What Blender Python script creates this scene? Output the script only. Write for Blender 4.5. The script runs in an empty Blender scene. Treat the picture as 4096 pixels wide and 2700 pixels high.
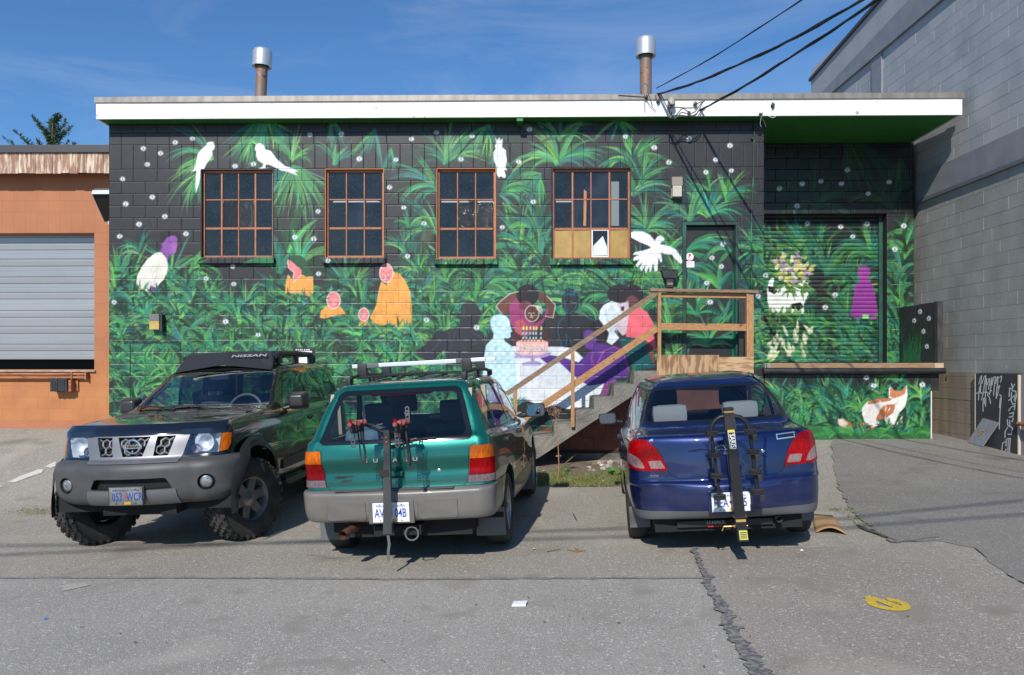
import bpy, bmesh, math, random
import numpy as np
from mathutils import Vector, Matrix
from mathutils.bvhtree import BVHTree

rnd = random.Random(7)
S = bpy.context.scene
COL = S.collection

# ------------------------------------------------------------------ camera
FPX, CX, HZ = 3070.0, 2048.0, 1453.0          # focal length, centre and horizon in photo pixels (4096 wide)
CH = 1.65                                      # camera height
cam_d = bpy.data.cameras.new('camera')
cam_d.sensor_width = 36.0
cam_d.lens = 36.0 * FPX / 4096.0
cam_d.shift_y = (HZ - 1350.0) / 4096.0
cam_d.clip_start = 0.1
cam_d.clip_end = 2000
cam = bpy.data.objects.new('camera', cam_d)
COL.objects.link(cam)
cam.location = (0, 0, CH)
cam.rotation_euler = (math.radians(90), 0, 0)
S.camera = cam

# ------------------------------------------------------------------ world and sun
SUN = Vector((0.27, 1.0, -0.77)).normalized()  # travel direction of the light
W = bpy.data.worlds.new('World')
S.world = W
W.use_nodes = True
nt = W.node_tree
nt.nodes.clear()
sky = nt.nodes.new('ShaderNodeTexSky')
sky.sky_type = 'NISHITA'
sky.sun_disc = False
sky.sun_elevation = math.asin(-SUN.z)
sky.sun_rotation = math.atan2(-SUN.x, -SUN.y)
sky.altitude = 0
sky.air_density = 1.0
sky.dust_density = 0.25
sky.ozone_density = 3.0
tcw = nt.nodes.new('ShaderNodeTexCoord')
mpw = nt.nodes.new('ShaderNodeMapping')
mpw.inputs['Scale'].default_value = (1.6, 1.2, 6.0)
mpw.inputs['Rotation'].default_value = (0.0, 0.35, 0.2)
mpw.inputs['Location'].default_value = (0.35, 0.1, 0.4)
nzw = nt.nodes.new('ShaderNodeTexNoise')
nzw.inputs['Scale'].default_value = 1.7
nzw.inputs['Detail'].default_value = 7
nzw.inputs['Roughness'].default_value = 0.62
nzw.inputs['Distortion'].default_value = 0.6
rpw = nt.nodes.new('ShaderNodeValToRGB')
rpw.color_ramp.elements[0].position = 0.50
rpw.color_ramp.elements[0].color = (0, 0, 0, 1)
rpw.color_ramp.elements[1].position = 0.95
rpw.color_ramp.elements[1].color = (0.30, 0.30, 0.30, 1)
tint = nt.nodes.new('ShaderNodeMix')
tint.data_type = 'RGBA'
tint.blend_type = 'MULTIPLY'
tint.inputs['Factor'].default_value = 1.0
tint.inputs['B'].default_value = (0.66, 1.02, 1.34, 1)
mxw = nt.nodes.new('ShaderNodeMix')
mxw.data_type = 'RGBA'
mxw.inputs['B'].default_value = (7.5, 8.0, 8.6, 1)
bgw = nt.nodes.new('ShaderNodeBackground')
bgw.inputs['Strength'].default_value = 0.1
otw = nt.nodes.new('ShaderNodeOutputWorld')
L = nt.links.new
L(tcw.outputs['Generated'], mpw.inputs['Vector'])
L(mpw.outputs['Vector'], nzw.inputs['Vector'])
L(nzw.outputs['Fac'], rpw.inputs['Fac'])
L(rpw.outputs['Color'], mxw.inputs['Factor'])
L(sky.outputs['Color'], tint.inputs['A'])
L(tint.outputs['Result'], mxw.inputs['A'])
L(mxw.outputs['Result'], bgw.inputs['Color'])
L(bgw.outputs['Background'], otw.inputs['Surface'])

sun_d = bpy.data.lights.new('sun', 'SUN')
sun_d.energy = 4.9
sun_d.angle = math.radians(0.53)
sun_d.color = (1.0, 0.95, 0.87)
sun = bpy.data.objects.new('sun', sun_d)
COL.objects.link(sun)
sun.rotation_euler = SUN.to_track_quat('-Z', 'Y').to_euler()
sun.location = (-5, -20, 18)

S.view_settings.view_transform = 'Standard'
S.view_settings.look = 'None'
S.view_settings.exposure = 0.0
S.view_settings.gamma = 1.0
S.view_settings.use_curve_mapping = False
S.render.engine = 'CYCLES'
S.cycles.max_bounces = 8
S.cycles.transparent_max_bounces = 12

# ------------------------------------------------------------------ geometry of the view (used to lay the place out)
D = 12.74                                      # distance of the painted wall
ROT = 0.0157                                   # the painted building stands a touch askew
ca, sa = math.cos(ROT), math.sin(ROT)


def P(u, v, y=0.0):
    """photo pixel -> (x, z) in the painted building's own frame on its plane at depth y"""
    dx, dz = (u - CX) / FPX, (HZ - v) / FPX
    t = (y + D * ca) / (dx * sa + ca)
    wx, wy = t * dx, t - D
    return wx * ca - wy * sa, CH + t * dz


def toworld(x, y, z):
    return (x * ca + y * sa, D - x * sa + y * ca, z)


def proj_np(x, y, z):
    wx, wy = x * ca + y * sa, D - x * sa + y * ca
    return CX + FPX * wx / wy, HZ - FPX * (z - CH) / wy


def gh(x, y):
    """height of the ground: the lot falls to the left and climbs towards the buildings"""
    t = min(1.0, max(0.0, (y - 8.9) / 4.3))
    base = -0.019 + 0.037 * max(-9.0, min(9.0, x))
    wall = float(np.interp(x, (-4.2, -1.6, 3.7, 4.9), (0.52, 0.05, 0.05, 0.42)))
    s = t * t * (2.2 - 1.2 * t)
    return base * (1 - s) + wall * s


def G(u, v):
    dx, dz = (u - CX) / FPX, (HZ - v) / FPX
    h = 0.0
    for _ in range(30):
        t = (h - CH) / dz
        h = 0.5 * h + 0.5 * gh(t * dx, t)
    t = (h - CH) / dz
    return t * dx, t


def UP(u, v, y):
    """photo pixel -> world point at world depth y"""
    return Vector((y * (u - CX) / FPX, y, CH + y * (HZ - v) / FPX))


# ------------------------------------------------------------------ helpers
def lin(c):
    return tuple(((x / 255.0) / 12.92 if x / 255.0 <= 0.04045 else ((x / 255.0 + 0.055) / 1.055) ** 2.4) for x in c)


MATS = {}


def mat(name, col=(0.5, 0.5, 0.5), rough=0.6, metal=0.0, col2=None, scale=4.0, stretch=(1, 1, 1), detail=6.0,
        lo=0.35, hi=0.65, bump=0.0, bscale=60.0, bstretch=None, attr=None, coat=0.0, spec=0.5, speck=None, rvar=0.0, obvar=0.0, grime=None):
    """one node material: base colour (or painted attribute), large noise towards col2, fine speckle, relief"""
    if name in MATS:
        return MATS[name]
    m = bpy.data.materials.new(name)
    m.use_nodes = True
    t = m.node_tree
    b = t.nodes['Principled BSDF']
    N, K = t.nodes.new, t.links.new
    b.inputs['Roughness'].default_value = rough
    b.inputs['Metallic'].default_value = metal
    b.inputs['Specular IOR Level'].default_value = spec
    b.inputs['Coat Weight'].default_value = coat
    b.inputs['Coat Roughness'].default_value = 0.03
    tc = N('ShaderNodeTexCoord')

    def noise(sc, st, det):
        mp = N('ShaderNodeMapping')
        mp.inputs['Scale'].default_value = st
        K(tc.outputs['Object'], mp.inputs['Vector'])
        n = N('ShaderNodeTexNoise')
        n.inputs['Scale'].default_value = sc
        n.inputs['Detail'].default_value = det
        K(mp.outputs['Vector'], n.inputs['Vector'])
        return n.outputs['Fac']

    def ramp(sock, a, c):
        r = N('ShaderNodeMapRange')
        r.inputs['From Min'].default_value = a
        r.inputs['From Max'].default_value = c
        K(sock, r.inputs['Value'])
        return r.outputs['Result']

    def mix(fac, A, B, mode='MIX'):
        x = N('ShaderNodeMix')
        x.data_type = 'RGBA'
        x.blend_type = mode
        for k, s in (('Factor', fac), ('A', A), ('B', B)):
            if hasattr(s, 'is_linked'):
                K(s, x.inputs[k])
            else:
                x.inputs[k].default_value = s if k == 'Factor' else (*s, 1)
        return x.outputs['Result']

    cur = col
    if attr:
        at = N('ShaderNodeAttribute')
        at.attribute_name = attr
        cur = at.outputs['Color']
    if col2 is not None:
        f = ramp(noise(scale, stretch, detail), lo, hi)
        cur = mix(f, cur, col2)
        if rvar:
            rr = N('ShaderNodeMapRange')
            rr.inputs['To Min'].default_value = rough
            rr.inputs['To Max'].default_value = min(1, rough + rvar)
            K(f, rr.inputs['Value'])
            K(rr.outputs['Result'], b.inputs['Roughness'])
    if speck:                                   # (colour, scale, lo, hi) several allowed
        for sc_col, sc, a, c in speck:
            cur = mix(ramp(noise(sc, (1, 1, 1), 2.0), a, c), cur, sc_col)
    if grime:                                   # road dust low on the body: (colour, z low, z high, amount)
        gc, g0, g1, ga = grime
        sp = N('ShaderNodeSeparateXYZ')
        K(tc.outputs['Object'], sp.inputs[0])
        hz = ramp(sp.outputs['Z'], g1, g0)
        nz = ramp(noise(5.0, (1, 1, 2.5), 7.0), .30, .75)
        ml = N('ShaderNodeMath')
        ml.operation = 'MULTIPLY'
        K(hz, ml.inputs[0])
        K(nz, ml.inputs[1])
        m2 = N('ShaderNodeMath')
        m2.operation = 'MULTIPLY_ADD'
        m2.inputs[1].default_value = ga
        m2.inputs[2].default_value = .0
        K(ml.outputs[0], m2.inputs[0])
        cur = mix(m2.outputs[0], cur, gc)
        rr = N('ShaderNodeMapRange')
        rr.inputs['To Min'].default_value = rough
        rr.inputs['To Max'].default_value = .85
        K(m2.outputs[0], rr.inputs['Value'])
        K(rr.outputs['Result'], b.inputs['Roughness'])
    if obvar:
        oi = N('ShaderNodeObjectInfo')
        r = N('ShaderNodeMapRange')
        r.inputs['To Min'].default_value = 1 - obvar
        r.inputs['To Max'].default_value = 1 + obvar
        K(oi.outputs['Random'], r.inputs['Value'])
        cm = N('ShaderNodeCombineColor')
        for ch in ('Red', 'Green', 'Blue'):
            K(r.outputs['Result'], cm.inputs[ch])
        cur = mix(1.0, cur, cm.outputs['Color'], 'MULTIPLY')
    if hasattr(cur, 'is_linked'):
        K(cur, b.inputs['Base Color'])
    else:
        b.inputs['Base Color'].default_value = (*cur, 1)
    if bump:
        bp = N('ShaderNodeBump')
        bp.inputs['Strength'].default_value = min(1.0, bump)
        bp.inputs['Distance'].default_value = 0.01 * max(1.0, bump)
        K(noise(bscale, bstretch or (1, 1, 1), 5.0), bp.inputs['Height'])
        K(bp.outputs['Normal'], b.inputs['Normal'])
    MATS[name] = m
    return m


def glass(name, tint=(0.3, 0.34, 0.34), refl=0.10, rough=0.02, solid=0.0, solid_col=(0.02, 0.02, 0.02)):
    """thin pane: tinted see-through with fresnel reflection"""
    if name in MATS:
        return MATS[name]
    m = bpy.data.materials.new(name)
    m.use_nodes = True
    t = m.node_tree
    t.nodes.clear()
    N, K = t.nodes.new, t.links.new
    tr = N('ShaderNodeBsdfTransparent')
    tr.inputs['Color'].default_value = (*tint, 1)
    gl = N('ShaderNodeBsdfGlossy')
    gl.inputs['Roughness'].default_value = rough
    gl.inputs['Color'].default_value = (0.9, 0.95, 1.0, 1)
    fr = N('ShaderNodeLayerWeight')
    fr.inputs['Blend'].default_value = 0.5
    pw = N('ShaderNodeMath')
    pw.operation = 'POWER'
    pw.inputs[1].default_value = 3.6
    K(fr.outputs['Facing'], pw.inputs[0])
    mr = N('ShaderNodeMapRange')
    mr.inputs['To Min'].default_value = refl
    mr.inputs['To Max'].default_value = 0.9
    K(pw.outputs[0], mr.inputs['Value'])
    mx = N('ShaderNodeMixShader')
    K(mr.outputs['Result'], mx.inputs['Fac'])
    src = tr.outputs[0]
    if solid:
        df = N('ShaderNodeBsdfDiffuse')
        df.inputs['Color'].default_value = (*solid_col, 1)
        m2 = N('ShaderNodeMixShader')
        m2.inputs['Fac'].default_value = solid
        K(tr.outputs[0], m2.inputs[1])
        K(df.outputs[0], m2.inputs[2])
        src = m2.outputs[0]
    K(src, mx.inputs[1])
    K(gl.outputs[0], mx.inputs[2])
    o = N('ShaderNodeOutputMaterial')
    K(mx.outputs[0], o.inputs['Surface'])
    MATS[name] = m
    return m


def link(o, parent=None):
    COL.objects.link(o)
    if parent is not None:
        o.parent = parent
    return o


def tag(o, label=None, cat=None, group=None, kind=None):
    if label:
        o['label'] = label
    if cat:
        o['category'] = cat
    if group:
        o['group'] = group
    if kind:
        o['kind'] = kind
    return o


def empty(name, loc=(0, 0, 0), rz=0.0):
    o = bpy.data.objects.new(name, None)
    o.empty_display_size = 0.2
    COL.objects.link(o)
    o.location = loc
    o.rotation_euler = (0, 0, rz)
    return o


class MB:
    """collects geometry, builds ONE mesh object"""

    def __init__(s):
        s.v, s.f = [], []

    def add(s, vs, fs):
        n = len(s.v)
        s.v.extend([tuple(p) for p in vs])
        s.f.extend([tuple(i + n for i in f) for f in fs])
        return s

    def box(s, x0, x1, y0, y1, z0, z1, bev=0.0):
        if x0 > x1: x0, x1 = x1, x0
        if y0 > y1: y0, y1 = y1, y0
        if z0 > z1: z0, z1 = z1, z0
        if bev <= 0:
            return s.add([(x0, y0, z0), (x1, y0, z0), (x1, y1, z0), (x0, y1, z0), (x0, y0, z1), (x1, y0, z1), (x1, y1, z1), (x0, y1, z1)],
                         [(0, 3, 2, 1), (4, 5, 6, 7), (0, 1, 5, 4), (1, 2, 6, 5), (2, 3, 7, 6), (3, 0, 4, 7)])
        bm = bmesh.new()
        bmesh.ops.create_cube(bm, size=1)
        for v in bm.verts:
            v.co = ((x0 + x1) / 2 + v.co.x * (x1 - x0), (y0 + y1) / 2 + v.co.y * (y1 - y0), (z0 + z1) / 2 + v.co.z * (z1 - z0))
        bmesh.ops.bevel(bm, geom=bm.edges[:], offset=bev, segments=2, profile=0.7, affect='EDGES')
        return s.bm(bm)

    def bm(s, b):
        b.verts.index_update()
        s.add([v.co[:] for v in b.verts], [[v.index for v in f.verts] for f in b.faces])
        b.free()
        return s

    def prism(s, pts, a, b, axis='y'):
        """polygon pts extruded from a to b along axis; pts are the other two coords in order"""
        n = len(pts)

        def q(p, w):
            return {'x': (w, p[0], p[1]), 'y': (p[0], w, p[1]), 'z': (p[0], p[1], w)}[axis]
        vs = [q(p, a) for p in pts] + [q(p, b) for p in pts]
        fs = [tuple(range(n)), tuple(range(2 * n - 1, n - 1, -1))]
        fs += [(i, i + n, (i + 1) % n + n, (i + 1) % n) for i in range(n)]
        return s.add(vs, fs)

    def beam(s, p, q, w, h, up=(0, 0, 1)):
        p, q = Vector(p), Vector(q)
        d = (q - p).normalized()
        r = d.cross(Vector(up))
        if r.length < 1e-4:
            r = Vector((1, 0, 0))
        r = r.normalized() * (w / 2)
        t = r.cross(d).normalized() * (h / 2)
        vs = [p - r - t, p + r - t, p + r + t, p - r + t, q - r - t, q + r - t, q + r + t, q - r + t]
        return s.add(vs, [(0, 1, 2, 3), (7, 6, 5, 4), (0, 4, 5, 1), (1, 5, 6, 2), (2, 6, 7, 3), (3, 7, 4, 0)])

    def tube(s, path, r, n=8, cap=True, closed=False):
        path = [Vector(p) for p in path]
        m = len(path)
        rs = r if isinstance(r, (list, tuple)) else [r] * m
        ref = None
        rings = []
        for i in range(m):
            a = path[i - 1] if (i > 0 or closed) else path[i]
            b = path[(i + 1) % m] if (i < m - 1 or closed) else path[i]
            d = (b - a).normalized()
            if ref is None:
                ref = d.orthogonal().normalized()
            ref = (ref - d * ref.dot(d))
            ref = ref.normalized() if ref.length > 1e-6 else d.orthogonal().normalized()
            w = d.cross(ref)
            rings.append([path[i] + (ref * math.cos(2 * math.pi * k / n) + w * math.sin(2 * math.pi * k / n)) * rs[i] for k in range(n)])
        vs = [p for rg in rings for p in rg]
        fs = []
        for i in range(m if closed else m - 1):
            j = (i + 1) % m
            for k in range(n):
                k2 = (k + 1) % n
                fs.append((i * n + k, i * n + k2, j * n + k2, j * n + k))
        if cap and not closed:
            fs.append(tuple(range(n - 1, -1, -1)))
            fs.append(tuple(range((m - 1) * n, m * n)))
        return s.add(vs, fs)

    def lathe(s, prof, c=(0, 0, 0), n=24, axis='z', cap=True):
        """prof: (radius, height) pairs about an axis through c"""
        vs, fs = [], []
        for (r, h) in prof:
            for k in range(n):
                a = 2 * math.pi * k / n
                x, y = r * math.cos(a), r * math.sin(a)
                p = {'z': (x, y, h), 'y': (x, h, y), 'x': (h, x, y)}[axis]
                vs.append((c[0] + p[0], c[1] + p[1], c[2] + p[2]))
        m = len(prof)
        for i in range(m - 1):
            for k in range(n):
                k2 = (k + 1) % n
                fs.append((i * n + k, i * n + k2, (i + 1) * n + k2, (i + 1) * n + k))
        if cap:
            fs.append(tuple(range(n - 1, -1, -1)))
            fs.append(tuple(range((m - 1) * n, m * n)))
        return s.add(vs, fs)

    def xform(s, M):
        s.v = [tuple(M @ Vector(p)) for p in s.v]
        return s

    def mesh(s, name, material, smooth=False):
        me = bpy.data.meshes.new(name)
        me.from_pydata(s.v, [], s.f)
        if material:
            me.materials.append(material)
        if smooth:
            me.polygons.foreach_set('use_smooth', [True] * len(me.polygons))
            try:
                me.set_sharp_from_angle(angle=math.radians(38))
            except Exception:
                pass
        me.update()
        return me

    def build(s, name, material, parent=None, smooth=False, fix=True):
        me = s.mesh(name, material, smooth)
        if fix:
            b = bmesh.new()
            b.from_mesh(me)
            bmesh.ops.recalc_face_normals(b, faces=b.faces[:])
            b.to_mesh(me)
            b.free()
        return link(bpy.data.objects.new(name, me), parent)


def text_obj(name, body, size, M, material, parent=None, ext=0.0, align='CENTER', sx=1.0, bold=0.0, shear=0.0):
    """flat lettering as mesh; M places the text plane (x right, y up, z out)"""
    cu = bpy.data.curves.new('text', 'FONT')
    cu.body = body
    cu.size = size
    cu.align_x = align
    cu.align_y = 'CENTER'
    cu.extrude = ext
    cu.offset = bold
    cu.shear = shear
    cu.resolution_u = 3
    ob = bpy.data.objects.new('text', cu)
    COL.objects.link(ob)
    dg = bpy.context.evaluated_depsgraph_get()
    me = bpy.data.meshes.new_from_object(ob.evaluated_get(dg))
    bpy.data.objects.remove(ob)
    bpy.data.curves.remove(cu)
    me.name = name
    me.transform(M @ Matrix.Diagonal((sx, 1, 1, 1)))
    me.materials.clear()
    me.materials.append(material)
    return link(bpy.data.objects.new(name, me), parent)


def frame(o, x, y):
    """matrix with origin o, x axis, y axis (text up), z = x cross y"""
    x, y = Vector(x).normalized(), Vector(y).normalized()
    z = x.cross(y)
    return Matrix(((x.x, y.x, z.x, o[0]), (x.y, y.y, z.y, o[1]), (x.z, y.z, z.z, o[2]), (0, 0, 0, 1)))

# ------------------------------------------------------------------ the mural: painted in code, carried by the wall pieces as their paint
U0, V0, CW, CHT = 400, 440, 3400, 1340
CV = np.empty((CHT, CW, 3), np.float32)
CV[:] = (47, 44, 47)
mr = random.Random(11)


def fill(pts, col, alpha=1.0):
    p = np.asarray(pts, np.float32) - np.array((U0, V0), np.float32)
    x0, y0 = np.maximum(np.floor(p.min(0)).astype(int), 0)
    x1 = min(CW, int(math.ceil(p[:, 0].max())) + 1)
    y1 = min(CHT, int(math.ceil(p[:, 1].max())) + 1)
    if x1 <= x0 or y1 <= y0:
        return
    X = np.arange(x0, x1, dtype=np.float32)[None, :] + 0.5
    Y = np.arange(y0, y1, dtype=np.float32)[:, None] + 0.5
    m = np.zeros((y1 - y0, x1 - x0), bool)
    q = np.roll(p, -1, 0)
    for (ax, ay), (bx, by) in zip(p, q):
        if ay == by:
            continue
        m ^= ((ay <= Y) != (by <= Y)) & (X < ax + (Y - ay) * ((bx - ax) / (by - ay)))
    reg = CV[y0:y1, x0:x1]
    if alpha >= 1:
        reg[m] = col
    else:
        reg[m] = reg[m] * (1 - alpha) + np.array(col, np.float32) * alpha


def ell(cx, cy, rx, ry, col, rot=0.0, n=22, alpha=1.0):
    c, s = math.cos(rot), math.sin(rot)
    fill([(cx + rx * math.cos(t) * c - ry * math.sin(t) * s, cy + rx * math.cos(t) * s + ry * math.sin(t) * c)
          for t in [2 * math.pi * k / n for k in range(n)]], col, alpha)


def line(pts, w, col, alpha=1.0):
    for (ax, ay), (bx, by) in zip(pts, pts[1:]):
        d = math.hypot(bx - ax, by - ay) or 1
        nx, ny = -(by - ay) / d * w / 2, (bx - ax) / d * w / 2
        ex, ey = (bx - ax) / d * w * .3, (by - ay) / d * w * .3
        fill([(ax + nx - ex, ay + ny - ey), (bx + nx + ex, by + ny + ey), (bx - nx + ex, by - ny + ey), (ax - nx - ex, ay - ny - ey)], col, alpha)


def Zm(ox, oy, k):
    return lambda pts: [(ox + x / k, oy + y / k) for x, y in pts]


R4, R5, RB, R6, RC, RF = Zm(400, 400, 1.7425), Zm(1500, 400, 1.7425), Zm(1600, 1000, 1.96), Zm(2500, 700, 1.4257), Zm(400, 1100, 1.83), Zm(3000, 1300, 1.96)

GR = [(28, 62, 46), (34, 84, 60), (44, 108, 70), (30, 96, 84), (60, 128, 74), (44, 116, 92), (78, 140, 72), (34, 76, 68), (32, 82, 56), (40, 70, 48)]
HI = [(112, 166, 78), (140, 184, 84), (84, 156, 110), (160, 194, 100), (100, 152, 74), (66, 160, 126), (74, 140, 84)]


DIM = [1.0]


def jit(c, j=14):
    k = mr.uniform(-j, j)
    return tuple(min(255, max(0, (x + k + mr.uniform(-6, 6)) * DIM[0])) for x in c)


def blade(x, y, ang, ln, wd, curve, col, hi=None, n=7, al=.95):
    a = math.radians(ang)
    cu = math.radians(curve)
    sp = [(x, y)]
    for i in range(n):
        t = (i + .5) / n
        aa = a + cu * t
        sp.append((sp[-1][0] + math.cos(aa) * ln / n, sp[-1][1] - math.sin(aa) * ln / n))
    Lf, Rt, M = [], [], []
    for i, (px, py) in enumerate(sp):
        t = i / n
        aa = a + cu * t
        w = wd * (math.sin(math.pi * min(1, 0.12 + 0.88 * t) ** .8) + .08) * .5
        nx, ny = math.sin(aa) * w, math.cos(aa) * w
        Lf.append((px + nx, py + ny))
        Rt.append((px - nx, py - ny))
        M.append((px + nx * .15, py + ny * .15))
    fill(Lf + Rt[::-1], col, al)
    if hi:
        k0, k1 = (1, n) if mr.random() < .6 else (2, n + 1)
        side = Lf if mr.random() < .5 else Rt
        mid = [((m[0] * .5 + s[0] * .5), (m[1] * .5 + s[1] * .5)) for m, s in zip(M, side)]
        fill(M[k0:k1] + mid[k0:k1][::-1], hi, .95)


def plant(u, v, ln, a0, a1, n, wd=None, bright=.5, droop=None, base=0):
    """blades fanning out of one point, arching over to their side"""
    n = int(n * 1.5)
    order = list(range(n))
    mr.shuffle(order)
    w0 = wd or ln * .13
    for q, i in enumerate(order):
        ang = a0 + (a1 - a0) * (i + mr.uniform(.1, .9)) / n
        l = ln * mr.uniform(.6, 1.18)
        side = math.cos(math.radians(ang))
        if math.sin(math.radians(ang)) > -.2:
            if droop is None:
                ang = 90 + (ang - 90) * .82
            cu = -side * (droop if droop is not None else 115) * mr.uniform(.6, 1.3) + mr.uniform(-14, 14)
        else:
            cu = mr.uniform(-24, 24) - side * 28
        late = q > n * .5
        c = jit(mr.choice(GR[2:7] if late else GR))
        c = tuple(x * (1.08 if late else .68) for x in c)
        x0, y0 = u + mr.uniform(-8, 8) + base * mr.uniform(-1, 1), v + mr.uniform(-8, 8)
        # one leaf = a dark body and two or three loose brush lines along it
        blade(x0, y0, ang, l, w0 * mr.uniform(.4, .8), cu, c, None, 7, mr.uniform(.75, .95))
        for k in range(mr.choice((2, 2, 3)) if late else 1):
            if late and mr.random() < bright * .5:
                h = jit(mr.choice(HI))
            else:
                h = tuple(x * mr.uniform(.9, 1.35) for x in c)
            blade(x0 + mr.uniform(-4, 4), y0 + mr.uniform(-4, 4), ang + mr.uniform(-7, 7), l * mr.uniform(.65, 1.05), mr.uniform(3.6, 6.8), cu + mr.uniform(-14, 14), h, None, 6, mr.uniform(.75, 1.0))


def frond(u, v, ang, ln, curve, n=12, lw=.42, bright=.5):
    """a palm frond: a spine carrying leaflets"""
    a, x, y = math.radians(ang), u, v
    c = jit(mr.choice(GR))
    for i in range(n):
        t = (i + .5) / n
        aa = a + math.radians(curve) * t
        x += math.cos(aa) * ln / n
        y -= math.sin(aa) * ln / n
        l = ln * lw * (1 - .55 * t) * mr.uniform(.8, 1.1)
        for s in (-1, 1):
            d = math.degrees(aa) + s * mr.uniform(38, 62)
            blade(x, y, d, l, max(3.5, l * .14), -math.cos(math.radians(d)) * 40, jit(mr.choice((c, mr.choice(GR)))), jit(mr.choice(HI)) if mr.random() < bright else None, 5)


# -- foliage, far to near
fill([(400, 440), (3060, 440), (3060, 520), (400, 520)], (40, 38, 41))
DIM[0] = 1.0
for a in [(1060, 470, 215, 205, 338, 26, 13, .15), (1000, 560, 130, 205, 330, 12, 10, .3), (845, 640, 190, 118, 215, 13, 15, .3), (800, 690, 175, 205, 300, 14, 16, .35), (1165, 640, 150, 25, 160, 10, 15, .3),
          (1175, 665, 235, 195, 345, 26, 17, .4), (1340, 655, 140, 45, 140, 8, 20, .2), (1330, 490, 120, 225, 320, 7, 15, .1), (1500, 520, 150, 215, 290, 7, 16, .15), (1560, 600, 120, 230, 300, 5, 14, .1),
          (1781, 650, 205, 18, 165, 17, 18, .6), (1950, 500, 190, 205, 345, 12, 16, .3), (1985, 600, 120, 230, 330, 7, 12, .2), (2235, 655, 215, 14, 166, 24, 19, .6), (2240, 560, 160, 20, 160, 9, 15, .3), (2527, 655, 185, 15, 170, 18, 19, .7), (2470, 480, 120, 200, 340, 8, 12, .15),
          (2160, 700, 150, 165, 290, 14, 16, .45), (2005, 775, 165, -40, 85, 14, 17, .55), (2020, 820, 120, 270, 360, 7, 15, .3), (2535, 780, 190, 20, 110, 12, 22, .6), (2560, 735, 160, 40, 120, 9, 26, .7),
          (1745, 760, 200, 100, 178, 13, 18, .4), (1740, 930, 210, 98, 180, 14, 17, .45), (1640, 905, 100, 25, 160, 8, 14, .3), (1735, 1010, 150, 120, 215, 9, 16, .4), (1620, 1010, 110, 30, 150, 9, 14, .3),
          (2090, 1000, 185, 12, 172, 18, 20, .5), (2150, 930, 160, 40, 140, 8, 34, .4), (2165, 1030, 150, 60, 175, 10, 22, .45), (2585, 925, 180, 12, 168, 18, 20, .75), (2680, 1010, 130, 20, 160, 9, 18, .5),
          (2837, 862, 190, 12, 168, 20, 20, .7), (2760, 880, 150, 60, 160, 9, 16, .5), (2905, 800, 120, 20, 120, 8, 26, .6), (2840, 760, 100, 60, 150, 5, 14, .2)]:
    plant(a[0], a[1], a[2], a[3], a[4], a[5], a[6], a[7])
DIM[0] = 1.0
# trunks
fill(R5([(330, 900), (410, 880), (395, 960), (330, 1180), (270, 1190), (300, 1050)]), (62, 74, 58))
fill(R5([(340, 900), (360, 900), (330, 1080), (300, 1180), (285, 1180), (320, 1020)]), (78, 100, 60), .7)
# band of palms behind the figures
for u in range(1700, 2760, 62):
    plant(u + mr.uniform(-20, 20), 1130 + mr.uniform(-30, 40), 165, 8, 172, 13, 18, .55)
for u in range(1680, 2760, 70):
    plant(u + mr.uniform(-25, 25), 1215 + mr.uniform(-25, 40), 150, 5, 175, 12, 17, .5)
for u in range(1640, 1990, 55):
    plant(u + mr.uniform(-20, 20), 1310 + mr.uniform(-30, 40), 140, 5, 175, 12, 15, .5)
for f in [(1660, 1220, 20, 120, -50), (1670, 1330, 10, 130, -30), (1980, 1180, 100, 130, 60), (1890, 1250, 240, 170, 20), (1840, 1330, 250, 150, 10), (1760, 1100, 150, 150, 50), (1800, 1090, 35, 160, -70)]:
    frond(*f)
# the low jungle on the left, row by row
TOPV = [(400, 1010), (520, 965), (600, 985), (720, 985), (800, 1120), (900, 1150), (1010, 1150), (1090, 1090), (1180, 1100), (1270, 1160), (1400, 1090), (1480, 1160), (1640, 1110), (1800, 1050), (2000, 1100)]


def topv(u):
    return float(np.interp(u, [p[0] for p in TOPV], [p[1] for p in TOPV]))


for a in [(520, 1130, 170, 20, 170, 15, 20, .3), (470, 1110, 150, 60, 170, 9, 26, .25), (690, 1100, 170, 40, 175, 15, 17, .5), (760, 1090, 150, -20, 70, 8, 16, .4), (1120, 1090, 190, 60, 150, 9, 34, .3), (1150, 1010, 190, 50, 120, 3, 44, .35),
          (1200, 1050, 170, 20, 110, 6, 36, .3), (1380, 1160, 150, 20, 160, 12, 22, .5), (1420, 1180, 140, 20, 150, 10, 20, .4), (560, 1010, 100, 50, 150, 7, 18, .2), (1670, 1090, 130, 60, 150, 9, 10, .7)]:
    plant(*a)
v = 1130
while v < 1760:
    u = 410
    while u < 1960:
        uu, vv = u + mr.uniform(-26, 26), v + mr.uniform(-20, 20)
        if vv > topv(uu) + 55 and not (850 < uu < 1010 and 1255 < vv < 1330 and mr.random() < .6) and mr.random() < .88:
            br = .25 + .5 * (vv - 1100) / 600 + mr.uniform(-.2, .2)
            k = mr.random()
            if k < .12:
                frond(uu, vv, mr.uniform(50, 130), mr.uniform(90, 140), mr.uniform(-40, 40), 9, .45, .5)
            else:
                plant(uu, vv, mr.uniform(70, 130), mr.uniform(0, 25), mr.uniform(150, 182), mr.randint(8, 11), mr.uniform(15, 26), br)
        u += 60
    v += 46
# pale outlined leaves on the hatch in the wall
for i in range(26):
    blade(mr.uniform(540, 700), mr.uniform(1420, 1640), mr.uniform(20, 160), mr.uniform(50, 90), mr.uniform(10, 16), mr.uniform(-60, 60), jit((46, 130, 70)), (150, 196, 120))
line([(522, 1640), (522, 1372), (722, 1372), (722, 1560)], 5, (16, 40, 24))
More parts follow.
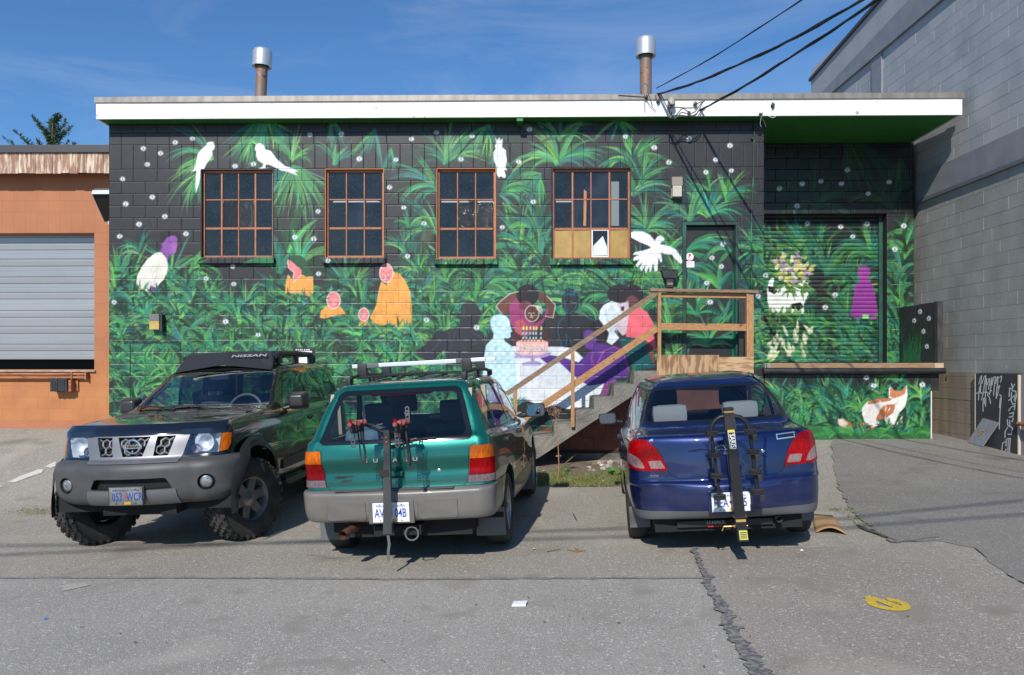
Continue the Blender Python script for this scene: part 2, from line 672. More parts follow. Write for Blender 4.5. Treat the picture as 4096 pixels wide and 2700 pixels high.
# right of the door, around the wall pack and by the landing
for a in [(3020, 1000, 135, 200, 345, 12, 15, .4), (3015, 1010, 120, 20, 160, 12, 16, .35), (2700, 1120, 150, 30, 150, 11, 18, .5), (2690, 1230, 140, 20, 160, 11, 20, .5), (2680, 1340, 150, 15, 150, 11, 26, .5), (2700, 1440, 120, 20, 160, 10, 20, .5),
          (3040, 1270, 100, 60, 170, 8, 18, .2), (3030, 1380, 130, 40, 130, 7, 28, .4), (3030, 1470, 110, 40, 150, 8, 24, .3), (3010, 1180, 130, 60, 160, 8, 16, .4)]:
    plant(*a)
# the door leaf
fill([(2738, 905), (2936, 905), (2936, 1500), (2738, 1500)], (44, 42, 44))
for a in [(2742, 1010, 210, -15, 62, 12, 20, .4), (2745, 1080, 170, -45, 40, 9, 18, .5), (2750, 1180, 110, 20, 100, 7, 16, .35), (2880, 1150, 120, 40, 150, 7, 28, .5), (2790, 1260, 150, 10, 165, 12, 18, .4), (2900, 1280, 110, 60, 170, 8, 20, .5),
          (2835, 1380, 160, 8, 172, 18, 17, .8), (2920, 1000, 120, 120, 220, 6, 20, .2)]:
    plant(*a)
fill([(2931, 1090), (2944, 1090), (2944, 1500), (2928, 1500)], (10, 116, 84))

# -- figures
WHITE = (246, 246, 246)
fill(R4([(790, 292), (800, 320), (795, 345), (780, 352), (785, 380), (745, 440), (725, 480), (700, 490), (695, 560), (668, 655), (668, 560), (672, 490), (645, 500), (668, 450), (680, 380), (705, 345), (735, 320), (750, 295), (770, 290)]), WHITE)
fill(R4([(1080, 330), (1090, 308), (1115, 300), (1140, 312), (1150, 345), (1190, 355), (1230, 410), (1290, 460), (1340, 475), (1383, 500), (1350, 497), (1378, 528), (1310, 500), (1260, 490), (1180, 450), (1160, 448), (1150, 470),
         (1175, 475), (1100, 478), (1130, 468), (1140, 445), (1100, 420), (1088, 385), (1090, 355), (1078, 348)]), WHITE)
fill(R5([(838, 255), (850, 285), (868, 258), (872, 285), (890, 265), (888, 295), (885, 330), (912, 350), (918, 420), (910, 470), (922, 490), (900, 485), (912, 535), (900, 545), (880, 530), (865, 540), (850, 520), (848, 470), (830, 420),
         (824, 370), (840, 340), (835, 320), (845, 300)]), WHITE)
fill(R6([(30, 330), (50, 320), (100, 322), (140, 340), (170, 375), (185, 350), (205, 345), (222, 360), (222, 378), (210, 378), (200, 395), (250, 405), (290, 425), (320, 470), (328, 500), (315, 505), (300, 490), (290, 482), (280, 470), (270, 455),
         (225, 450), (205, 445), (212, 490), (205, 500), (190, 470), (185, 545), (170, 550), (160, 500), (150, 545), (140, 555), (138, 520), (120, 560), (112, 540), (118, 510), (95, 550), (85, 530), (100, 495), (70, 525), (60, 515), (85, 480),
         (45, 490), (50, 470), (85, 455), (45, 455), (55, 440), (110, 430), (150, 415), (130, 400), (90, 385), (60, 370), (35, 355)]), WHITE)


def face(cx, cy, rx, ry, col, ln):
    """simple line-drawn face"""
    line([(cx - rx * .55, cy - ry * .08), (cx - rx * .2, cy - ry * .12)], 3, ln)
    line([(cx + rx * .2, cy - ry * .12), (cx + rx * .55, cy - ry * .08)], 3, ln)
    line([(cx, cy - ry * .05), (cx - rx * .12, cy + ry * .3), (cx + rx * .1, cy + ry * .32)], 2.5, ln)
    line([(cx - rx * .25, cy + ry * .55), (cx + rx * .25, cy + ry * .53)], 3, ln)


# woman in the white cape
ell(*R4([(500, 960)])[0], 38, 26, (28, 24, 28))
fill(R4([(425, 1030), (480, 1040), (495, 1085), (468, 1112), (415, 1075)]), (128, 72, 150))
fill(R4([(455, 965), (480, 945), (520, 945), (540, 965), (538, 1010), (530, 1060), (515, 1075), (485, 1080), (465, 1085), (440, 1060), (430, 1000)]), (146, 86, 168))
fill(R4([(405, 935), (450, 910), (500, 915), (535, 940), (500, 944), (465, 962), (448, 985), (436, 1000), (425, 990)]), (30, 26, 30))
line(R4([(488, 992), (508, 996)]), 3, (90, 40, 110))
line(R4([(524, 1000), (538, 1000)]), 3, (90, 40, 110))
line(R4([(512, 1048), (530, 1046)]), 3, (110, 50, 120))
fill(R4([(505, 985), (540, 1000), (528, 1060), (515, 1075), (500, 1060)]), (176, 108, 190), .6)
fill(R4([(350, 1290), (405, 1300), (390, 1345), (345, 1358)]), (112, 56, 140))
fill(R4([(405, 1060), (430, 1065), (465, 1105), (474, 1160), (465, 1210), (440, 1255), (410, 1285), (400, 1312), (370, 1300), (350, 1290), (340, 1345), (310, 1340), (290, 1320), (265, 1325), (252, 1280), (258, 1230), (290, 1165),
         (330, 1110), (380, 1070)]), (240, 236, 222))
for i in range(7):
    line(R4([(300 + i * 22, 1180 - i * 8), (285 + i * 20, 1250), (275 + i * 20, 1310 - abs(i - 3) * 4)]), 1.6, (206, 200, 186))
# kneeling pair with children
fill(R4([(1310, 1215), (1350, 1268), (1405, 1215), (1440, 1230), (1485, 1230), (1490, 1330), (1470, 1400), (1440, 1390), (1400, 1345), (1290, 1345), (1295, 1270)]), (243, 166, 78))
fill(R4([(1310, 1115), (1330, 1120), (1375, 1160), (1410, 1185), (1405, 1215), (1350, 1268), (1345, 1240), (1352, 1200), (1335, 1190), (1310, 1165), (1305, 1140)]), (240, 134, 134))
fill(R4([(1305, 1105), (1340, 1085), (1390, 1080), (1430, 1110), (1460, 1170), (1485, 1215), (1440, 1235), (1410, 1215), (1405, 1180), (1370, 1150), (1330, 1115)]), (34, 82, 48))
line(R4([(1310, 1115), (1305, 1140), (1318, 1150), (1312, 1168), (1335, 1190), (1352, 1200), (1345, 1240), (1350, 1268), (1405, 1215)]), 2.2, (250, 225, 220))
fill(R4([(1570, 1440), (1600, 1435), (1630, 1458), (1665, 1432), (1690, 1455), (1712, 1490), (1650, 1500), (1560, 1525), (1532, 1515), (1540, 1470)]), (243, 166, 78))
for i in range(9):
    x_ = 1308 + i * 20
    line(R4([(x_, 1250 + (i % 3) * 14), (x_ + 6, 1310 + (i % 4) * 12)]), 3, (222, 140, 58), .35)
cx, cy = R4([(1628, 1396)])[0]
ell(cx, cy, 28, 35, (250, 236, 232))
ell(cx, cy, 25, 32, (242, 132, 134))
face(cx, cy, 25, 32, None, (250, 225, 222))
ell(1455, 1258, 22, 27, (250, 236, 232))
ell(1455, 1258, 19, 24, (242, 134, 136))
face(1455, 1258, 19, 24, None, (250, 225, 222))
fill([(1440, 1285), (1470, 1283), (1480, 1300), (1430, 1305)], (243, 166, 78))
fill([(1525, 1125), (1545, 1140), (1568, 1085), (1600, 1095), (1623, 1126), (1641, 1169), (1647, 1226), (1646, 1300), (1622, 1328), (1590, 1312), (1560, 1292), (1530, 1302), (1495, 1292), (1480, 1272), (1505, 1220), (1515, 1160)], (246, 168, 76))
for i in range(14):
    x_ = 1520 + i * 9
    line([(x_ + mr.uniform(-4, 4), 1150 + mr.uniform(-20, 40)), (x_ + mr.uniform(-6, 2), 1240 + mr.uniform(-10, 40))], 4, mr.choice([(226, 146, 58), (252, 184, 100)]), .35)
ell(1545, 1092, 28, 39, (250, 236, 232))
ell(1545, 1092, 25, 36, (242, 132, 134))
for i in range(6):
    line([(1525 + i * 8, 1085 - 4 * abs(i - 2.5)), (1527 + i * 7, 1066 - 3 * (2.5 - abs(i - 2.5)))], 2, (252, 226, 222))
face(1543, 1102, 22, 28, None, (250, 225, 222))
for u in range(1420, 1680, 34):
    plant(u, 1345 + mr.uniform(-8, 12), 75, 10, 170, 9, 13, .6)
for u in range(1150, 1260, 36):
    plant(u, 1215 + mr.uniform(-8, 12), 65, 10, 170, 8, 13, .4)
for u in range(560, 660, 34):
    plant(u, 1195 + mr.uniform(-6, 10), 60, 20, 160, 8, 12, .4)
# the party: dark man, dotted guest, embrace, outlined guest, cake, purple guest, couple
fill(RB([(470, 560), (480, 440), (520, 400), (580, 400), (610, 440), (640, 500), (615, 570), (600, 610), (650, 660), (670, 760), (655, 910), (380, 910), (350, 780), (240, 880), (140, 830), (125, 790), (200, 740), (280, 650), (400, 620), (460, 610)]), (45, 45, 53))
for pl in [[(380, 640), (400, 740), (395, 820)], [(430, 640), (410, 720)], [(330, 700), (250, 790), (200, 800)], [(560, 740), (640, 730)], [(570, 650), (650, 690)], [(500, 450), (500, 540)]]:
    line(RB(pl), 3, (72, 74, 92))
fill(RB([(880, 755), (1340, 760), (1440, 850), (1600, 1050), (1570, 1130), (1520, 1150), (1500, 1230), (1380, 1250), (1140, 1235), (1000, 1180), (905, 1180), (905, 880)]), (232, 238, 244))
for i in range(30):
    ux, vy = mr.uniform(940, 1400), mr.uniform(880, 1200)
    line(RB([(ux, vy), (ux + mr.uniform(-8, 8), vy + mr.uniform(20, 60))]), 5, (214, 224, 236), .45)
DOT = RB([(710, 545), (730, 515), (780, 502), (830, 515), (858, 550), (865, 600), (880, 640), (865, 645), (868, 680), (850, 695), (815, 690), (820, 715), (870, 750), (900, 800), (905, 880), (920, 1050), (925, 1190), (640, 1190), (655, 860), (675, 745), (730, 690), (735, 655), (720, 620), (708, 580)])
fill(DOT, (190, 228, 238))
for j, zy in enumerate(range(540, 1200, 34)):
    for zx in range(680, 915, 66):
        x_ = zx + (33 if j % 2 else 0)
        if (zy > 745 and x_ < 900) or (zy <= 690 and 725 < x_ < 850) or (690 < zy <= 745 and 735 < x_ < 840):
            ell(*RB([(x_, zy)])[0], 6, 6, (244, 248, 246), n=10)
fill(RB([(880, 660), (1020, 600), (1160, 640), (1150, 760), (875, 755)]), (74, 40, 42))
fill(RB([(930, 330), (860, 345), (790, 400), (752, 440), (800, 505), (850, 500), (880, 430), (950, 400)]), (108, 66, 50))
fill(RB([(1060, 300), (1150, 360), (1218, 430), (1200, 532), (1140, 520), (1150, 430), (1090, 390)]), (100, 60, 46))
fill(RB([(855, 440), (905, 375), (960, 440), (1000, 545), (1060, 575), (1120, 540), (1155, 450), (1165, 480), (1130, 560), (1060, 640), (980, 690), (900, 640), (860, 560)]), (156, 58, 110))
fill(RB([(900, 560), (960, 540), (1010, 620), (980, 690), (905, 640)]), (196, 96, 92), .7)
ell(*RB([(1000, 352)])[0], 46, 42, (34, 28, 32))
ell(*RB([(985, 435)])[0], 28, 18, (116, 50, 70))
ell(*RB([(1035, 497)])[0], 29, 34, (245, 235, 228))
ell(*RB([(1035, 497)])[0], 26.5, 31.5, (96, 58, 40))
for i in range(7):
    line(RB([(1030 + i * 11, 440 - 8 * math.sin(i * .5)), (1062 + i * 9, 440 + i * 4), (1080 + i * 5, 470 + i * 6)]), 2, (240, 226, 214))
face(*RB([(1030, 500)])[0], 22, 26, None, (230, 212, 200))
line(RB([(930, 325), (860, 345), (790, 400), (752, 440), (800, 505)]), 2.2, (240, 226, 220))
line(RB([(1150, 360), (1218, 430), (1200, 532), (1140, 518)]), 2.2, (240, 226, 220))
fill(RB([(1250, 560), (1290, 520), (1310, 490), (1390, 490), (1440, 510), (1530, 560), (1460, 780), (1270, 760), (1235, 640)]), (38, 38, 44))
ell(*RB([(1335, 400)])[0], 35, 52, (38, 38, 44))
TE = (16, 110, 128)
for pl in [[(1268, 400), (1272, 450), (1300, 495), (1335, 500), (1375, 460), (1385, 420)], [(1262, 330), (1290, 300), (1340, 290), (1400, 310), (1412, 370), (1400, 410)], [(1290, 530), (1250, 560), (1235, 640), (1270, 750)], [(1375, 490), (1440, 510), (1530, 560)],
           [(1300, 660), (1310, 700), (1300, 750)], [(1330, 690), (1345, 740)], [(1300, 420), (1292, 460), (1315, 470)], [(1280, 405), (1300, 400)], [(1330, 405), (1352, 400)], [(1295, 480), (1320, 478)]]:
    line(RB(pl), 2.4, TE)
for i in range(24):
    q_ = RB([(1275 + mr.uniform(0, 130), 300 + mr.uniform(0, 50))])[0]
    line([q_, (q_[0] + 3, q_[1] + 8)], 2.4, TE)
fill(RB([(895, 800), (1190, 800), (1170, 838), (1060, 848), (1050, 865), (1112, 885), (1100, 908), (960, 908), (958, 885), (1030, 868), (1020, 848), (915, 838)]), (176, 158, 206))
for i in range(9):
    ell(*RB([(912 + i * 32, 838)])[0], 9, 5, (190, 150, 206))
fill(RB([(912, 722), (950, 706), (1120, 706), (1160, 722), (1160, 800), (1100, 826), (960, 826), (912, 806)]), (240, 200, 196))
fill(RB([(912, 722), (950, 706), (1120, 706), (1160, 722), (1100, 738), (960, 738)]), (246, 178, 160))
for i in range(46):
    ell(*RB([(mr.uniform(920, 1152), mr.uniform(744, 815))])[0], 2.6, 2.6, mr.choice([(200, 150, 190), (250, 240, 240), (120, 190, 190), (230, 150, 150), (90, 120, 120)]), n=6)
for x_ in (966, 992, 1020, 1046, 1068, 1106):
    for j in range(5):
        line(RB([(x_ - 2 + mr.uniform(-1, 1), 716 - j * 19), (x_, 702 - j * 19)]), 6, (24, 84, 92) if j % 2 == 0 else (170, 206, 206))
    ell(*RB([(x_ + 2, 612)])[0], 4, 9, (232, 216, 110), n=8)
fill(RB([(1440, 640), (1480, 620), (1540, 640), (1560, 720), (1640, 750), (1720, 760), (1790, 860), (1805, 1000), (1690, 1010), (1590, 1050), (1480, 1065), (1390, 1010), (1290, 920), (1250, 880), (1150, 890), (1100, 850), (1180, 825),
         (1260, 835), (1400, 880), (1480, 800), (1510, 790), (1450, 760)]), (88, 44, 138))
ell(*RB([(1565, 640)])[0], 46, 48, (36, 29, 36))
fill(RB([(1440, 650), (1480, 625), (1525, 640), (1540, 700), (1515, 775), (1460, 770), (1445, 735)]), (104, 58, 150))
fill(RB([(1600, 1050), (1690, 1010), (1672, 1142), (1572, 1142)]), (128, 66, 128))
for pl in [[(1510, 800), (1500, 860), (1530, 920)], [(1540, 900), (1600, 790), (1680, 760), (1750, 800)], [(1560, 920), (1640, 860)], [(1760, 830), (1790, 940)], [(1600, 1060), (1640, 1040), (1690, 1020)], [(1610, 1090), (1650, 1130)]]:
    line(RB(pl), 6, (152, 66, 150))
ell(*RB([(1720, 345)])[0], 50, 39, (35, 29, 33))
ell(*RB([(1835, 345)])[0], 36, 37, (38, 30, 34))
ell(*RB([(1820, 415)])[0], 26, 30, (112, 66, 66))
fill(RB([(1600, 430), (1660, 400), (1720, 420), (1750, 520), (1680, 640), (1720, 690), (1660, 745), (1620, 720), (1640, 650), (1560, 540), (1570, 470)]), (228, 238, 243))
for i in range(9):
    line(RB([(1590 + i * 12, 440 + (i % 3) * 8), (1640 + i * 9, 620 + (i % 4) * 12)]), 2, (186, 206, 216))
fill(RB([(1700, 430), (1790, 400), (1805, 640), (1745, 672), (1680, 600), (1750, 520)]), (216, 194, 204))
fill(RB([(1730, 445), (1760, 440), (1755, 480), (1735, 475)]), (40, 40, 46))
fill(RB([(1800, 470), (1880, 450), (1940, 490), (2000, 600), (2005, 760), (1960, 830), (1920, 700), (1770, 680)]), (246, 110, 122))
fill(RB([(1715, 690), (1780, 680), (1920, 700), (1960, 830), (2000, 920), (1830, 945), (1800, 870), (1750, 780)]), (6, 82, 88))
fill(RB([(1920, 700), (1960, 830), (2000, 910), (1985, 760)]), (128, 60, 56))
plant(2060, 1640, 70, 30, 150, 9, 9, .6)
fill(RB([(880, 1240), (1000, 1180), (1140, 1235), (1200, 1215), (1300, 1245), (1380, 1250), (1520, 1240), (1520, 1700), (880, 1700)]), (36, 36, 38))
for i in range(40):
    x_ = mr.uniform(960, 1260)
    line(RB([(x_, mr.uniform(1330, 1400)), (x_ + mr.uniform(-4, 4), mr.uniform(1410, 1450))]), 5, (16, 96, 72), .8)
fill(RB([(1820, 900), (1850, 900), (1835, 1040), (1700, 1050), (1680, 1150), (1660, 1150), (1690, 1030), (1820, 1020)]), (10, 112, 76))

# roller shutter, jamb and head of the loading bay: deep dark greens above
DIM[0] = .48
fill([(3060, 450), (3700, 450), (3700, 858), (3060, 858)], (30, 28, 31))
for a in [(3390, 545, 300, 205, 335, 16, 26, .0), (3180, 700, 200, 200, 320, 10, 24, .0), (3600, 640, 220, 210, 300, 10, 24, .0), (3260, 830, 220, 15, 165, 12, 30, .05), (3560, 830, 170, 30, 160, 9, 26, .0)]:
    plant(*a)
DIM[0] = .92
x = 3066
while x < 3540:                                # grass band along the top of the shutter
    if x < 3300 or mr.random() < .25:
        plant(x, 1010 + mr.uniform(-30, 30), 150, 40, 140, 6, 18, .75)
    x += 22
for vv in (1080, 1160, 1240):
    for u in range(3066, 3560, 60):
        if not (3190 < u < 3330 and vv > 1100) and not (3430 < u < 3530):
            plant(u + mr.uniform(-20, 20), vv + mr.uniform(-25, 25), 120, 10, 170, 9, 18, .5)
for a in [(3306, 1095, 180, 15, 172, 20, 18, .45), (3480, 1010, 180, 95, 178, 10, 26, .5), (3520, 1050, 130, 60, 150, 8, 24, .4), (3390, 1260, 130, 10, 170, 13, 16, .5)]:
    plant(*a)
for vv in (1330, 1400, 1450):
    for u in range(3060, 3570, 34):
        plant(u + mr.uniform(-10, 10), vv + mr.uniform(-16, 16), 100, 15, 165, 9, 16, .75 if u < 3260 else .45)
for i in range(26):
    blade(mr.uniform(3066, 3250), mr.uniform(1330, 1440), mr.uniform(40, 140), mr.uniform(25, 55), mr.uniform(10, 18), 0, jit((206, 218, 176)), (236, 232, 208))
fill(R6([(810, 660), (820, 605), (838, 585), (850, 590), (842, 640), (870, 650), (905, 620), (1045, 612), (1045, 680), (1020, 730), (1020, 790), (940, 788), (830, 785), (812, 720)]), (240, 244, 240))
fill(R6([(950, 735), (1000, 725), (1020, 752), (985, 780), (945, 757)]), (28, 28, 30))
fill(R6([(815, 632), (850, 640), (870, 665), (850, 682), (815, 660)]), (28, 28, 30))
for i in range(120):
    t, r_ = mr.uniform(0, 6.28), math.sqrt(mr.random())
    px, py = R6([(955 + 100 * r_ * math.cos(t), 535 + 92 * r_ * math.sin(t))])[0]
    blade(px, py, mr.uniform(0, 360), mr.uniform(16, 32), mr.uniform(9, 15), mr.uniform(-30, 30), jit(mr.choice([(224, 214, 120), (188, 148, 206), (236, 236, 214), (168, 190, 90), (206, 180, 200), (232, 224, 150), (96, 140, 80)])))
for i in range(30):
    px, py = R6([(mr.uniform(880, 1040), mr.uniform(610, 660))])[0]
    blade(px, py, mr.uniform(200, 340), mr.uniform(25, 50), 9, 10, jit((70, 120, 60)), (150, 180, 90))
for i in range(16):
    px, py = R6([(mr.uniform(820, 1020), 800)])[0]
    blade(px, py, mr.uniform(60, 120), mr.uniform(25, 45), 9, 10, jit((80, 140, 70)), (170, 206, 120))
ell(*R6([(1362, 560)])[0], 25, 31, (160, 70, 160))
fill(R6([(1335, 598), (1390, 598), (1420, 640), (1442, 800), (1430, 825), (1285, 808), (1300, 720), (1310, 640)]), (150, 62, 152))
for i in range(12):
    line(R6([(1325 + i * 8, 640), (1300 + i * 12, 800)]), 2.4, (116, 44, 122), .7)
fill(R6([(1352, 797), (1388, 797), (1390, 818), (1354, 818)]), (140, 236, 120))
for vv in range(940, 1440, 48):                # jamb
    plant(3600 + mr.uniform(-25, 25), vv, 110, 20, 165, 8, 24, .6)
fill(RF([(1052, 90), (1180, 60), (1180, 275), (1052, 275)]), (52, 142, 96), .55)
for vv in (1380, 1430):
    for u in range(3540, 3620, 24):
        plant(u, vv, 90, 40, 140, 5, 16, .4)
# dock front with the fox
DIM[0] = 1.0
fill([(3060, 1480), (3740, 1480), (3740, 1750), (3060, 1750)], (42, 40, 42))
for vv in (1600, 1650, 1700, 1735):
    for u in range(3066, 3740, 36):
        plant(u + mr.uniform(-14, 14), vv + mr.uniform(-14, 14), 105 if u < 3400 else 85, 30, 150, 7, 17, .45)
fill([(3060, 1700), (3724, 1712), (3724, 1760), (3060, 1760)], (52, 134, 62), .65)
plant(3592, 1522, 85, 8, 172, 16, 9, .95)
plant(3444, 1640, 110, 20, 160, 12, 10, .9)
plant(3690, 1600, 90, 40, 160, 12, 12, .8)
fill(RF([(690, 740), (740, 735), (820, 790), (900, 760), (990, 790), (960, 815), (880, 822), (800, 826), (720, 800), (685, 770)]), (202, 128, 88))
fill(RF([(690, 740), (730, 738), (770, 770), (750, 800), (700, 785)]), (236, 220, 206))
for i in range(4):
    line(RF([(850 + i * 28, 776), (862 + i * 28, 815)]), 5, (128, 70, 44))
fill(RF([(880, 650), (920, 600), (1000, 590), (1090, 580), (1090, 500), (1100, 480), (1130, 515), (1190, 515), (1230, 470), (1235, 560), (1215, 640), (1170, 690), (1140, 760), (1125, 800), (1090, 820), (1075, 775), (1040, 720), (990, 740),
         (1000, 790), (960, 800), (900, 760), (880, 700)]), (244, 240, 234))
fill(RF([(1100, 485), (1130, 515), (1190, 515), (1226, 478), (1215, 540), (1180, 560), (1130, 575), (1095, 560)]), (206, 132, 90))
fill(RF([(920, 605), (1000, 575), (1120, 575), (1100, 595), (1000, 610), (930, 625)]), (198, 122, 82))
fill(RF([(1010, 680), (1050, 625), (1150, 620), (1120, 690), (1080, 720), (1030, 740), (985, 740)]), (192, 116, 76))
for i in range(26):
    q_ = RF([(mr.uniform(900, 1200), mr.uniform(590, 760))])[0]
    blade(q_[0], q_[1], mr.uniform(230, 310), 22, 5, 0, jit((240, 226, 214)))
for u in (3415, 3450, 3545, 3590, 3625):
    plant(u, 1722, 48, 30, 150, 7, 9, .5)

# eyes
EYES = [(407, 331), (447, 322), (333, 345), (373, 356), (342, 382), (285, 416), (354, 458), (292, 474), (383, 503), (323, 521), (278, 549), (432, 543), (720, 313), (793, 311), (835, 369), (920, 371), (956, 323), (1014, 308), (1097, 316), (1071, 370), (546, 386),
        (589, 381), (1205, 376), (1230, 301), (1453, 317), (1520, 343), (1601, 323), (1696, 338), (1663, 371), (1640, 400), (1699, 396), (1554, 377), (905, 435), (739, 491), (938, 482), (985, 519), (685, 551), (729, 555), (947, 595), (1167, 528), (1239, 469), (762, 605),
        (541, 619), (543, 660), (479, 647), (740, 636), (265, 702), (991, 743), (1107, 761), (524, 747), (600, 778), (1680, 567), (1654, 599), (1676, 619), (1642, 657), (1650, 702), (1761, 688), (1876, 519), (2014, 520), (1953, 527), (1981, 550), (1779, 640), (1917, 714),
        (1940, 685), (1811, 438), (1864, 427), (1907, 421), (1955, 427), (1969, 395), (2066, 423), (2017, 450), (1852, 479), (2100, 525), (2079, 579), (2013, 877), (2030, 896), (2143, 894), (2136, 724), (2122, 745), (2157, 740), (2144, 770), (2152, 805)]
PANEL_EYES = EYES[-5:]


def eye(u, v, k=1.0):
    k *= .88
    for i in range(10):
        t = 2 * math.pi * i / 10 + .2
        line([(u + 6 * k * math.cos(t), v + 4 * k * math.sin(t)), (u + 11.5 * k * math.cos(t), v + 10.5 * k * math.sin(t))], 2.6 * k, WHITE)
    ell(u, v, 9 * k, 6 * k, WHITE, n=12)
    ell(u, v, 4 * k, 4 * k, (70, 140, 170), n=8)
    ell(u, v, 1.8 * k, 1.8 * k, (10, 20, 30), n=6)


for e in EYES[:-5]:
    eye(e[0] * 1.7217, e[1] * 1.7217, mr.uniform(1.0, 1.2))
# signature on the jamb
for pl in [[(1086, 165), (1090, 148), (1097, 160), (1104, 148), (1108, 165)], [(1114, 165), (1116, 148), (1124, 165), (1126, 148)], [(1088, 180), (1096, 180), (1086, 200), (1098, 200)], [(1112, 180), (1108, 200)], [(1120, 182), (1118, 200), (1127, 195)]]:
    line(RF(pl), 2.5, (20, 40, 34))
# paint under the stairs: rust red wall, bare concrete foot
fill([(2090, 1745), (2230, 1700), (2760, 1440), (2760, 1900), (2090, 1900)], (122, 64, 40))

# uneven coats of paint
def vnoise(h, w, cell, seed):
    r_ = np.random.RandomState(seed)
    gh_, gw_ = h // cell + 3, w // cell + 3
    g_ = r_.rand(gh_, gw_).astype(np.float32) * 2 - 1
    yy, xx = np.arange(h) / cell, np.arange(w) / cell
    i, j = yy.astype(int), xx.astype(int)
    fy, fx = (yy - i)[:, None], (xx - j)[None, :]
    fy, fx = fy * fy * (3 - 2 * fy), fx * fx * (3 - 2 * fx)
    A = g_[i][:, j] * (1 - fx) + g_[i][:, j + 1] * fx
    B = g_[i + 1][:, j] * (1 - fx) + g_[i + 1][:, j + 1] * fx
    return A * (1 - fy) + B * fy


CV *= (1 + .06 * vnoise(CHT, CW, 90, 1) + .05 * vnoise(CHT, CW, 22, 2) + .05 * vnoise(CHT, CW, 7, 3))[:, :, None].astype(np.float32)
np.clip(CV, 0, 255, out=CV)
CVD = CV.reshape(CHT // 2, 2, CW // 2, 2, 3).mean((1, 3))
CVL = np.where(CVD / 255 <= 0.04045, CVD / 255 / 12.92, ((CVD / 255 + 0.055) / 1.055) ** 2.4).astype(np.float32) * 0.78
RED = np.array(lin((150, 78, 50)), np.float32) * .8


def paint_at(x, y, z):
    """paint colour (linear) of the mural at points of the building"""
    u, v = proj_np(x, y, z)
    y_, x_ = np.clip((v - V0) / 2 - .5, 0, CHT // 2 - 1.01), np.clip((u - U0) / 2 - .5, 0, CW // 2 - 1.01)
    i, j = y_.astype(int), x_.astype(int)
    fy, fx = (y_ - i)[:, None], (x_ - j)[:, None]
    return (CVL[i, j] * (1 - fx) + CVL[i, j + 1] * fx) * (1 - fy) + (CVL[i + 1, j] * (1 - fx) + CVL[i + 1, j + 1] * fx) * fy


def painted_rects(name, rects, material, parent, cell=0.0105, gap=0.0022, back=0.0035, joint_glint=None, slat=0.0):
    """one mesh of flat pieces (x0, x1, z0, z1, y); rims fold back into the joints; the mural is their paint"""
    vs, fs, cs, off = [], [], [], 0
    for (x0, x1, z0, z1, y) in rects:
        nx, nz = max(1, int(round((x1 - x0) / cell))), max(1, int(round((z1 - z0) / cell)))
        xs = np.concatenate(([x0 + gap * .2], np.linspace(x0 + gap * .6, x1 - gap * .6, nx + 1), [x1 - gap * .2]))
        zs = np.concatenate(([z0 + gap * .3], np.linspace(z0 + gap, z1 - gap, nz + 1), [z1 - gap * .3]))
        X, Zz = np.meshgrid(xs, zs)
        Y = np.full_like(X, y)
        Y[0, :] += back
        Y[-1, :] += back
        Y[:, 0] += back
        Y[:, -1] += back
        if slat:
            t = (Zz - z0) / (z1 - z0)
            Y[1:-1, 1:-1] += (slat * (1 - 2 * np.abs(t - .5)) * -1)[1:-1, 1:-1]
        n, m = X.shape
        c = paint_at(X.ravel(), np.full(X.size, y), Zz.ravel()).copy()
        if joint_glint is not None:
            c = joint_glint(c.reshape(n, m, 3), X, Zz).reshape(-1, 3)
        vs.append(np.stack((X.ravel(), Y.ravel(), Zz.ravel()), 1))
        cs.append(c)
        idx = np.arange(n * m).reshape(n, m) + off
        fs.append(np.stack((idx[:-1, :-1], idx[:-1, 1:], idx[1:, 1:], idx[1:, :-1]), -1).reshape(-1, 4))
        off += n * m
    V, F, Cc = np.concatenate(vs), np.concatenate(fs), np.concatenate(cs)
    V = V - np.array(ORG.get(parent.name, (0, 0, 0)))
    me = bpy.data.meshes.new(name)
    me.vertices.add(len(V))
    me.vertices.foreach_set('co', V.astype(np.float32).ravel())
    me.loops.add(F.size)
    me.loops.foreach_set('vertex_index', F.astype(np.int32).ravel())
    me.polygons.add(len(F))
    me.polygons.foreach_set('loop_start', np.arange(0, F.size, 4, dtype=np.int32))
    me.polygons.foreach_set('loop_total', np.full(len(F), 4, np.int32))
    me.update(calc_edges=True)
    a = me.color_attributes.new('paint', 'FLOAT_COLOR', 'POINT')
    a.data.foreach_set('color', np.concatenate((Cc, np.ones((len(Cc), 1), np.float32)), 1).astype(np.float32).ravel())
    me.materials.append(material)
    return link(bpy.data.objects.new(name, me), parent)

# ------------------------------------------------------------------ things that stand square to the painted building
ORG = {}


def bthing(name, x, y, z, label, cat, group=None):
    o = empty(name, toworld(x, y, z), -ROT)
    ORG[o.name] = (x, y, z)
    return tag(o, label, cat, group)


def bb(mb, name, material, th, smooth=False, parent=None):
    b0 = ORG[th.name]
    mb.v = [(p[0] - b0[0], p[1] - b0[1], p[2] - b0[2]) for p in mb.v]
    return mb.build(name, material, parent or th, smooth)


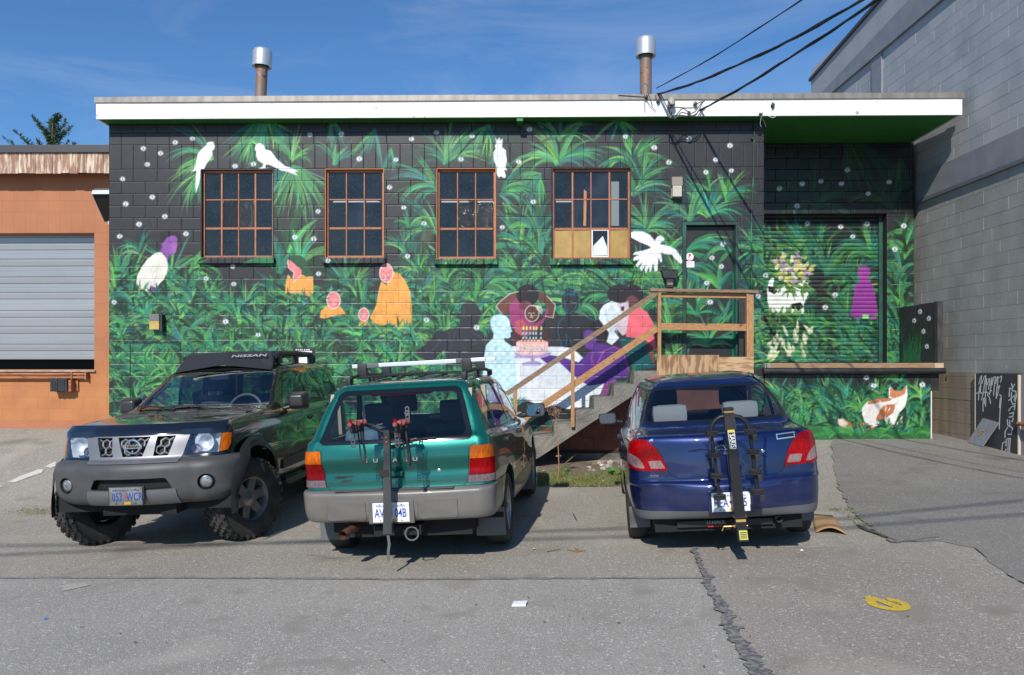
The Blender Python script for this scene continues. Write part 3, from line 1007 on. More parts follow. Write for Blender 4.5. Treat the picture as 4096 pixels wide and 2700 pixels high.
M_PAINT = mat('wall_paint', attr='paint', rough=0.42, bump=0.16, bscale=45, col2=None, spec=0.45)
M_MORTAR = mat('mortar_black', (0.012, 0.012, 0.013), 0.7, bump=.3, bscale=60)
M_BLACK = mat('black_paint', (0.016, 0.015, 0.017), 0.45, bump=.3, bscale=60, col2=(0.03, 0.03, 0.032), scale=8)
M_WHITE = mat('white_fascia', (0.80, 0.80, 0.79), 0.55, col2=(0.60, 0.59, 0.56), scale=2.2, stretch=(1.5, 1, 2.5), lo=.52, hi=.9, bump=.3, bscale=12, bstretch=(1, 1, 30), speck=[((0.34, 0.31, 0.27), 3.3, .71, .74), ((0.5, 0.46, 0.4), 9, .70, .74)])
M_DRIP = mat('drip_edge', (0.16, 0.145, 0.125), 0.5, metal=.3, col2=(0.24, 0.22, 0.2), scale=3, stretch=(3, 1, .6))
M_SOFFIT = mat('soffit_green', (0.03, 0.19, 0.025), .55, col2=(0.022, 0.15, 0.02), scale=6)
M_FRAME = mat('window_timber', (0.42, 0.15, 0.055), 0.5, col2=(0.30, 0.095, 0.04), scale=10, stretch=(4, 4, 1), bump=.2, bscale=90)
M_ORTRIM = mat('trim_timber', (0.52, 0.21, 0.06), 0.6, col2=(0.36, 0.13, 0.05), scale=14, stretch=(5, 5, .6), bump=.3, bscale=70)
M_PANE = mat('wired_glass', (0.008, 0.01, 0.011), 0.1, col2=(0.016, 0.018, 0.02), scale=3, bump=.12, bscale=60, bstretch=(1, 1, 1.6), spec=.55, speck=[((.05,.055,.055), 55, .62, .7)])
M_PANE2 = mat('ribbed_glass', (0.012, 0.014, 0.015), 0.1, col2=(0.02, 0.022, 0.024), scale=2, bump=.3, bscale=80, bstretch=(.4, .4, 3), spec=.4)
M_PANEC = mat('clear_glass', (0.012, 0.014, 0.022), 0.04, col2=(0.03, 0.034, 0.045), scale=3, spec=.5)
M_YBOARD = mat('yellow_board', (0.42, 0.27, 0.07), 0.35, col2=(0.33, 0.20, 0.045), scale=6, bump=.15, bscale=160, spec=.6)
M_PAPER = mat('white_paper', (0.72, 0.74, 0.72), 0.8, col2=(0.55, 0.58, 0.57), scale=5, bump=.2, bscale=20)

building = bthing('painted_building', 0, 0, 0, 'low black block building covered by a jungle mural under a white roof fascia', 'building')
xL, xR = P(436, 1000)[0], P(3057, 1000)[0]
zS = 5.66
YF = -0.28                       # face of the fascia
YR = 1.3                         # wall of the loading bay
YD = 1.52                        # roller shutter
xE = P(3655, 1000, YR)[0]
zb = P(450, 678)[1]              # bed joint level with the window heads
CO = 0.2035

WIN = [(803, 1094, 1031, 4), (1300, 1536, 1031, 3), (1746, 1984, 1035, 3), (2207, 2524, 1036, 4)]
openings = []
for (u0, u1, v1, n) in WIN:
    um = (u0 + u1) / 2
    openings.append((P(u0, 850)[0], P(u1, 850)[0], P(um, v1)[1], zb))
dox0, dox1, doz1 = P(2730, 1100)[0], P(2953, 1100)[0], P(2840, 887)[1]
openings.append((dox0, dox1, 0.9, doz1))


def subtract(rects, o):
    out = []
    for (a, b, c, d) in rects:
        x0, x1, z0, z1 = max(a, o[0]), min(b, o[1]), max(c, o[2]), min(d, o[3])
        if x1 - x0 <= 1e-4 or z1 - z0 <= 1e-4:
            out.append((a, b, c, d))
            continue
        if x0 > a: out.append((a, x0, c, d))
        if x1 < b: out.append((x1, b, c, d))
        if z0 > c: out.append((x0, x1, c, z0))
        if z1 < d: out.append((x0, x1, z1, d))
    return [r for r in out if r[1] - r[0] > .018 and r[3] - r[2] > .012]


rows = [(zb - CO * (k + 1), zb - CO * k, 0.405, k % 2) for k in range(23)]
rows += [(zb, zb + 2 * CO, 0.2035, 0), (zb + 2 * CO, zb + 3 * CO, 0.405, 1), (zb + 3 * CO, zS, 0.405, 0)]
blocks = []
for (z0, z1, w, odd) in rows:
    x = xL - (w / 2 if odd else 0)
    while x < xR - 1e-3:
        a, b = max(x, xL), min(x + w, xR)
        x += w
        if b - a < .02:
            continue
        for r in [(a, b, z0, z1)]:
            ps = [r]
            for o in openings:
                ps = subtract(ps, o)
            blocks += ps


def joint_glint(c, X, Zz):  # sun and sky glints on the bed joints, painted whitish along block tops
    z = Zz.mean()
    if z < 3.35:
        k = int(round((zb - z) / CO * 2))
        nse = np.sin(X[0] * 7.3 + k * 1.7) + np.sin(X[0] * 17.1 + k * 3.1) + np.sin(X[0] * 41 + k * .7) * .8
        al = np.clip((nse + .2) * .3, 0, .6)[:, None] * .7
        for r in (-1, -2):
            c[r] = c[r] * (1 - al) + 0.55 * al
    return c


# face pieces in order of how much of them shows
vis = sorted(blocks, key=lambda r: -((r[1] - r[0]) * (r[3] - r[2]) * (1 if (r[2] > 2.35 or r[2] > 1.75 and (r[0] < -3.0 or -.2 < r[0])) else .1)))
brd = random.Random(5)
yj = lambda: brd.uniform(-.0012, .0012)
for r in vis[:296]:
    painted_rects('block', [(*r, yj())], M_PAINT, building, joint_glint=joint_glint)
tag(painted_rects('lower_blocks', [(*r, yj()) for r in vis[296:]], M_PAINT, building, cell=.0125, joint_glint=joint_glint), kind='stuff')
back = [(xL, xR, .15, zS)]
for o in openings:
    back = subtract(back, o)
mb = MB()
for (a, b, c, d) in back:
    mb.box(a, b, .0032, .19, c, d)
bb(mb, 'mortar_bed', M_MORTAR, building)
# shell of the building behind the face
mb = MB()
mb.box(xL, xL + .19, .195, 8.0, .15, zS)
mb.box(xR - .19, xR, .195, YR + .2, .15, zS)
mb.box(xL + .2, xE, 8.0, 8.2, .15, zS)
mb.box(xE - .19, xE, YR + .2, 7.99, .15, zS)
mb.box(xL + .2, xR - .2, 1.9, 1.95, .2, zS - .01)
bb(mb, 'rear_walls', M_MORTAR, building)
# loading bay head and jamb
sx0, sx1 = P(3030, 1000, YD)[0], P(3512, 1000, YD)[0]
jx0 = P(3548, 1000, YR)[0]
zD = P(3300, 855, YR)[1]
rr = []
z, k = zD, 0
while z < zS - .01:
    z1 = min(z + CO, zS)
    x = xR - (.2 if k % 2 else 0)
    while x < xE:
        a, b = max(x, xR + .001), min(x + .405, xE)
        if b - a > .02:
            rr.append((a, b, z, z1, YR + yj()))
        x += .405
    z, k = z1, k + 1
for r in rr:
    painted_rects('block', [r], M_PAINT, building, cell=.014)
z, k = 1.66, 0
while z < zD - .01:
    z1 = min(z + CO, zD)
    painted_rects('block', [(jx0, xE, z, z1, YR + yj())], M_PAINT, building, cell=.0105, joint_glint=joint_glint)
    z, k = z1, k + 1
mb = MB()
mb.box(xR, xE, YR + .006, YR + .19, zD, zS)
mb.box(jx0, xE - .001, YR + .006, YR + .19, .3, zD)
bb(mb, 'bay_mortar_bed', M_MORTAR, building)
# roller shutter: slat by slat
sh = bthing('roller_shutter', (sx0 + sx1) / 2, YD, 1.66, 'roller shutter painted with a flower-headed white figure and a purple figure', 'shutter')
ORG[sh.name] = (0, 0, 0)
sh.location = toworld(0, 0, 0)
nsl = 37
pz = (zD + .12 - 1.665) / nsl
for i in range(nsl):
    painted_rects('slat', [(sx0, sx1, 1.665 + i * pz, 1.665 + (i + 1) * pz, YD)], M_PAINT, sh, cell=.0105, gap=.003, back=.014, slat=.011)
mb = MB().box(sx1 - .005, sx1 + .11, YD - .05, YD + .03, 1.66, zD + .1)
M_GUIDE = mat('guide_green', (0.012, 0.10, 0.06), .45, col2=(0.02, 0.05, 0.04), scale=7)
bb(mb, 'guide_rail', M_GUIDE, sh)
mb = MB().box(sx0, sx1 + .1, YD + .05, YD + .09, 1.5, zD + .3)
bb(mb, 'backing', M_BLACK, sh)

# roof: slab, soffit, fascia, drip edge
fxL, fxR = P(384, 430, YF)[0], P(3849, 420, YF)[0]
mb = MB().box(fxL + .03, fxR - .03, YF + .04, 8.3, zS + .02, zS + .3)
bb(mb, 'roof_slab', mat('roof_membrane', (0.08, 0.08, 0.08), .9), building)
mb = MB().box(fxL + .02, fxR - .02, YF + .035, 8.25, zS - .004, zS + .018)
bb(mb, 'soffit', M_SOFFIT, building)
zf1 = zS + .265
fj = [fxL, P(2055, 430, YF)[0], P(3150, 430, YF)[0], fxR]
for a, b in zip(fj, fj[1:]):
    mb = MB().box(a + .001, b - .001, YF, YF + .034, zS - .012, zf1, .002)
    bb(mb, 'fascia_board', M_WHITE, building)
for xx in (fxL, fxR - .032):
    bb(MB().box(xx, xx + .032, YF + .0345, 8.3, zS - .012, zf1), 'fascia_board', M_WHITE, building)
dj = [fxL - .02, P(510, 430, YF)[0], P(1900, 430, YF)[0], P(2790, 430, YF)[0], P(3430, 430, YF)[0], fxR + .025]
for i, (a, b) in enumerate(zip(dj, dj[1:])):
    o_ = (i % 2) * .003
    mb = MB().prism([(YF - .014 - o_, zf1 - .004), (YF - .024 - o_, zf1 - .012), (YF - .018 - o_, zf1 + .078 + o_), (YF + .25, zf1 + .085 + o_), (YF + .25, zf1 + .03)], a + .0006, b - .0006, 'x')
    bb(mb, 'drip_edge', M_DRIP, building)
bb(MB().box(fxL - .015, fxR + .02, YF + .251, 8.3, zf1 + .03, zf1 + .07), 'roof_edge', M_DRIP, building)
bb(MB().box(P(2068, 470, -.05)[0], P(2092, 470, -.05)[0], -.26, -.005, zS - .07, zS - .005), 'soffit_bracket', M_SOFFIT, building)

# windows
for wi, ((u0, u1, v1, n), o) in enumerate(zip(WIN, openings)):
    x0, x1, z0, z1 = o
    w = empty('window', (0, 0, 0))
    w.parent = building
    yw = .085
    mb = MB()
    mb.box(x0, x0 + .012, -.003, .18, z0, z1).box(x1 - .012, x1, -.003, .18, z0, z1).box(x0 + .0125, x1 - .0125, -.001, .18, z1 - .012, z1).box(x0 + .0125, x1 - .0125, .001, .18, z0, z0 + .012)
    bb(mb, 'reveal', M_ORTRIM if wi in (1, 2) else M_BLACK, building, parent=w)
    x0, x1, z0, z1 = x0 + .0125, x1 - .0125, z0 + .0125, z1 - .0125
    fw = .03
    mb = MB()
    mb.box(x0, x0 + fw, yw - .025, yw + .03, z0, z1, .003).box(x1 - fw, x1, yw - .025, yw + .03, z0, z1, .003)
    mb.box(x0 + fw, x1 - fw, yw - .024, yw + .03, z1 - fw - .012, z1, .003).box(x0 + fw, x1 - fw, yw - .024, yw + .03, z0, z0 + fw, .003)
    bb(mb, 'frame', M_FRAME, building, parent=w)
    gx = [x0 + fw + (x1 - x0 - 2 * fw) * i / n for i in range(n + 1)]
    hs = [z0 + fw, z0 + fw + (z1 - z0) * .315, z0 + fw + (z1 - z0) * .645, z1 - fw - .012]
    for i in range(1, n):
        h = .017 if n == 3 or i == 2 else .028
        bb(MB().box(gx[i] - h / 2, gx[i] + h / 2, yw - .018, yw + .012, z0 + fw, z1 - fw - .012, .002), 'muntin', M_FRAME, building, parent=w)
    for j in (1, 2):
        h = .034 if j == 1 else .017
        for i in range(n):
            bb(MB().box(gx[i] + .014, gx[i + 1] - .014, yw - .016, yw + .012, hs[j] - h / 2, hs[j] + h / 2, .002), 'muntin', M_FRAME, building, parent=w)
    for i in range(n):
        for j in range(3):
            pm = M_PANE
            if wi == 2 and j == 1 and i > 0: pm = M_PANE2
            if wi == 0 and j == 1 and i in (1, 2): pm = M_PANE2
            if wi == 1 and j == 1 and i == 1: pm = M_PANEC
            if wi == 3 and j > 0 and i in (1, 2): pm = M_PANEC
            if wi == 3 and j == 0: pm = M_YBOARD
            if wi == 3 and j == 0 and i == 2: pm = M_PANEC
            ty = brd.uniform(-.0012, .0012)
            tx_, tz_ = brd.uniform(-.0035, .0035), brd.uniform(-.004, .004)
            xa_, xb_, zc0, zc1 = gx[i] + .002, gx[i + 1] - .002, hs[j] + .002, hs[j + 1] - .002
            mb = MB().add([(xa_, yw - .004 - tx_ - tz_, zc0), (xb_, yw - .004 + tx_ - tz_, zc0), (xb_, yw - .004 + tx_ + tz_, zc1), (xa_, yw - .004 - tx_ + tz_, zc1), (xa_, yw + .006, zc0), (xb_, yw + .006, zc0), (xb_, yw + .006, zc1), (xa_, yw + .006, zc1)], [(0, 1, 2, 3), (7, 6, 5, 4), (0, 4, 5, 1), (1, 5, 6, 2), (2, 6, 7, 3), (3, 7, 4, 0)])
            bb(mb, 'pane', pm, building, parent=w)
    if wi == 3:
        a, b, c, d = gx[2] + .01, gx[3] - .01, hs[0], hs[1]
        mb = MB()
        for (q0, q1, q2, q3) in ((a, a + .02, c, d), (b - .02, b, c, d), (a + .0205, b - .0205, d - .03, d), (a + .0205, b - .0205, c, c + .02)):
            mb.box(q0, q1, yw - .012, yw - .0045, q2, q3)
        bb(mb, 'inner_frame', mat('white_trim', (0.75, 0.75, 0.74), .5), building, parent=w)
        mb = MB().prism([(a + .022, c + .025), (b - .025, c + .03), (b - .03, c + .17), (b - .10, d - .12), (a + .03, c + .19)], yw - .011, yw - .005)
        bb(mb, 'paper_sheet', M_PAPER, building, parent=w)
        mb = MB().box(gx[3] + .03, gx[3] + .16, yw - .008, yw - .0045, hs[1] + .05, hs[3] - .16)
        bb(mb, 'pale_strip', mat('pale_strip', (0.16, 0.18, 0.19), .5), building, parent=w)
        mb = MB().prism([(gx[1] + .18, hs[1] + .05), (gx[1] + .225, hs[1] + .05), (gx[1] + .235, hs[2] + .13), (gx[1] + .19, hs[2] + .17)], yw - .009, yw - .0045)
        bb(mb, 'paint_stick', M_ORTRIM, building, parent=w)
    # sill, brick by brick
    sx_0, sx_1 = o[0] - .03, o[1] + .03
    k = max(6, int((sx_1 - sx_0) / .11))
    for i in range(k):
        a, b = sx_0 + (sx_1 - sx_0) * i / k, sx_0 + (sx_1 - sx_0) * (i + 1) / k
        ob = painted_rects('sill_brick', [(a, b, o[2] - .105, o[2] - .004, -.075 + yj() * 2)], M_PAINT, w, gap=.003, back=.005)
    bb(MB().box(sx_0 + .002, sx_1 - .002, -.07, .004, o[2] - .102, o[2] - .006), 'sill_core', M_MORTAR, building, parent=w)
    # strip of reflected light, drawn as a grey bar on the panes
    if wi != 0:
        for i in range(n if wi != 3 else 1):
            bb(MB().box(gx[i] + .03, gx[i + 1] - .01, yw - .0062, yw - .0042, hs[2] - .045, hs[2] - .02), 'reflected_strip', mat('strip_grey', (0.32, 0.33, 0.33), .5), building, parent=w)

# door
door = empty('door', (0, 0, 0))
door.parent = building
lx0, lx1, lz1 = P(2741, 1100, .1)[0], P(2936, 1100, .1)[0], P(2840, 905, .1)[1]
painted_rects('leaf', [(lx0, lx1, 1.54, lz1, .1)], M_PAINT, door)
M_DFR = mat('door_frame_paint', (0.018, 0.03, 0.026), .45, col2=(0.012, 0.09, 0.06), scale=2.2, lo=.45, hi=.6)
mb = MB()
mb.box(dox0 + .001, lx0 - .002, .0, .14, 1.54, lz1 + .004, .004).box(lx1 + .002, dox1 - .001, .0, .14, 1.54, lz1 + .004, .004).box(dox0 + .001, dox1 - .001, -.001, .14, lz1 + .005, doz1 - .001, .004)
bb(mb, 'frame', M_DFR, building, parent=door)
mb = MB().box(lx1 + .001, lx1 + .03, .05, .099, 1.54, lz1)
bb(mb, 'stop', mat('teal_paint', (0.006, 0.16, 0.10), .4), building, parent=door)
M_STK = mat('sticker_white', (0.74, 0.74, 0.73), .4)
M_RED = mat('sign_red', (0.62, 0.02, 0.03), .4)
cx_, cz_ = P(2759, 1027, .09)
mb = MB().prism([(cx_ + .068 * math.cos(math.pi / 8 + k * math.pi / 4), cz_ + .068 * math.sin(math.pi / 8 + k * math.pi / 4)) for k in range(8)], .0905, .0985)
stk = bb(mb, 'sticker', M_STK, building, parent=door)
text_obj('letter', 'P', .085, frame((cx_, .089, cz_ + .012), (1, 0, 0), (0, 0, 1)), M_RED, door, bold=.004)
for k in range(3):
    bb(MB().box(cx_ - .03, cx_ + .03 - .008 * k, .0893, .0902, cz_ - .036 - k * .008, cz_ - .033 - k * .008), 'small_print', M_RED, building, parent=door)
cx2, cz2 = P(2761, 1057, .09)
bb(MB().box(cx2 - .068, cx2 + .068, .092, .0985, cz2 - .052, cz2 + .052), 'notice', M_STK, building, parent=door)
for k in range(5):
    bb(MB().box(cx2 - .052, cx2 + .05 - .012 * (k % 3), .0912, .0918, cz2 + .03 - k * .014, cz2 + .034 - k * .014), 'small_print', mat('print_grey', (.35, .33, .33), .6) if k else M_RED, building, parent=door)

# ------------------------------------------------------------------ loading dock
dkx1 = P(3772, 1450, -.02)[0]
dock = bthing('loading_dock', (xR + dkx1) / 2, .6, .4, 'concrete loading dock with timber edge, black pipe bumper and fox painted panels', 'loading dock')
mb = MB().box(xR + .01, dkx1 - .02, .01, YD + .5, 1.52, 1.655, .01)
bb(mb, 'deck', mat('dock_concrete', (0.30, 0.29, 0.26), .85, col2=(0.2, 0.19, 0.17), scale=5, bump=.4, bscale=50), dock)
M_WOOD = mat('weathered_timber', (0.36, 0.23, 0.13), .75, col2=(0.20, 0.115, 0.06), scale=5, stretch=(1.2, 14, 14), lo=.3, hi=.7, bump=.4, bscale=14, bstretch=(1, 14, 14), speck=[((0.09, 0.05, 0.03), 9, .7, .76)])
M_WOODL = mat('pale_timber', (0.55, 0.42, 0.28), .75, col2=(0.42, 0.29, 0.17), scale=6, stretch=(1.5, 12, 12), bump=.3, bscale=14, bstretch=(1, 14, 14))
w0, w1 = P(3085, 1450, -.05)[0], P(3737, 1450, -.05)[0]
bb(MB().box(w0, w1, -.06, .009, 1.572, 1.652, .006), 'timber_edge', M_WOOD, dock)
bb(MB().box(w1 + .002, dkx1 - .01, -.062, .009, 1.574, 1.654, .006), 'timber_end', M_WOODL, dock)
bb(MB().box(xR + .03, w0 - .002, -.06, .009, 1.57, 1.65, .008), 'timber_stub', mat('grey_timber', (.34, .33, .3), .8, col2=(.2, .19, .17), scale=20), dock)
M_RUB = mat('black_rubber', (0.014, 0.014, 0.016), .42, col2=(0.03, 0.03, 0.033), scale=9, bump=.25, bscale=25)
mb = MB().tube([(P(3052 + i * 60.4, 1478, -.07)[0], -.085 + brd.uniform(-.004, .004), 1.525 + brd.uniform(-.003, .003)) for i in range(13)], .052, 12)
bb(mb, 'pipe_bumper', M_RUB, dock, True)
fx1 = P(3722, 1600, .0)[0]
pj = [xR + .005, P(3352, 1600)[0], fx1]
for a, b in zip(pj, pj[1:]):
    painted_rects('front_panel', [(a, b, .34, 1.475, -.012)], M_PAINT, dock, cell=.0105, gap=.002, back=.006)
bb(MB().box(xR + .006, fx1 - .004, -.006, .3, .3, 1.5), 'dock_wall', M_MORTAR, dock)
bb(MB().box(fx1 - .003, fx1 + .018, -.014, .2, .32, 1.19, .003), 'panel_edge', mat('cream_edge', (.6, .58, .5), .7), dock)
bb(MB().box(fx1 - .003, dkx1 - .06, -.010, .5, 1.2, 1.5, .003), 'upper_return', M_BLACK, dock)
bb(MB().box(fx1 + .02, dkx1 - .12, .12, .6, .2, 1.2), 'pier', M_MORTAR, dock)
# black end panel with eyes
ep = bthing('end_panel', dkx1 - .04, .6, 1.655, 'black plywood panel with painted eyes and post at the right end of the dock', 'panel')
mb = MB().prism([(.07, 1.657), (YR - .01, 1.657), (YR - .01, 2.66), (.62, 2.655), (.6, 2.665), (.07, 2.66)], dkx1 - .075, dkx1 - .05, 'x')
bb(mb, 'board', M_BLACK, ep)
mb = MB().box(dkx1 - .095, dkx1 - .005, -.035, .068, 1.657, 2.67, .005)
bb(mb, 'post', mat('post_black', (.022, .021, .024), .6, col2=(.06, .055, .05), scale=9, stretch=(4, 4, .6)), ep)
M_EYEW = mat('eye_white', (.75, .76, .76), .5)
for (ev, ew) in PANEL_EYES:
    u, vv = ev * 1.7217, ew * 1.7217
    yy = (dkx1 - .08) * FPX / (u - CX) - D + .11
    zz = CH + (HZ - vv) * (yy + D - .11) / FPX
    mb = MB()
    pts = []
    for k in range(24):
        t = 2 * math.pi * k / 24
        s_ = 1.0 if k % 3 == 0 else .58
        pts.append((yy + .085 * math.cos(t) * s_, zz + .05 * math.sin(t) * s_))
    mb.prism(pts, dkx1 - .0775, dkx1 - .0752, 'x')
    bb(mb, 'painted_eye', M_EYEW, ep)
    mb = MB().prism([(yy + .022 * math.cos(2 * math.pi * k / 10), zz + .014 * math.sin(2 * math.pi * k / 10)) for k in range(10)], dkx1 - .0795, dkx1 - .078, 'x')
    bb(mb, 'iris', mat('iris_blue', (.05, .2, .32), .5), ep)
mb = MB()
for i in range(60):
    y0 = brd.uniform(.55, 1.15)
    z0 = 1.67
    h = brd.uniform(.25, .62)
    lean = brd.uniform(-.22, .1)
    x_ = dkx1 - .0758 - i * 1e-5
    mb.add([(x_, y0 - .012, z0), (x_, y0 + .012, z0), (x_, y0 + lean * .6 + .007, z0 + h * .7), (x_, y0 + lean * 1.3, z0 + h), (x_, y0 + lean * .6 - .007, z0 + h * .7)], [(0, 1, 2, 3, 4)])
tag(bb(mb, 'painted_grass', mat('grass_paint', (.01, .10, .05), .5, col2=(.03, .17, .06), scale=20), ep), kind='stuff')

# ------------------------------------------------------------------ concrete stairs
YS = -.88


def PS(u, v):
    return P(u, v, YS)


zL = PS(2536, 1484)[1]
M_CONC = mat('stair_concrete', (0.215, 0.20, 0.17), .9, col2=(0.11, 0.105, 0.088), scale=3, lo=.35, hi=.7, bump=.8, bscale=38, speck=[((.42, .4, .36), 60, .62, .7), ((.08, .08, .07), 34, .66, .75)])
nos = [PS(2536 - i * 80.2, 1484 + i * 52.3) for i in range(8)]
prof = []
gz = -.06
prof.append((nos[7][0] - .05, gz))
for i in range(7, 0, -1):
    prof.append((nos[i][0], nos[i][1] - (.0 if i < 7 else .0)))
    prof.append((nos[i - 1][0], nos[i][1]))
prof.append(nos[0])
xEnd = PS(3012, 1484)[0]
prof += [(xEnd, nos[0][1]), (xEnd, nos[0][1] - .22), (PS(2640, 1540)[0], nos[0][1] - .22), PS(2539, 1577), PS(2159, 1828), PS(2040, 1906)]
prof[-1] = (prof[-1][0], gz)
stairs = bthing('concrete_stairs', (prof[0][0] + xEnd) / 2, -.5, gz, 'rough concrete stairs rising along the mural to the door landing', 'stairs')
bm = bmesh.new()
vs0 = [bm.verts.new((p[0], YS, p[1])) for p in prof]
f0 = bm.faces.new(vs0)
ex = bmesh.ops.extrude_face_region(bm, geom=[f0])
bmesh.ops.translate(bm, verts=[g for g in ex['geom'] if isinstance(g, bmesh.types.BMVert)], vec=(0, .87, 0))
bmesh.ops.bevel(bm, geom=[e for e in bm.edges if abs(e.verts[0].co.y - e.verts[1].co.y) > .5], offset=.014, segments=2, affect='EDGES')
bmesh.ops.triangulate(bm, faces=[f for f in bm.faces if len(f.verts) > 4])
bmesh.ops.subdivide_edges(bm, edges=[e for e in bm.edges if e.calc_length() > .25], cuts=2, use_grid_fill=False)
srd = random.Random(3)
for v_ in bm.verts:
    if v_.co.z < nos[0][1] - .05:
        v_.co += Vector((srd.uniform(-.006, .006), srd.uniform(-.008, .004), srd.uniform(-.006, .006)))
bb(MB().bm(bm), 'flight', M_CONC, stairs)
bb(MB().box(PS(2640, 1500)[0], xEnd - .05, -.78, -.01, gz, nos[0][1] - .225), 'landing_wall', mat('rust_wall', (0.17, 0.06, 0.03), .8, col2=(.11, .04, .022), scale=3), stairs)
bb(MB().box(P(2080, 1800)[0], PS(2640, 1500)[0] - .01, -.02, -.008, gz, .16), 'foundation_strip', mat('foundation', (.16, .15, .13), .95, col2=(.07, .065, .06), scale=4, bump=.6, bscale=30), stairs)

# ------------------------------------------------------------------ timber handrail with plywood kick board
M_CEDAR = mat('cedar', (0.44, 0.23, 0.09), .6, col2=(0.30, 0.14, 0.05), scale=6, stretch=(2, 12, 12), bump=.3, bscale=14, bstretch=(1.5, 14, 14), speck=[((.14, .06, .03), 8, .72, .76)])
M_CEDARV = mat('cedar_post', (0.44, 0.24, 0.10), .6, col2=(0.29, 0.14, 0.055), scale=6, stretch=(12, 12, 2), bump=.3, bscale=14, bstretch=(14, 14, 1.5), speck=[((.14, .06, .03), 8, .72, .76)])
M_GREYT = mat('grey_rail', (0.28, 0.19, 0.12), .75, col2=(0.16, 0.10, 0.06), scale=6, stretch=(2, 14, 14), bump=.3, bscale=14, bstretch=(1.5, 14, 14))
M_PLY = mat('plywood', (0.42, 0.27, 0.145), .75, col2=(0.22, 0.115, 0.055), scale=3.2, stretch=(5, 5, 1.1), detail=4, lo=.47, hi=.58, bump=.2, bscale=20)
M_PLY2 = mat('plywood_pale', (0.48, 0.32, 0.17), .75, col2=(0.30, 0.165, 0.08), scale=3.0, stretch=(1.2, 6, 6), detail=4, lo=.48, hi=.6, bump=.2, bscale=20)
hr = bthing('timber_handrail', PS(2640, 1500)[0], YS, nos[0][1], 'cedar handrail with posts and plywood kick board around the stair landing', 'handrail')
yo = YS - .02
x_a, x_b = PS(2629, 1300)[0], PS(2642, 1300)[0]
bb(MB().box(x_a, x_b, yo - .045, yo + .045, nos[0][1] - .05, PS(2635, 1172)[1], .004), 'post', M_CEDARV, hr)
x_c, x_d = PS(2982, 1300)[0], PS(3010, 1300)[0]
bb(MB().box(x_c, x_d, yo - .045, yo + .05, PS(2990, 1432)[1], PS(2990, 1180)[1], .006), 'post', M_CEDARV, hr)
bb(MB().box(P(2955, 1300, -.1)[0], P(2985, 1300, -.1)[0], -.12, -.02, nos[0][1], PS(2990, 1180)[1] - .02, .006), 'post', M_BLACK, hr)
mb = MB().beam((PS(2597, 1162)[0], yo, PS(2597, 1161)[1]), (PS(3027, 1162)[0], yo, PS(3027, 1168)[1]), .14, .045)
bb(mb, 'cap_rail', M_GREYT, hr)
mb = MB().beam((x_b, yo + .02, PS(2700, 1180)[1]), (x_c, yo + .02, PS(2900, 1184)[1]), .04, .07)
bb(mb, 'top_rail', M_CEDAR, hr)
mb = MB().beam((x_b + .001, yo - .005, PS(2700, 1306)[1]), (x_c - .001, yo - .005, PS(2900, 1310)[1]), .04, .105)
bb(mb, 'mid_rail', M_CEDAR, hr)
a, b = PS(2628, 1170), PS(1990, 1600)
mb = MB().beam((a[0], yo, a[1]), (b[0], yo, b[1]), .09, .075)
bb(mb, 'sloped_cap_rail', M_GREYT, hr)
a, b = PS(2628, 1312), PS(2060, 1696)
mb = MB().beam((a[0], yo - .005, a[1]), (b[0], yo - .005, b[1]), .04, .10)
bb(mb, 'sloped_mid_rail', M_CEDAR, hr)
for uu, v0_, v1_ in ((2290, 1408, 1706), (2062, 1560, 1850)):
    xm = PS(uu, 1500)[0]
    bb(MB().box(xm - .027, xm + .027, yo - .062, yo - .026, PS(uu, v1_)[1], PS(uu, v0_)[1], .004), 'post', M_CEDARV, hr)
xs = [PS(2624, 1450)[0], PS(2871, 1450)[0], PS(3008, 1450)[0]]
bb(MB().box(xs[0], xs[1] - .001, yo - .064, yo - .047, nos[0][1] - .16, PS(2700, 1420)[1], .002), 'plywood_board', M_PLY, hr)
bb(MB().box(xs[1] + .001, xs[2], yo - .066, yo - .047, nos[0][1] - .16, PS(2900, 1428)[1], .002), 'plywood_board', M_PLY2, hr)
# ------------------------------------------------------------------ ground
def asphalt(name, base, light, dark, k=1.0):
    return mat(name, base, .9, col2=tuple(c * .80 for c in base), scale=.55, detail=8, lo=.42, hi=.75, bump=.6, bscale=140,
               speck=[(light, 110 * k, .53, .68), (dark, 130 * k, .55, .70), (tuple(c * 1.2 for c in light), 46 * k, .62, .68), (tuple(c * .78 for c in base), 2.6, .60, .74), (tuple(c * .62 for c in base), 1.15, .64, .80), (tuple(c * 1.35 for c in base), .8, .60, .8)])


M_ASPH = asphalt('lot_asphalt', (0.3064, 0.2754, 0.2267), (0.45, 0.425, 0.385), (0.085, 0.078, 0.068), 1.0)
M_LANE = asphalt('lane_asphalt', (0.3243, 0.3005, 0.2602), (0.45, 0.435, 0.405), (0.095, 0.09, 0.085), 1.1)
M_RAMP = asphalt('ramp_asphalt', (0.2034, 0.1902, 0.1671), (0.29, 0.28, 0.262), (0.065, 0.063, 0.06), .9)
M_PATCH = asphalt('patch_asphalt', (0.2857, 0.2528, 0.2172), (0.40, 0.37, 0.335), (0.09, 0.083, 0.076), 1.0)
M_TAR = mat('tar', (0.10, 0.098, 0.095), .85, col2=(0.24, 0.23, 0.22), scale=34, lo=.42, hi=.62, bump=.5, bscale=120)

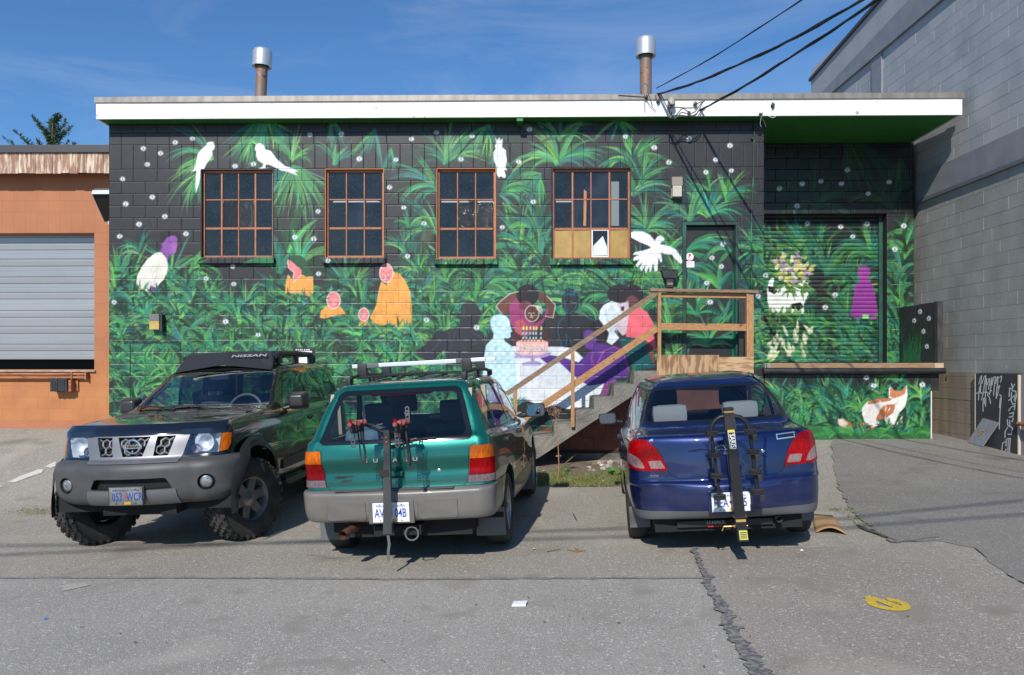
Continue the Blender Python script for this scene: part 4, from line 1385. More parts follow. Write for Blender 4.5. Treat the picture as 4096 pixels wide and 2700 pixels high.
xs = np.concatenate((np.linspace(-300, -14, 14), np.linspace(-13, 13, 105), np.linspace(14, 300, 14)))
ys = np.concatenate((np.linspace(-300, -8, 12), np.linspace(-7, 8, 16), np.linspace(8.2, 15, 40), np.linspace(16, 400, 14)))
vs = [(x, y, gh(x, y)) for y in ys for x in xs]
nx = len(xs)
fs = [(j * nx + i, j * nx + i + 1, (j + 1) * nx + i + 1, (j + 1) * nx + i) for j in range(len(ys) - 1) for i in range(nx - 1)]
g = MB().add(vs, fs).build('ground', M_ASPH, None, True, fix=False)
tag(g, 'cracked grey asphalt lot in front of the painted building', kind='structure')


def sheet(name, poly, material, off, kind='structure', label=None, step=.3):
    """flat polygon laid over the ground"""
    bm = bmesh.new()
    f = bm.faces.new([bm.verts.new((p[0], p[1], 0)) for p in poly])
    for kx in (-9.0, 9.0):
        bmesh.ops.bisect_plane(bm, geom=bm.verts[:] + bm.edges[:] + bm.faces[:], plane_co=(kx, 0, 0), plane_no=(1, 0, 0))
    for ax, lo_, hi_ in ((1, min(p[1] for p in poly), max(p[1] for p in poly)), (0, min(p[0] for p in poly), max(p[0] for p in poly))):
        c = lo_ + step
        while c < hi_:
            if ax == 1 and c > 7.8 or ax == 0 and c > 3.5:
                bmesh.ops.bisect_plane(bm, geom=bm.verts[:] + bm.edges[:] + bm.faces[:], plane_co=(c if ax == 0 else 0, c if ax == 1 else 0, 0), plane_no=(1, 0, 0) if ax == 0 else (0, 1, 0))
            c += step
    for v_ in bm.verts:
        v_.co.z = gh(v_.co.x, v_.co.y) + off
    bmesh.ops.recalc_face_normals(bm, faces=bm.faces[:])
    if sum(f_.normal.z for f_ in bm.faces) < 0:
        bmesh.ops.reverse_faces(bm, faces=bm.faces[:])
    me = bpy.data.meshes.new(name)
    bm.to_mesh(me)
    bm.free()
    me.materials.append(material)
    o = link(bpy.data.objects.new(name, me))
    return tag(o, label, kind=kind)


def rough_line(pts, k, amp, seed):
    r_ = random.Random(seed)
    out = []
    for (ax, ay), (bx, by) in zip(pts, pts[1:]):
        for i in range(k):
            t = i / k
            out.append((ax + (bx - ax) * t + r_.uniform(-amp, amp), ay + (by - ay) * t + r_.uniform(-amp, amp)))
    out.append(pts[-1])
    return out


V_ = lambda u, v: G(u * 1.7217, v * 1.7217)
seam = rough_line([V_(-200, 1346), V_(400, 1345), V_(900, 1349), V_(1300, 1347), V_(1640, 1346)], 14, .012, 1)
lane = [(-40, seam[0][1])] + seam + [V_(1650, 1380), V_(1690, 1450), V_(1765, 1568)] + [(1.9, 2.0), (1.9, -12), (-40, -12)]
sheet('lane', lane, M_LANE, .004, label='pale smooth asphalt lane along the bottom of the picture')
tar_edge = rough_line([V_(1612, 1276), V_(1640, 1346), V_(1660, 1390), V_(1690, 1440), V_(1705, 1490), V_(1765, 1568), (2.2, 2.5)], 8, .02, 2)
patch = tar_edge + [(2.4, -6), (30, -6), (30, V_(2379, 1350)[1])] + rough_line([V_(2379, 1362), V_(2330, 1330), V_(2260, 1275), V_(2180, 1258), V_(2090, 1262), V_(1980, 1270), V_(1760, 1278), V_(1612, 1276)], 5, .015, 3)[:-1]
sheet('patch', patch, M_PATCH, .008, label='pinkish asphalt patch in the lower right')
ramp = rough_line([V_(1930, 1008), V_(1935, 1090), V_(1955, 1150), V_(1990, 1200), V_(2040, 1240), V_(2080, 1266)], 14, .028, 4) + rough_line([V_(2095, 1263), V_(2180, 1259), V_(2262, 1276), V_(2330, 1331), V_(2390, 1365)], 5, .015, 5) + [(9, V_(2390, 1365)[1]), (9, 13.2), (5.2, 13.2)]
sheet('ramp', ramp, M_RAMP, .012, label='dark newer asphalt ramp rising to the loading dock', step=.35)
# tar along the crack
r_ = random.Random(9)
te = rough_line(tar_edge, 3, .012, 12)
a_, b_ = [], []
wl, wr_ = .03, .03
for i, p in enumerate(te):
    t = i / len(te)
    wl = .6 * wl + .4 * (.012 + (.02 + .07 * t) * r_.random() ** 1.5)
    wr_ = .6 * wr_ + .4 * (.012 + (.03 + .10 * t) * r_.random() ** 1.5)
    a_.append((p[0] - wl, p[1]))
    b_.append((p[0] + wr_, p[1] + r_.uniform(-.004, .004)))
sheet('tar_seam', a_ + b_[::-1], M_TAR, .016, label='ragged dark tar seam running down the asphalt')
a_ = [(p[0], p[1] + .006 + r_.uniform(0, .006)) for p in seam]
b_ = [(p[0], p[1] - .006 - r_.uniform(0, .008)) for p in seam]
sheet('pavement_seam', a_ + b_[::-1], M_TAR, .0165, label='thin dark joint between lot and lane asphalt')
r2 = random.Random(21)
for pts, w in (([V_(2085, 1264), V_(2140, 1255), V_(2185, 1250)], .012), ([V_(1280, 1180), V_(1330, 1195), V_(1340, 1215)], .006), ([V_(700, 1290), V_(780, 1300), V_(850, 1296)], .006), ([V_(1960, 1190), V_(2000, 1230), V_(2090, 1262)], .018)):
    p = rough_line(pts, 8, .012, r2.randint(0, 999))
    sheet('crack', [(q[0], q[1] + w * r2.uniform(.3, 1)) for q in p] + [(q[0], q[1] - w * r2.uniform(.3, 1)) for q in p[::-1]], M_TAR, .0172, label='short crack in the asphalt')

# ------------------------------------------------------------------ orange building on the left
M_OR = mat('orange_block', (0.41, 0.165, 0.078), .8, col2=(0.36, 0.14, 0.065), scale=1.6, bump=.25, bscale=45, obvar=.02)
M_ORL = mat('orange_lower', (0.46, 0.185, 0.065), .75, col2=(0.36, 0.135, 0.05), scale=2.2, lo=.4, hi=.75, bump=.35, bscale=45, obvar=.04, speck=[((.7, .62, .52), 5.5, .735, .76), ((.12, .06, .035), 3.2, .66, .78)])
M_DARKG = mat('dark_void', (.01, .01, .011), .8)
nb = bthing('orange_building', P(150, 1700, .45)[0], .45, .4, 'orange painted block building with a weathered board eave at the left edge', 'building')
yo = .45
nx0, nx1 = P(-700, 1000, yo)[0], xL + .12
zo_t = P(200, 768, yo)[1]
ddx1, ddz1 = P(377, 1100, yo)[0], P(200, 932, yo)[1]
ddz0 = P(200, 1478, yo)[1]
dop = (-99, ddx1, ddz0, ddz1)
zc = ddz1
k = 0
rowsN = [(zc - CO * (i + 1), zc - CO * i, .405, i % 2) for i in range(16)] + [(zc, zc + .36, .203, 0), (zc + .36, zc + .56, .405, 1), (zc + .56, zc + .76, .405, 0)]
for (z0, z1, w, odd) in rowsN:
    x = nx1 - (w / 2 if odd else 0)
    first = True
    while x > nx0 - .4:
        a, b = (x - w, x) if not (first and odd) else (x, nx1)
        if first and odd:
            first = False
        else:
            x -= w
            first = False
        for r in subtract([(a, min(b, nx1), z0, z1)], dop):
            if r[1] > P(-120, 1000, yo)[0]:
                mb = MB()
                g_ = .0026
                mb.add([(r[0] + g_ * .4, yo + .0022, r[2] + g_ * .4), (r[1] - g_ * .4, yo + .0022, r[2] + g_ * .4), (r[1] - g_ * .4, yo + .0022, r[3] - g_ * .4), (r[0] + g_ * .4, yo + .0022, r[3] - g_ * .4),
                        (r[0] + g_, yo, r[2] + g_), (r[1] - g_, yo, r[2] + g_), (r[1] - g_, yo, r[3] - g_), (r[0] + g_, yo, r[3] - g_)],
                       [(4, 5, 6, 7), (0, 1, 5, 4), (1, 2, 6, 5), (2, 3, 7, 6), (3, 0, 4, 7)])
                bb(mb, 'block', M_OR if z0 > 1.5 else M_ORL, nb)
mb = MB()
for r in subtract([(nx0, nx1, .1, P(200, 690, yo)[1] + .3)], dop):
    mb.box(r[0], r[1], yo + .0018, yo + .2, r[2], r[3])
bb(mb, 'mortar_bed', M_OR, nb)
# eave: boards and metal cap
ye = yo - .28
ze0, ze1, ze2 = P(200, 694, ye)[1], P(200, 612, ye)[1], P(200, 583, ye)[1]
M_BOARD = mat('weathered_board', (0.30, 0.17, 0.115), .85, col2=(0.62, 0.50, 0.38), scale=7, stretch=(3, 3, .55), detail=8, lo=.45, hi=.62, bump=.6, bscale=22, bstretch=(5, 5, .6), obvar=.12)
x, k = nx1, 0
while x > P(-150, 650, ye)[0]:
    w = .148 + brd.uniform(-.008, .006)
    bb(MB().box(x - w + .005, x, ye - .022 + brd.uniform(-.004, .004), ye, ze0 + brd.uniform(-.008, .006), ze1 + .02, .003), 'eave_board', M_BOARD, nb)
    x -= w
bb(MB().box(nx0, nx1, ye + .002, 4, ze0 + .06, ze1 + .02), 'eave_core', mat('eave_dark', (.03, .018, .012), .9), nb)
bb(MB().box(nx0, nx1 - .003, ye - .06, ye - .024, ze1 - .004, ze2, .004).box(nx0, nx1 - .003, ye - .024, 4.2, ze2 - .03, ze2 - .002), 'metal_cap', mat('cap_metal', (.075, .07, .068), .4, metal=.4), nb)
# sectional steel door standing slightly open
gdr = bthing('garage_door', P(150, 1400, .65)[0], .65, ddz0, 'pale grey ribbed roll-up door standing slightly open in the orange wall', 'door')
M_STEEL = mat('grey_steel_slat', (0.35, 0.355, 0.365), .22, metal=.25, col2=(0.28, 0.285, 0.30), scale=1.1, stretch=(.3, 1, 1.2), spec=.6)
yg = .65
gz0, gz1 = P(200, 1438, yg)[1], P(200, 945, yg)[1]
gs = [0]
pat = [.155, .115, .19, .125, .16, .12, .2, .12]
h, i = gz0, 0
gxa, gxb = P(-200, 1000, yg)[0], P(400, 1000, yg)[0]
while h < gz1:
    p_ = pat[i % len(pat)]
    pr = [(yg, h + .002), (yg - .006, h + .006), (yg - .008 - .002 * (i % 2), h + p_ * .45), (yg - .004, h + p_ * .52), (yg - .007, h + p_ * .58), (yg - .006, h + p_ - .008), (yg + .006, h + p_ - .001), (yg + .02, h + p_ - .001), (yg + .02, h + .002)]
    bb(MB().prism(pr, gxa, gxb, 'x'), 'slat', M_STEEL, gdr)
    h += p_
    i += 1
bb(MB().box(gxa, gxb, yg + .25, yg + .3, .9, gz1 + .6), 'dark_interior', M_DARKG, gdr)
dk = bthing('dock_sill', P(150, 1490, .4)[0], .43, 1.3, 'rusty orange steel sill and rail below the grey roll-up door', 'sill')
zs0, zs1 = P(200, 1513, .4)[1], P(200, 1481, .4)[1]
M_RUST = mat('rusty_orange_steel', (0.40, 0.15, 0.06), .7, col2=(0.16, 0.06, 0.03), scale=6, stretch=(1, 4, 4), lo=.4, hi=.7, bump=.3)
bb(MB().box(P(-200, 1500, .41)[0], P(378, 1500, .41)[0], .41, .75, zs1 - .03, zs1, .006), 'sill_plate', mat('sill_concrete', (.42, .36, .3), .9, col2=(.25, .18, .13), scale=5), dk)
for z_ in (zs0 + .07, zs0 + .012):
    bb(MB().tube([(P(-200, 1500, .38)[0], .38, z_), (P(345, 1500, .38)[0], .38, z_)], .022, 8), 'rail', M_RUST, dk, True)
for u in (284, 340):
    bb(MB().box(P(u - 2, 1500, .35)[0], P(u + 4, 1500, .35)[0], .35, .445, zs0 - .02, zs0 + .11, .004), 'bracket', M_RUST, dk)
bmp = bthing('dock_bumper', P(240, 1540, .35)[0], .39, P(240, 1570, .35)[1], 'black rubber bumper block bolted below the orange sill', 'bumper')
mb = MB()
bx0, bx1, bz0, bz1 = P(206, 1540, .31)[0], P(274, 1540, .31)[0], P(240, 1566, .31)[1], P(240, 1515, .31)[1]
for i in range(7):
    a = bx0 + (bx1 - bx0) * i / 7
    mb.box(a, a + (bx1 - bx0) / 7 - .003, yo - .18 + brd.uniform(-.006, .006), yo - .03, bz0 + brd.uniform(-.006, .006), bz1 + brd.uniform(-.006, .006), .004)
bb(mb, 'laminated_rubber', M_RUB, bmp)
bb(MB().box(bx1 + .002, bx1 + .05, yo - .15, yo - .002, bz0, bz1 - .02, .003).box(bx1 + .052, bx1 + .1, yo - .032, yo - .002, bz0 + .01, bz1 - .01), 'bracket', M_RUST, bmp)
# galvanised vent hood at the joint of the two buildings
vh = bthing('vent_hood', P(405, 850, .25)[0], .3, P(405, 890, .3)[1], 'galvanised steel vent hood with black mouth on the orange wall', 'vent')
hy = .06
h0, h1 = P(366, 778, hy)[0], xL + .1
zt, zm, zl = P(400, 752, hy)[1], P(400, 776, hy)[1], P(400, 886, .4)[1]
M_GALV = mat('galvanised', (.55, .57, .58), .35, metal=.75, col2=(.42, .44, .46), scale=9)
mb = MB()
pts = [(yo, zt + .02), (hy + .12, zt + .02), (hy + .03, zt - .03), (hy, zm), (hy + .012, zm), (hy + .05, zt - .04), (yo, zt - .02)]
mb.prism(pts, h0, h1, 'x')
mb.prism([(hy, zm), (yo, zl), (yo, zt + .01), (hy + .12, zt + .01)], h0, h0 + .012, 'x')
bb(mb, 'hood', M_GALV, vh)
mb = MB().add([(h0 + .02, hy + .03, zm - .01), (h1, hy + .03, zm - .01), (h1, yo - .01, zl + .01), (h0 + .02, yo - .01, zl + .01)], [(0, 1, 2, 3)])
bb(mb, 'mesh_screen', mat('mesh_black', (.012, .014, .012), .7), vh)
bb(MB().box(h0 + .07, h1 - .003, yo - .014, yo - .004, zl - .05, zl + .04), 'flange', M_GALV, vh)

# ------------------------------------------------------------------ grey block building on the right: one long wall facing left
GX = 7.40
gw = empty('grey_building', (GX, 12.0, .4))
tag(gw, 'tall grey painted block building with concrete bands on the right', 'building')
GO = Vector((GX, 12.0, .4))


def gbuild(mb, name, material, smooth=False):
    mb.v = [(p[0] - GO.x, p[1] - GO.y, p[2] - GO.z) for p in mb.v]
    return mb.build(name, material, gw, smooth)


M_GB = mat('grey_block', (0.37, 0.38, 0.395), .75, col2=(0.33, 0.34, 0.355), scale=1.4, bump=.4, bscale=40, obvar=.05, speck=[((.22, .225, .235), .9, .58, .85), ((.46, .46, .46), 7, .70, .76)])
M_GL = mat('grey_block_lower', (0.33, 0.327, 0.312), .75, col2=(0.27, 0.267, 0.252), scale=2, bump=.4, bscale=40, obvar=.04, speck=[((.19, .185, .175), .9, .56, .85), ((.42, .42, .4), 7, .70, .76)])
M_GBAND = mat('grey_band', (0.24, 0.25, 0.275), .7, col2=(0.20, 0.21, 0.235), scale=3, bump=.3, bscale=40)
M_GMORT = mat('grey_mortar', (.42, .42, .42), .9)
y_0, y_1 = 9.0, 19.0


def gz_(u, v):
    """height of a point on the grey wall"""
    y = GX * FPX / (u - CX)
    return CH + y * (HZ - v) / FPX


zbase = gz_(3900, 1491)
band0, band1 = gz_(3655, 823), gz_(3655, 712)
beam0 = gz_(3360, 350)
gblocks = []
z, k = zbase, 0
while z < band0 - .01:
    z1 = min(z + CO, band0)
    y = y_0 - (.2 if k % 2 else 0)
    while y < y_1:
        gblocks.append((max(y, y_0), min(y + .405, y_1), z, z1, M_GL))
        y += .405
    z, k = z1, k + 1
z = band1
while z < beam0 - .01:
    z1 = min(z + CO, beam0)
    y = y_0 - (.2 if k % 2 else 0)
    while y < y_1:
        gblocks.append((max(y, y_0), min(y + .405, y_1), z, z1, M_GB))
        y += .405
    z, k = z1, k + 1


def gvis(b):
    ym, zm = (b[0] + b[1]) / 2, (b[2] + b[3]) / 2
    u, v = CX + FPX * GX / ym, HZ - FPX * (zm - CH) / ym
    if u > 4150 or v < -60:
        return 0
    if u < 3660 and v > 400:
        return 0
    if u < 3850 and 400 < v < 480:
        return 0
    return (b[1] - b[0]) * (b[3] - b[2]) / ym ** 3


gblocks.sort(key=gvis, reverse=True)
share = {}


def gmesh(b, mb=None):
    g_ = .003
    x0 = GX + brd.uniform(-.0015, .0015)
    A = [(GX + .006, b[0] + .001, b[2] + .001), (GX + .006, b[1] - .001, b[2] + .001), (GX + .006, b[1] - .001, b[3] - .001), (GX + .006, b[0] + .001, b[3] - .001),
         (x0, b[0] + g_, b[2] + g_), (x0, b[1] - g_, b[2] + g_), (x0, b[1] - g_, b[3] - g_), (x0, b[0] + g_, b[3] - g_)]
    return (mb or MB()).add(A, [(4, 7, 6, 5), (0, 4, 5, 1), (1, 5, 6, 2), (2, 6, 7, 3), (3, 7, 4, 0)])


for b in gblocks[:299]:
    gbuild(gmesh(b), 'block', b[4])
for mt_, nm in ((M_GB, 'upper_blocks'), (M_GL, 'lower_blocks')):
    mb = MB()
    for b in gblocks[299:]:
        if b[4] is mt_:
            gmesh(b, mb)
    if mb.v:
        tag(gbuild(mb, nm, mt_), kind='stuff')
gbuild(MB().box(GX + .0055, GX + 8, y_0, y_1 - .01, .2, gz_(3530, 0)), 'wall_core', M_GMORT)
gbuild(MB().box(GX - .035, GX + .005, y_0, y_1, band0 + .003, band1 - .003, .006), 'lower_band', M_GBAND)
gbuild(MB().box(GX - .05, GX + .005, y_0, y_1, band0 - .004, band0 + .06, .004), 'flashing', mat('flashing_blue', (.16, .17, .205), .5, metal=.2))
zr0, zr1 = gz_(3529, 0), gz_(3215, 352)


def zr(y):
    return zr1 + (zr0 - zr1) * (y_1 - y) / (y_1 - GX * FPX / (3529 - CX))


bt = lambda y: zr(y) - .62
gbuild(MB().prism([(y_0, beam0), (y_1, beam0), (y_1, bt(y_1)), (y_0, bt(y_0))], GX - .06, GX + .005, 'x'), 'upper_beam', M_GBAND)
gbuild(MB().prism([(y_0, bt(y_0) + .002), (y_1, bt(y_1) + .002), (y_1, zr(y_1)), (y_0, zr(y_0))], GX - .0, GX + .3, 'x'), 'parapet', M_GB)
gbuild(MB().prism([(y_0, zr(y_0)), (y_1 + .03, zr(y_1)), (y_1 + .03, zr(y_1) + .07), (y_0, zr(y_0) + .07)], GX - .05, GX + .35, 'x'), 'coping', mat('coping_dark', (.05, .05, .055), .6))
ypl = GX * FPX / (3512 - CX)
gbuild(MB().box(GX - .03, GX + .004, ypl - .2, ypl + .22, band1, beam0 - .002, .004), 'pilaster', M_GBAND)
# board formed concrete foot
M_BFC = mat('board_formed_concrete', (0.25, 0.195, 0.145), .9, col2=(0.34, 0.28, 0.215), scale=1.6, stretch=(1, 3, .35), lo=.4, hi=.65, bump=.9, bscale=9, bstretch=(1, 1.4, 22), speck=[((.05, .035, .025), 4.5, .73, .76)])
z0 = .1
while z0 < zbase - .01:
    h = min(.19, zbase - .004 - z0)
    gbuild(MB().box(GX - .05 + brd.uniform(-.004, .004), GX + .004, 12.13, 14.6, z0, z0 + h - .003, .004), 'formed_course', M_BFC)
    z0 += h
# ------------------------------------------------------------------ car kit: shells lofted from level outlines, panels cut out of them
def pchip(ts, vals, tq):
    ts, vals = np.asarray(ts, float), np.asarray(vals, float)
    h = np.diff(ts)
    d = np.diff(vals) / h
    m = np.zeros_like(vals)
    m[0], m[-1] = d[0], d[-1]
    for i in range(1, len(vals) - 1):
        if d[i - 1] * d[i] > 0:
            w1, w2 = 2 * h[i] + h[i - 1], h[i] + 2 * h[i - 1]
            m[i] = (w1 + w2) / (w1 / d[i - 1] + w2 / d[i])
    k = np.clip(np.searchsorted(ts, tq, 'right') - 1, 0, len(h) - 1)
    t = (tq - ts[k]) / h[k]
    return ((2 * t ** 3 - 3 * t ** 2 + 1) * vals[k] + (t ** 3 - 2 * t ** 2 + t) * h[k] * m[k] + (-2 * t ** 3 + 3 * t ** 2) * vals[k + 1] + (t ** 3 - t ** 2) * h[k] * m[k + 1])


def outline(r, nr=20, nc=9, nside=56, nf=16):
    """half outline of one level: rear centre -> rear corner -> side -> front corner -> front centre"""
    zr, zm, zf, yr, yf, wr, wm, wf, rr, rf, br, bf = r
    rr, rf = min(rr, wr * .95), min(rf, wf * .95)
    X, Y = [], []
    t = np.linspace(0, 1, nr, endpoint=False)
    X.append(t * (wr - rr)); Y.append(yr + br * t ** 2)
    a = np.linspace(0, math.pi / 2, nc, endpoint=False)
    X.append(wr - rr + rr * np.sin(a)); Y.append(yr + br + rr * (1 - np.cos(a)))
    y0, y1 = yr + br + rr, yf - bf - rf
    t = np.linspace(0, 1, nside, endpoint=False)
    X.append(np.where(t < .5, wm + (wr - wm) * (1 - 2 * t) ** 2.2, wm + (wf - wm) * np.abs(2 * t - 1) ** 2.2)); Y.append(y0 + (y1 - y0) * t)
    a = np.linspace(0, math.pi / 2, nc, endpoint=False)
    X.append(wf - rf + rf * np.cos(a)); Y.append(y1 + rf * np.sin(a))
    t = np.linspace(0, 1, nf)
    X.append((wf - rf) * (1 - t)); Y.append(yf - bf * (1 - t) ** 2)
    X, Y = np.concatenate(X), np.concatenate(Y)
    q = np.clip((Y - yr) / (yf - yr), 0, 1)
    Z = np.where(q < .5, zr + (zm - zr) * (q * 2), zm + (zf - zm) * (q * 2 - 1))
    return X, Y, Z


class Car:
    def __init__(s, name, label, pose, rows, nsub=5, disp=None, k=.037):
        X, Y, yaw = pose
        s.root = empty(name, (X, Y, .037 * X - .019))
        R = Matrix.Rotation(-math.atan(k), 4, 'Y') @ Matrix.Rotation(yaw, 4, 'Z')
        s.root.rotation_euler = R.to_euler()
        tag(s.root, label, 'car')
        rows = np.asarray(rows, float)
        n = len(rows)
        ts = np.arange(n, dtype=float)
        tq = np.linspace(0, n - 1, (n - 1) * nsub + 1)
        Rq = np.stack([pchip(ts, rows[:, c], tq) for c in range(rows.shape[1])], 1)
        rings = []
        for r in Rq:
            x, y, z = outline(r)
            if disp:
                x, y, z = disp(x, y, z)
            rings.append((np.concatenate((x, -x[-2:0:-1])), np.concatenate((y, y[-2:0:-1])), np.concatenate((z, z[-2:0:-1]))))
        m = len(rings[0][0])
        vs = [(float(a), float(b), float(c)) for rg in rings for a, b, c in zip(*rg)]
        fs = [(i * m + j, i * m + (j + 1) % m, (i + 1) * m + (j + 1) % m, (i + 1) * m + j) for i in range(len(rings) - 1) for j in range(m)]
        me = bpy.data.meshes.new('shell')
        me.from_pydata(vs, [], fs)
        s.bm = bmesh.new()
        s.bm.from_mesh(me)
        bpy.data.meshes.remove(me)
        bmesh.ops.remove_doubles(s.bm, verts=s.bm.verts[:], dist=.0006)
        bmesh.ops.recalc_face_normals(s.bm, faces=s.bm.faces[:])
        s.bm.normal_update()
        up = sum(f.normal.z * f.calc_area() for f in s.bm.faces if f.calc_center_median().z > 1.2)
        if up < 0:
            bmesh.ops.reverse_faces(s.bm, faces=s.bm.faces[:])
            s.bm.normal_update()
        s.bvh = BVHTree.FromBMesh(s.bm)

    AX = {'rear': (0, 2, 1, -1), 'front': (0, 2, 1, 1), 'right': (1, 2, 0, 1), 'left': (1, 2, 0, -1), 'top': (0, 1, 2, 1)}

    def region(s, view, poly, nmin=.08, lim=None):
        a, b, c, sg = s.AX[view]
        x0, x1 = min(p[0] for p in poly) - .02, max(p[0] for p in poly) + .02
        y0, y1 = min(p[1] for p in poly) - .02, max(p[1] for p in poly) + .02
        out = []
        for f in s.bm.faces:
            if f.normal[c] * sg < nmin:
                continue
            vs = [v.co for v in f.verts]
            if lim and not (lim[0] <= f.calc_center_median()[c] <= lim[1]):
                continue
            if max(v[a] for v in vs) < x0 or min(v[a] for v in vs) > x1 or max(v[b] for v in vs) < y0 or min(v[b] for v in vs) > y1:
                continue
            out.append(f)
        return out

    def cut(s, view, poly, nmin=.08, lim=None):
        """knife the polygon (seen from that side) into the shell, return the faces inside it"""
        a, b, c, sg = s.AX[view]
        reg = s.region(view, poly, nmin, lim)
        n = len(poly)
        for i in range(n):
            p, q = poly[i], poly[(i + 1) % n]
            co, no = [0, 0, 0], [0, 0, 0]
            co[a], co[b] = p
            no[a], no[b] = q[1] - p[1], -(q[0] - p[0])
            ed = {e for f in reg for e in f.edges}
            ve = {v for f in reg for v in f.verts}
            r = bmesh.ops.bisect_plane(s.bm, geom=list(ve) + list(ed) + reg, dist=1e-5, plane_co=co, plane_no=no)
            reg = [g for g in r['geom'] if isinstance(g, bmesh.types.BMFace)]

        def inside(x, y):
            w = False
            for i in range(n):
                (ax, ay), (bx, by) = poly[i], poly[(i + 1) % n]
                if (ay > y) != (by > y) and x < ax + (y - ay) * (bx - ax) / (by - ay):
                    w = not w
            return w
        res = []
        for f in reg:
            cc = f.calc_center_median()
            if inside(cc[a], cc[b]):
                res.append(f)
        return res

    def take(s, faces, name, material, parent=None, push=0.0, rim=0.012, gap=0.0, smooth=True, keep=False, bulge=None, both=False):
        """lift faces out of the shell as a part with a folded rim"""
        idx, vs, fs = {}, [], []
        nb_ = {}
        for f in faces:
            for v in f.verts:
                if v not in idx:
                    idx[v] = len(vs)
                    vs.append(v.co.copy())
                    nb_[v] = v.normal.copy()
            fs.append([idx[v] for v in f.verts])
        bm = bmesh.new()
        nv = [bm.verts.new(co) for co in vs]
        for f in fs:
            try:
                bm.faces.new([nv[i] for i in f])
            except ValueError:
                pass
        bm.normal_update()
        norms = {nv[idx[v]]: nb_[v] for v in idx}
        if bulge or push:
            for v in bm.verts:
                v.co += norms[v] * (push + (bulge(v.co) if bulge else 0))
        bd = [e for e in bm.edges if e.is_boundary]
        if gap:
            mv = {}
            for e in bd:
                f = e.link_faces[0]
                t = (e.verts[1].co - e.verts[0].co).cross(f.normal).normalized()
                if t.dot(f.calc_center_median() - e.verts[0].co) < 0:
                    t = -t
                for v in e.verts:
                    mv.setdefault(v, []).append(t)
            for v, l in mv.items():
                v.co += sum(l, Vector()) / len(l) * gap
        if rim:
            r = bmesh.ops.extrude_edge_only(bm, edges=bd)
            for v in [g for g in r['geom'] if isinstance(g, bmesh.types.BMVert)]:
                src = [e.other_vert(v) for e in v.link_edges if e.other_vert(v) in norms]
                nn = sum((norms[q] for q in src), Vector())
                v.co -= (nn.normalized() if nn.length else Vector()) * rim
        me = bpy.data.meshes.new(name)
        bm.to_mesh(me)
        bm.free()
        me.materials.append(material)
        if smooth:
            me.polygons.foreach_set('use_smooth', [True] * len(me.polygons))
            me.set_sharp_from_angle(angle=math.radians(40))
        o = link(bpy.data.objects.new(name, me), parent or s.root)
        if not keep:
            bmesh.ops.delete(s.bm, geom=[f for f in faces if f.is_valid], context='FACES')
        return o

    def part(s, view, poly, name, material, parent=None, nmin=.08, lim=None, **kw):
        f = s.cut(view, poly, nmin, lim)
        return s.take(f, name, material, parent, **kw) if f else None

    def hole(s, view, poly, nmin=.08, lim=None):
        bmesh.ops.delete(s.bm, geom=s.cut(view, poly, nmin, lim), context='FACES')

    def body(s, material, name='body', rim=.014):
        bm = s.bm
        bm.normal_update()
        nrm = {v: v.normal.copy() for v in bm.verts}
        bd = [e for e in bm.edges if e.is_boundary]
        r = bmesh.ops.extrude_edge_only(bm, edges=bd)
        for v in [g for g in r['geom'] if isinstance(g, bmesh.types.BMVert)]:
            src = [e.other_vert(v) for e in v.link_edges if e.other_vert(v) in nrm]
            nn = sum((nrm[q] for q in src), Vector())
            v.co -= (nn.normalized() if nn.length else Vector()) * rim
        me = bpy.data.meshes.new(name)
        bm.to_mesh(me)
        me.materials.append(material)
        me.polygons.foreach_set('use_smooth', [True] * len(me.polygons))
        me.set_sharp_from_angle(angle=math.radians(42))
        return link(bpy.data.objects.new(name, me), s.root)

    def hit(s, view, x, y):
        """point and normal of the original shell seen from one side"""
        a, b, c, sg = s.AX[view]
        o, d = [0, 0, 0], [0, 0, 0]
        o[a], o[b], o[c] = x, y, 20 * sg
        d[c] = -sg
        loc, nrm, _, _ = s.bvh.ray_cast(Vector(o), Vector(d))
        return loc, nrm

    def add(s, mb, name, material, parent=None, smooth=False):
        return mb.build(name, material, parent or s.root, smooth)

    def drape(s, view, pts, name, material, w=.006, off=.002, parent=None):
        """thin strip following the shell along a line seen from one side"""
        P3 = []
        for (ax, ay), (bx, by) in zip(pts, pts[1:]):
            k = max(1, int(math.hypot(bx - ax, by - ay) / .04))
            for i in range(k + 1):
                h, n = s.hit(view, ax + (bx - ax) * i / k, ay + (by - ay) * i / k)
                if h is not None:
                    P3.append((h + n * off, n))
        mb = MB()
        for (p, n), (q, m_) in zip(P3, P3[1:]):
            d = (q - p)
            if d.length < 1e-5:
                continue
            t = d.cross(n).normalized() * w / 2
            mb.add([p - t, p + t, q + t, q - t], [(0, 1, 2, 3)])
        return mb.build(name, material, parent or s.root)


def rbox(x0, x1, y0, y1, z0, z1, b=.03, mb=None):
    b = min(b, abs(x1 - x0) * .45, abs(y1 - y0) * .45, abs(z1 - z0) * .45)
    return (mb or MB()).box(x0, x1, y0, y1, z0, z1, b)


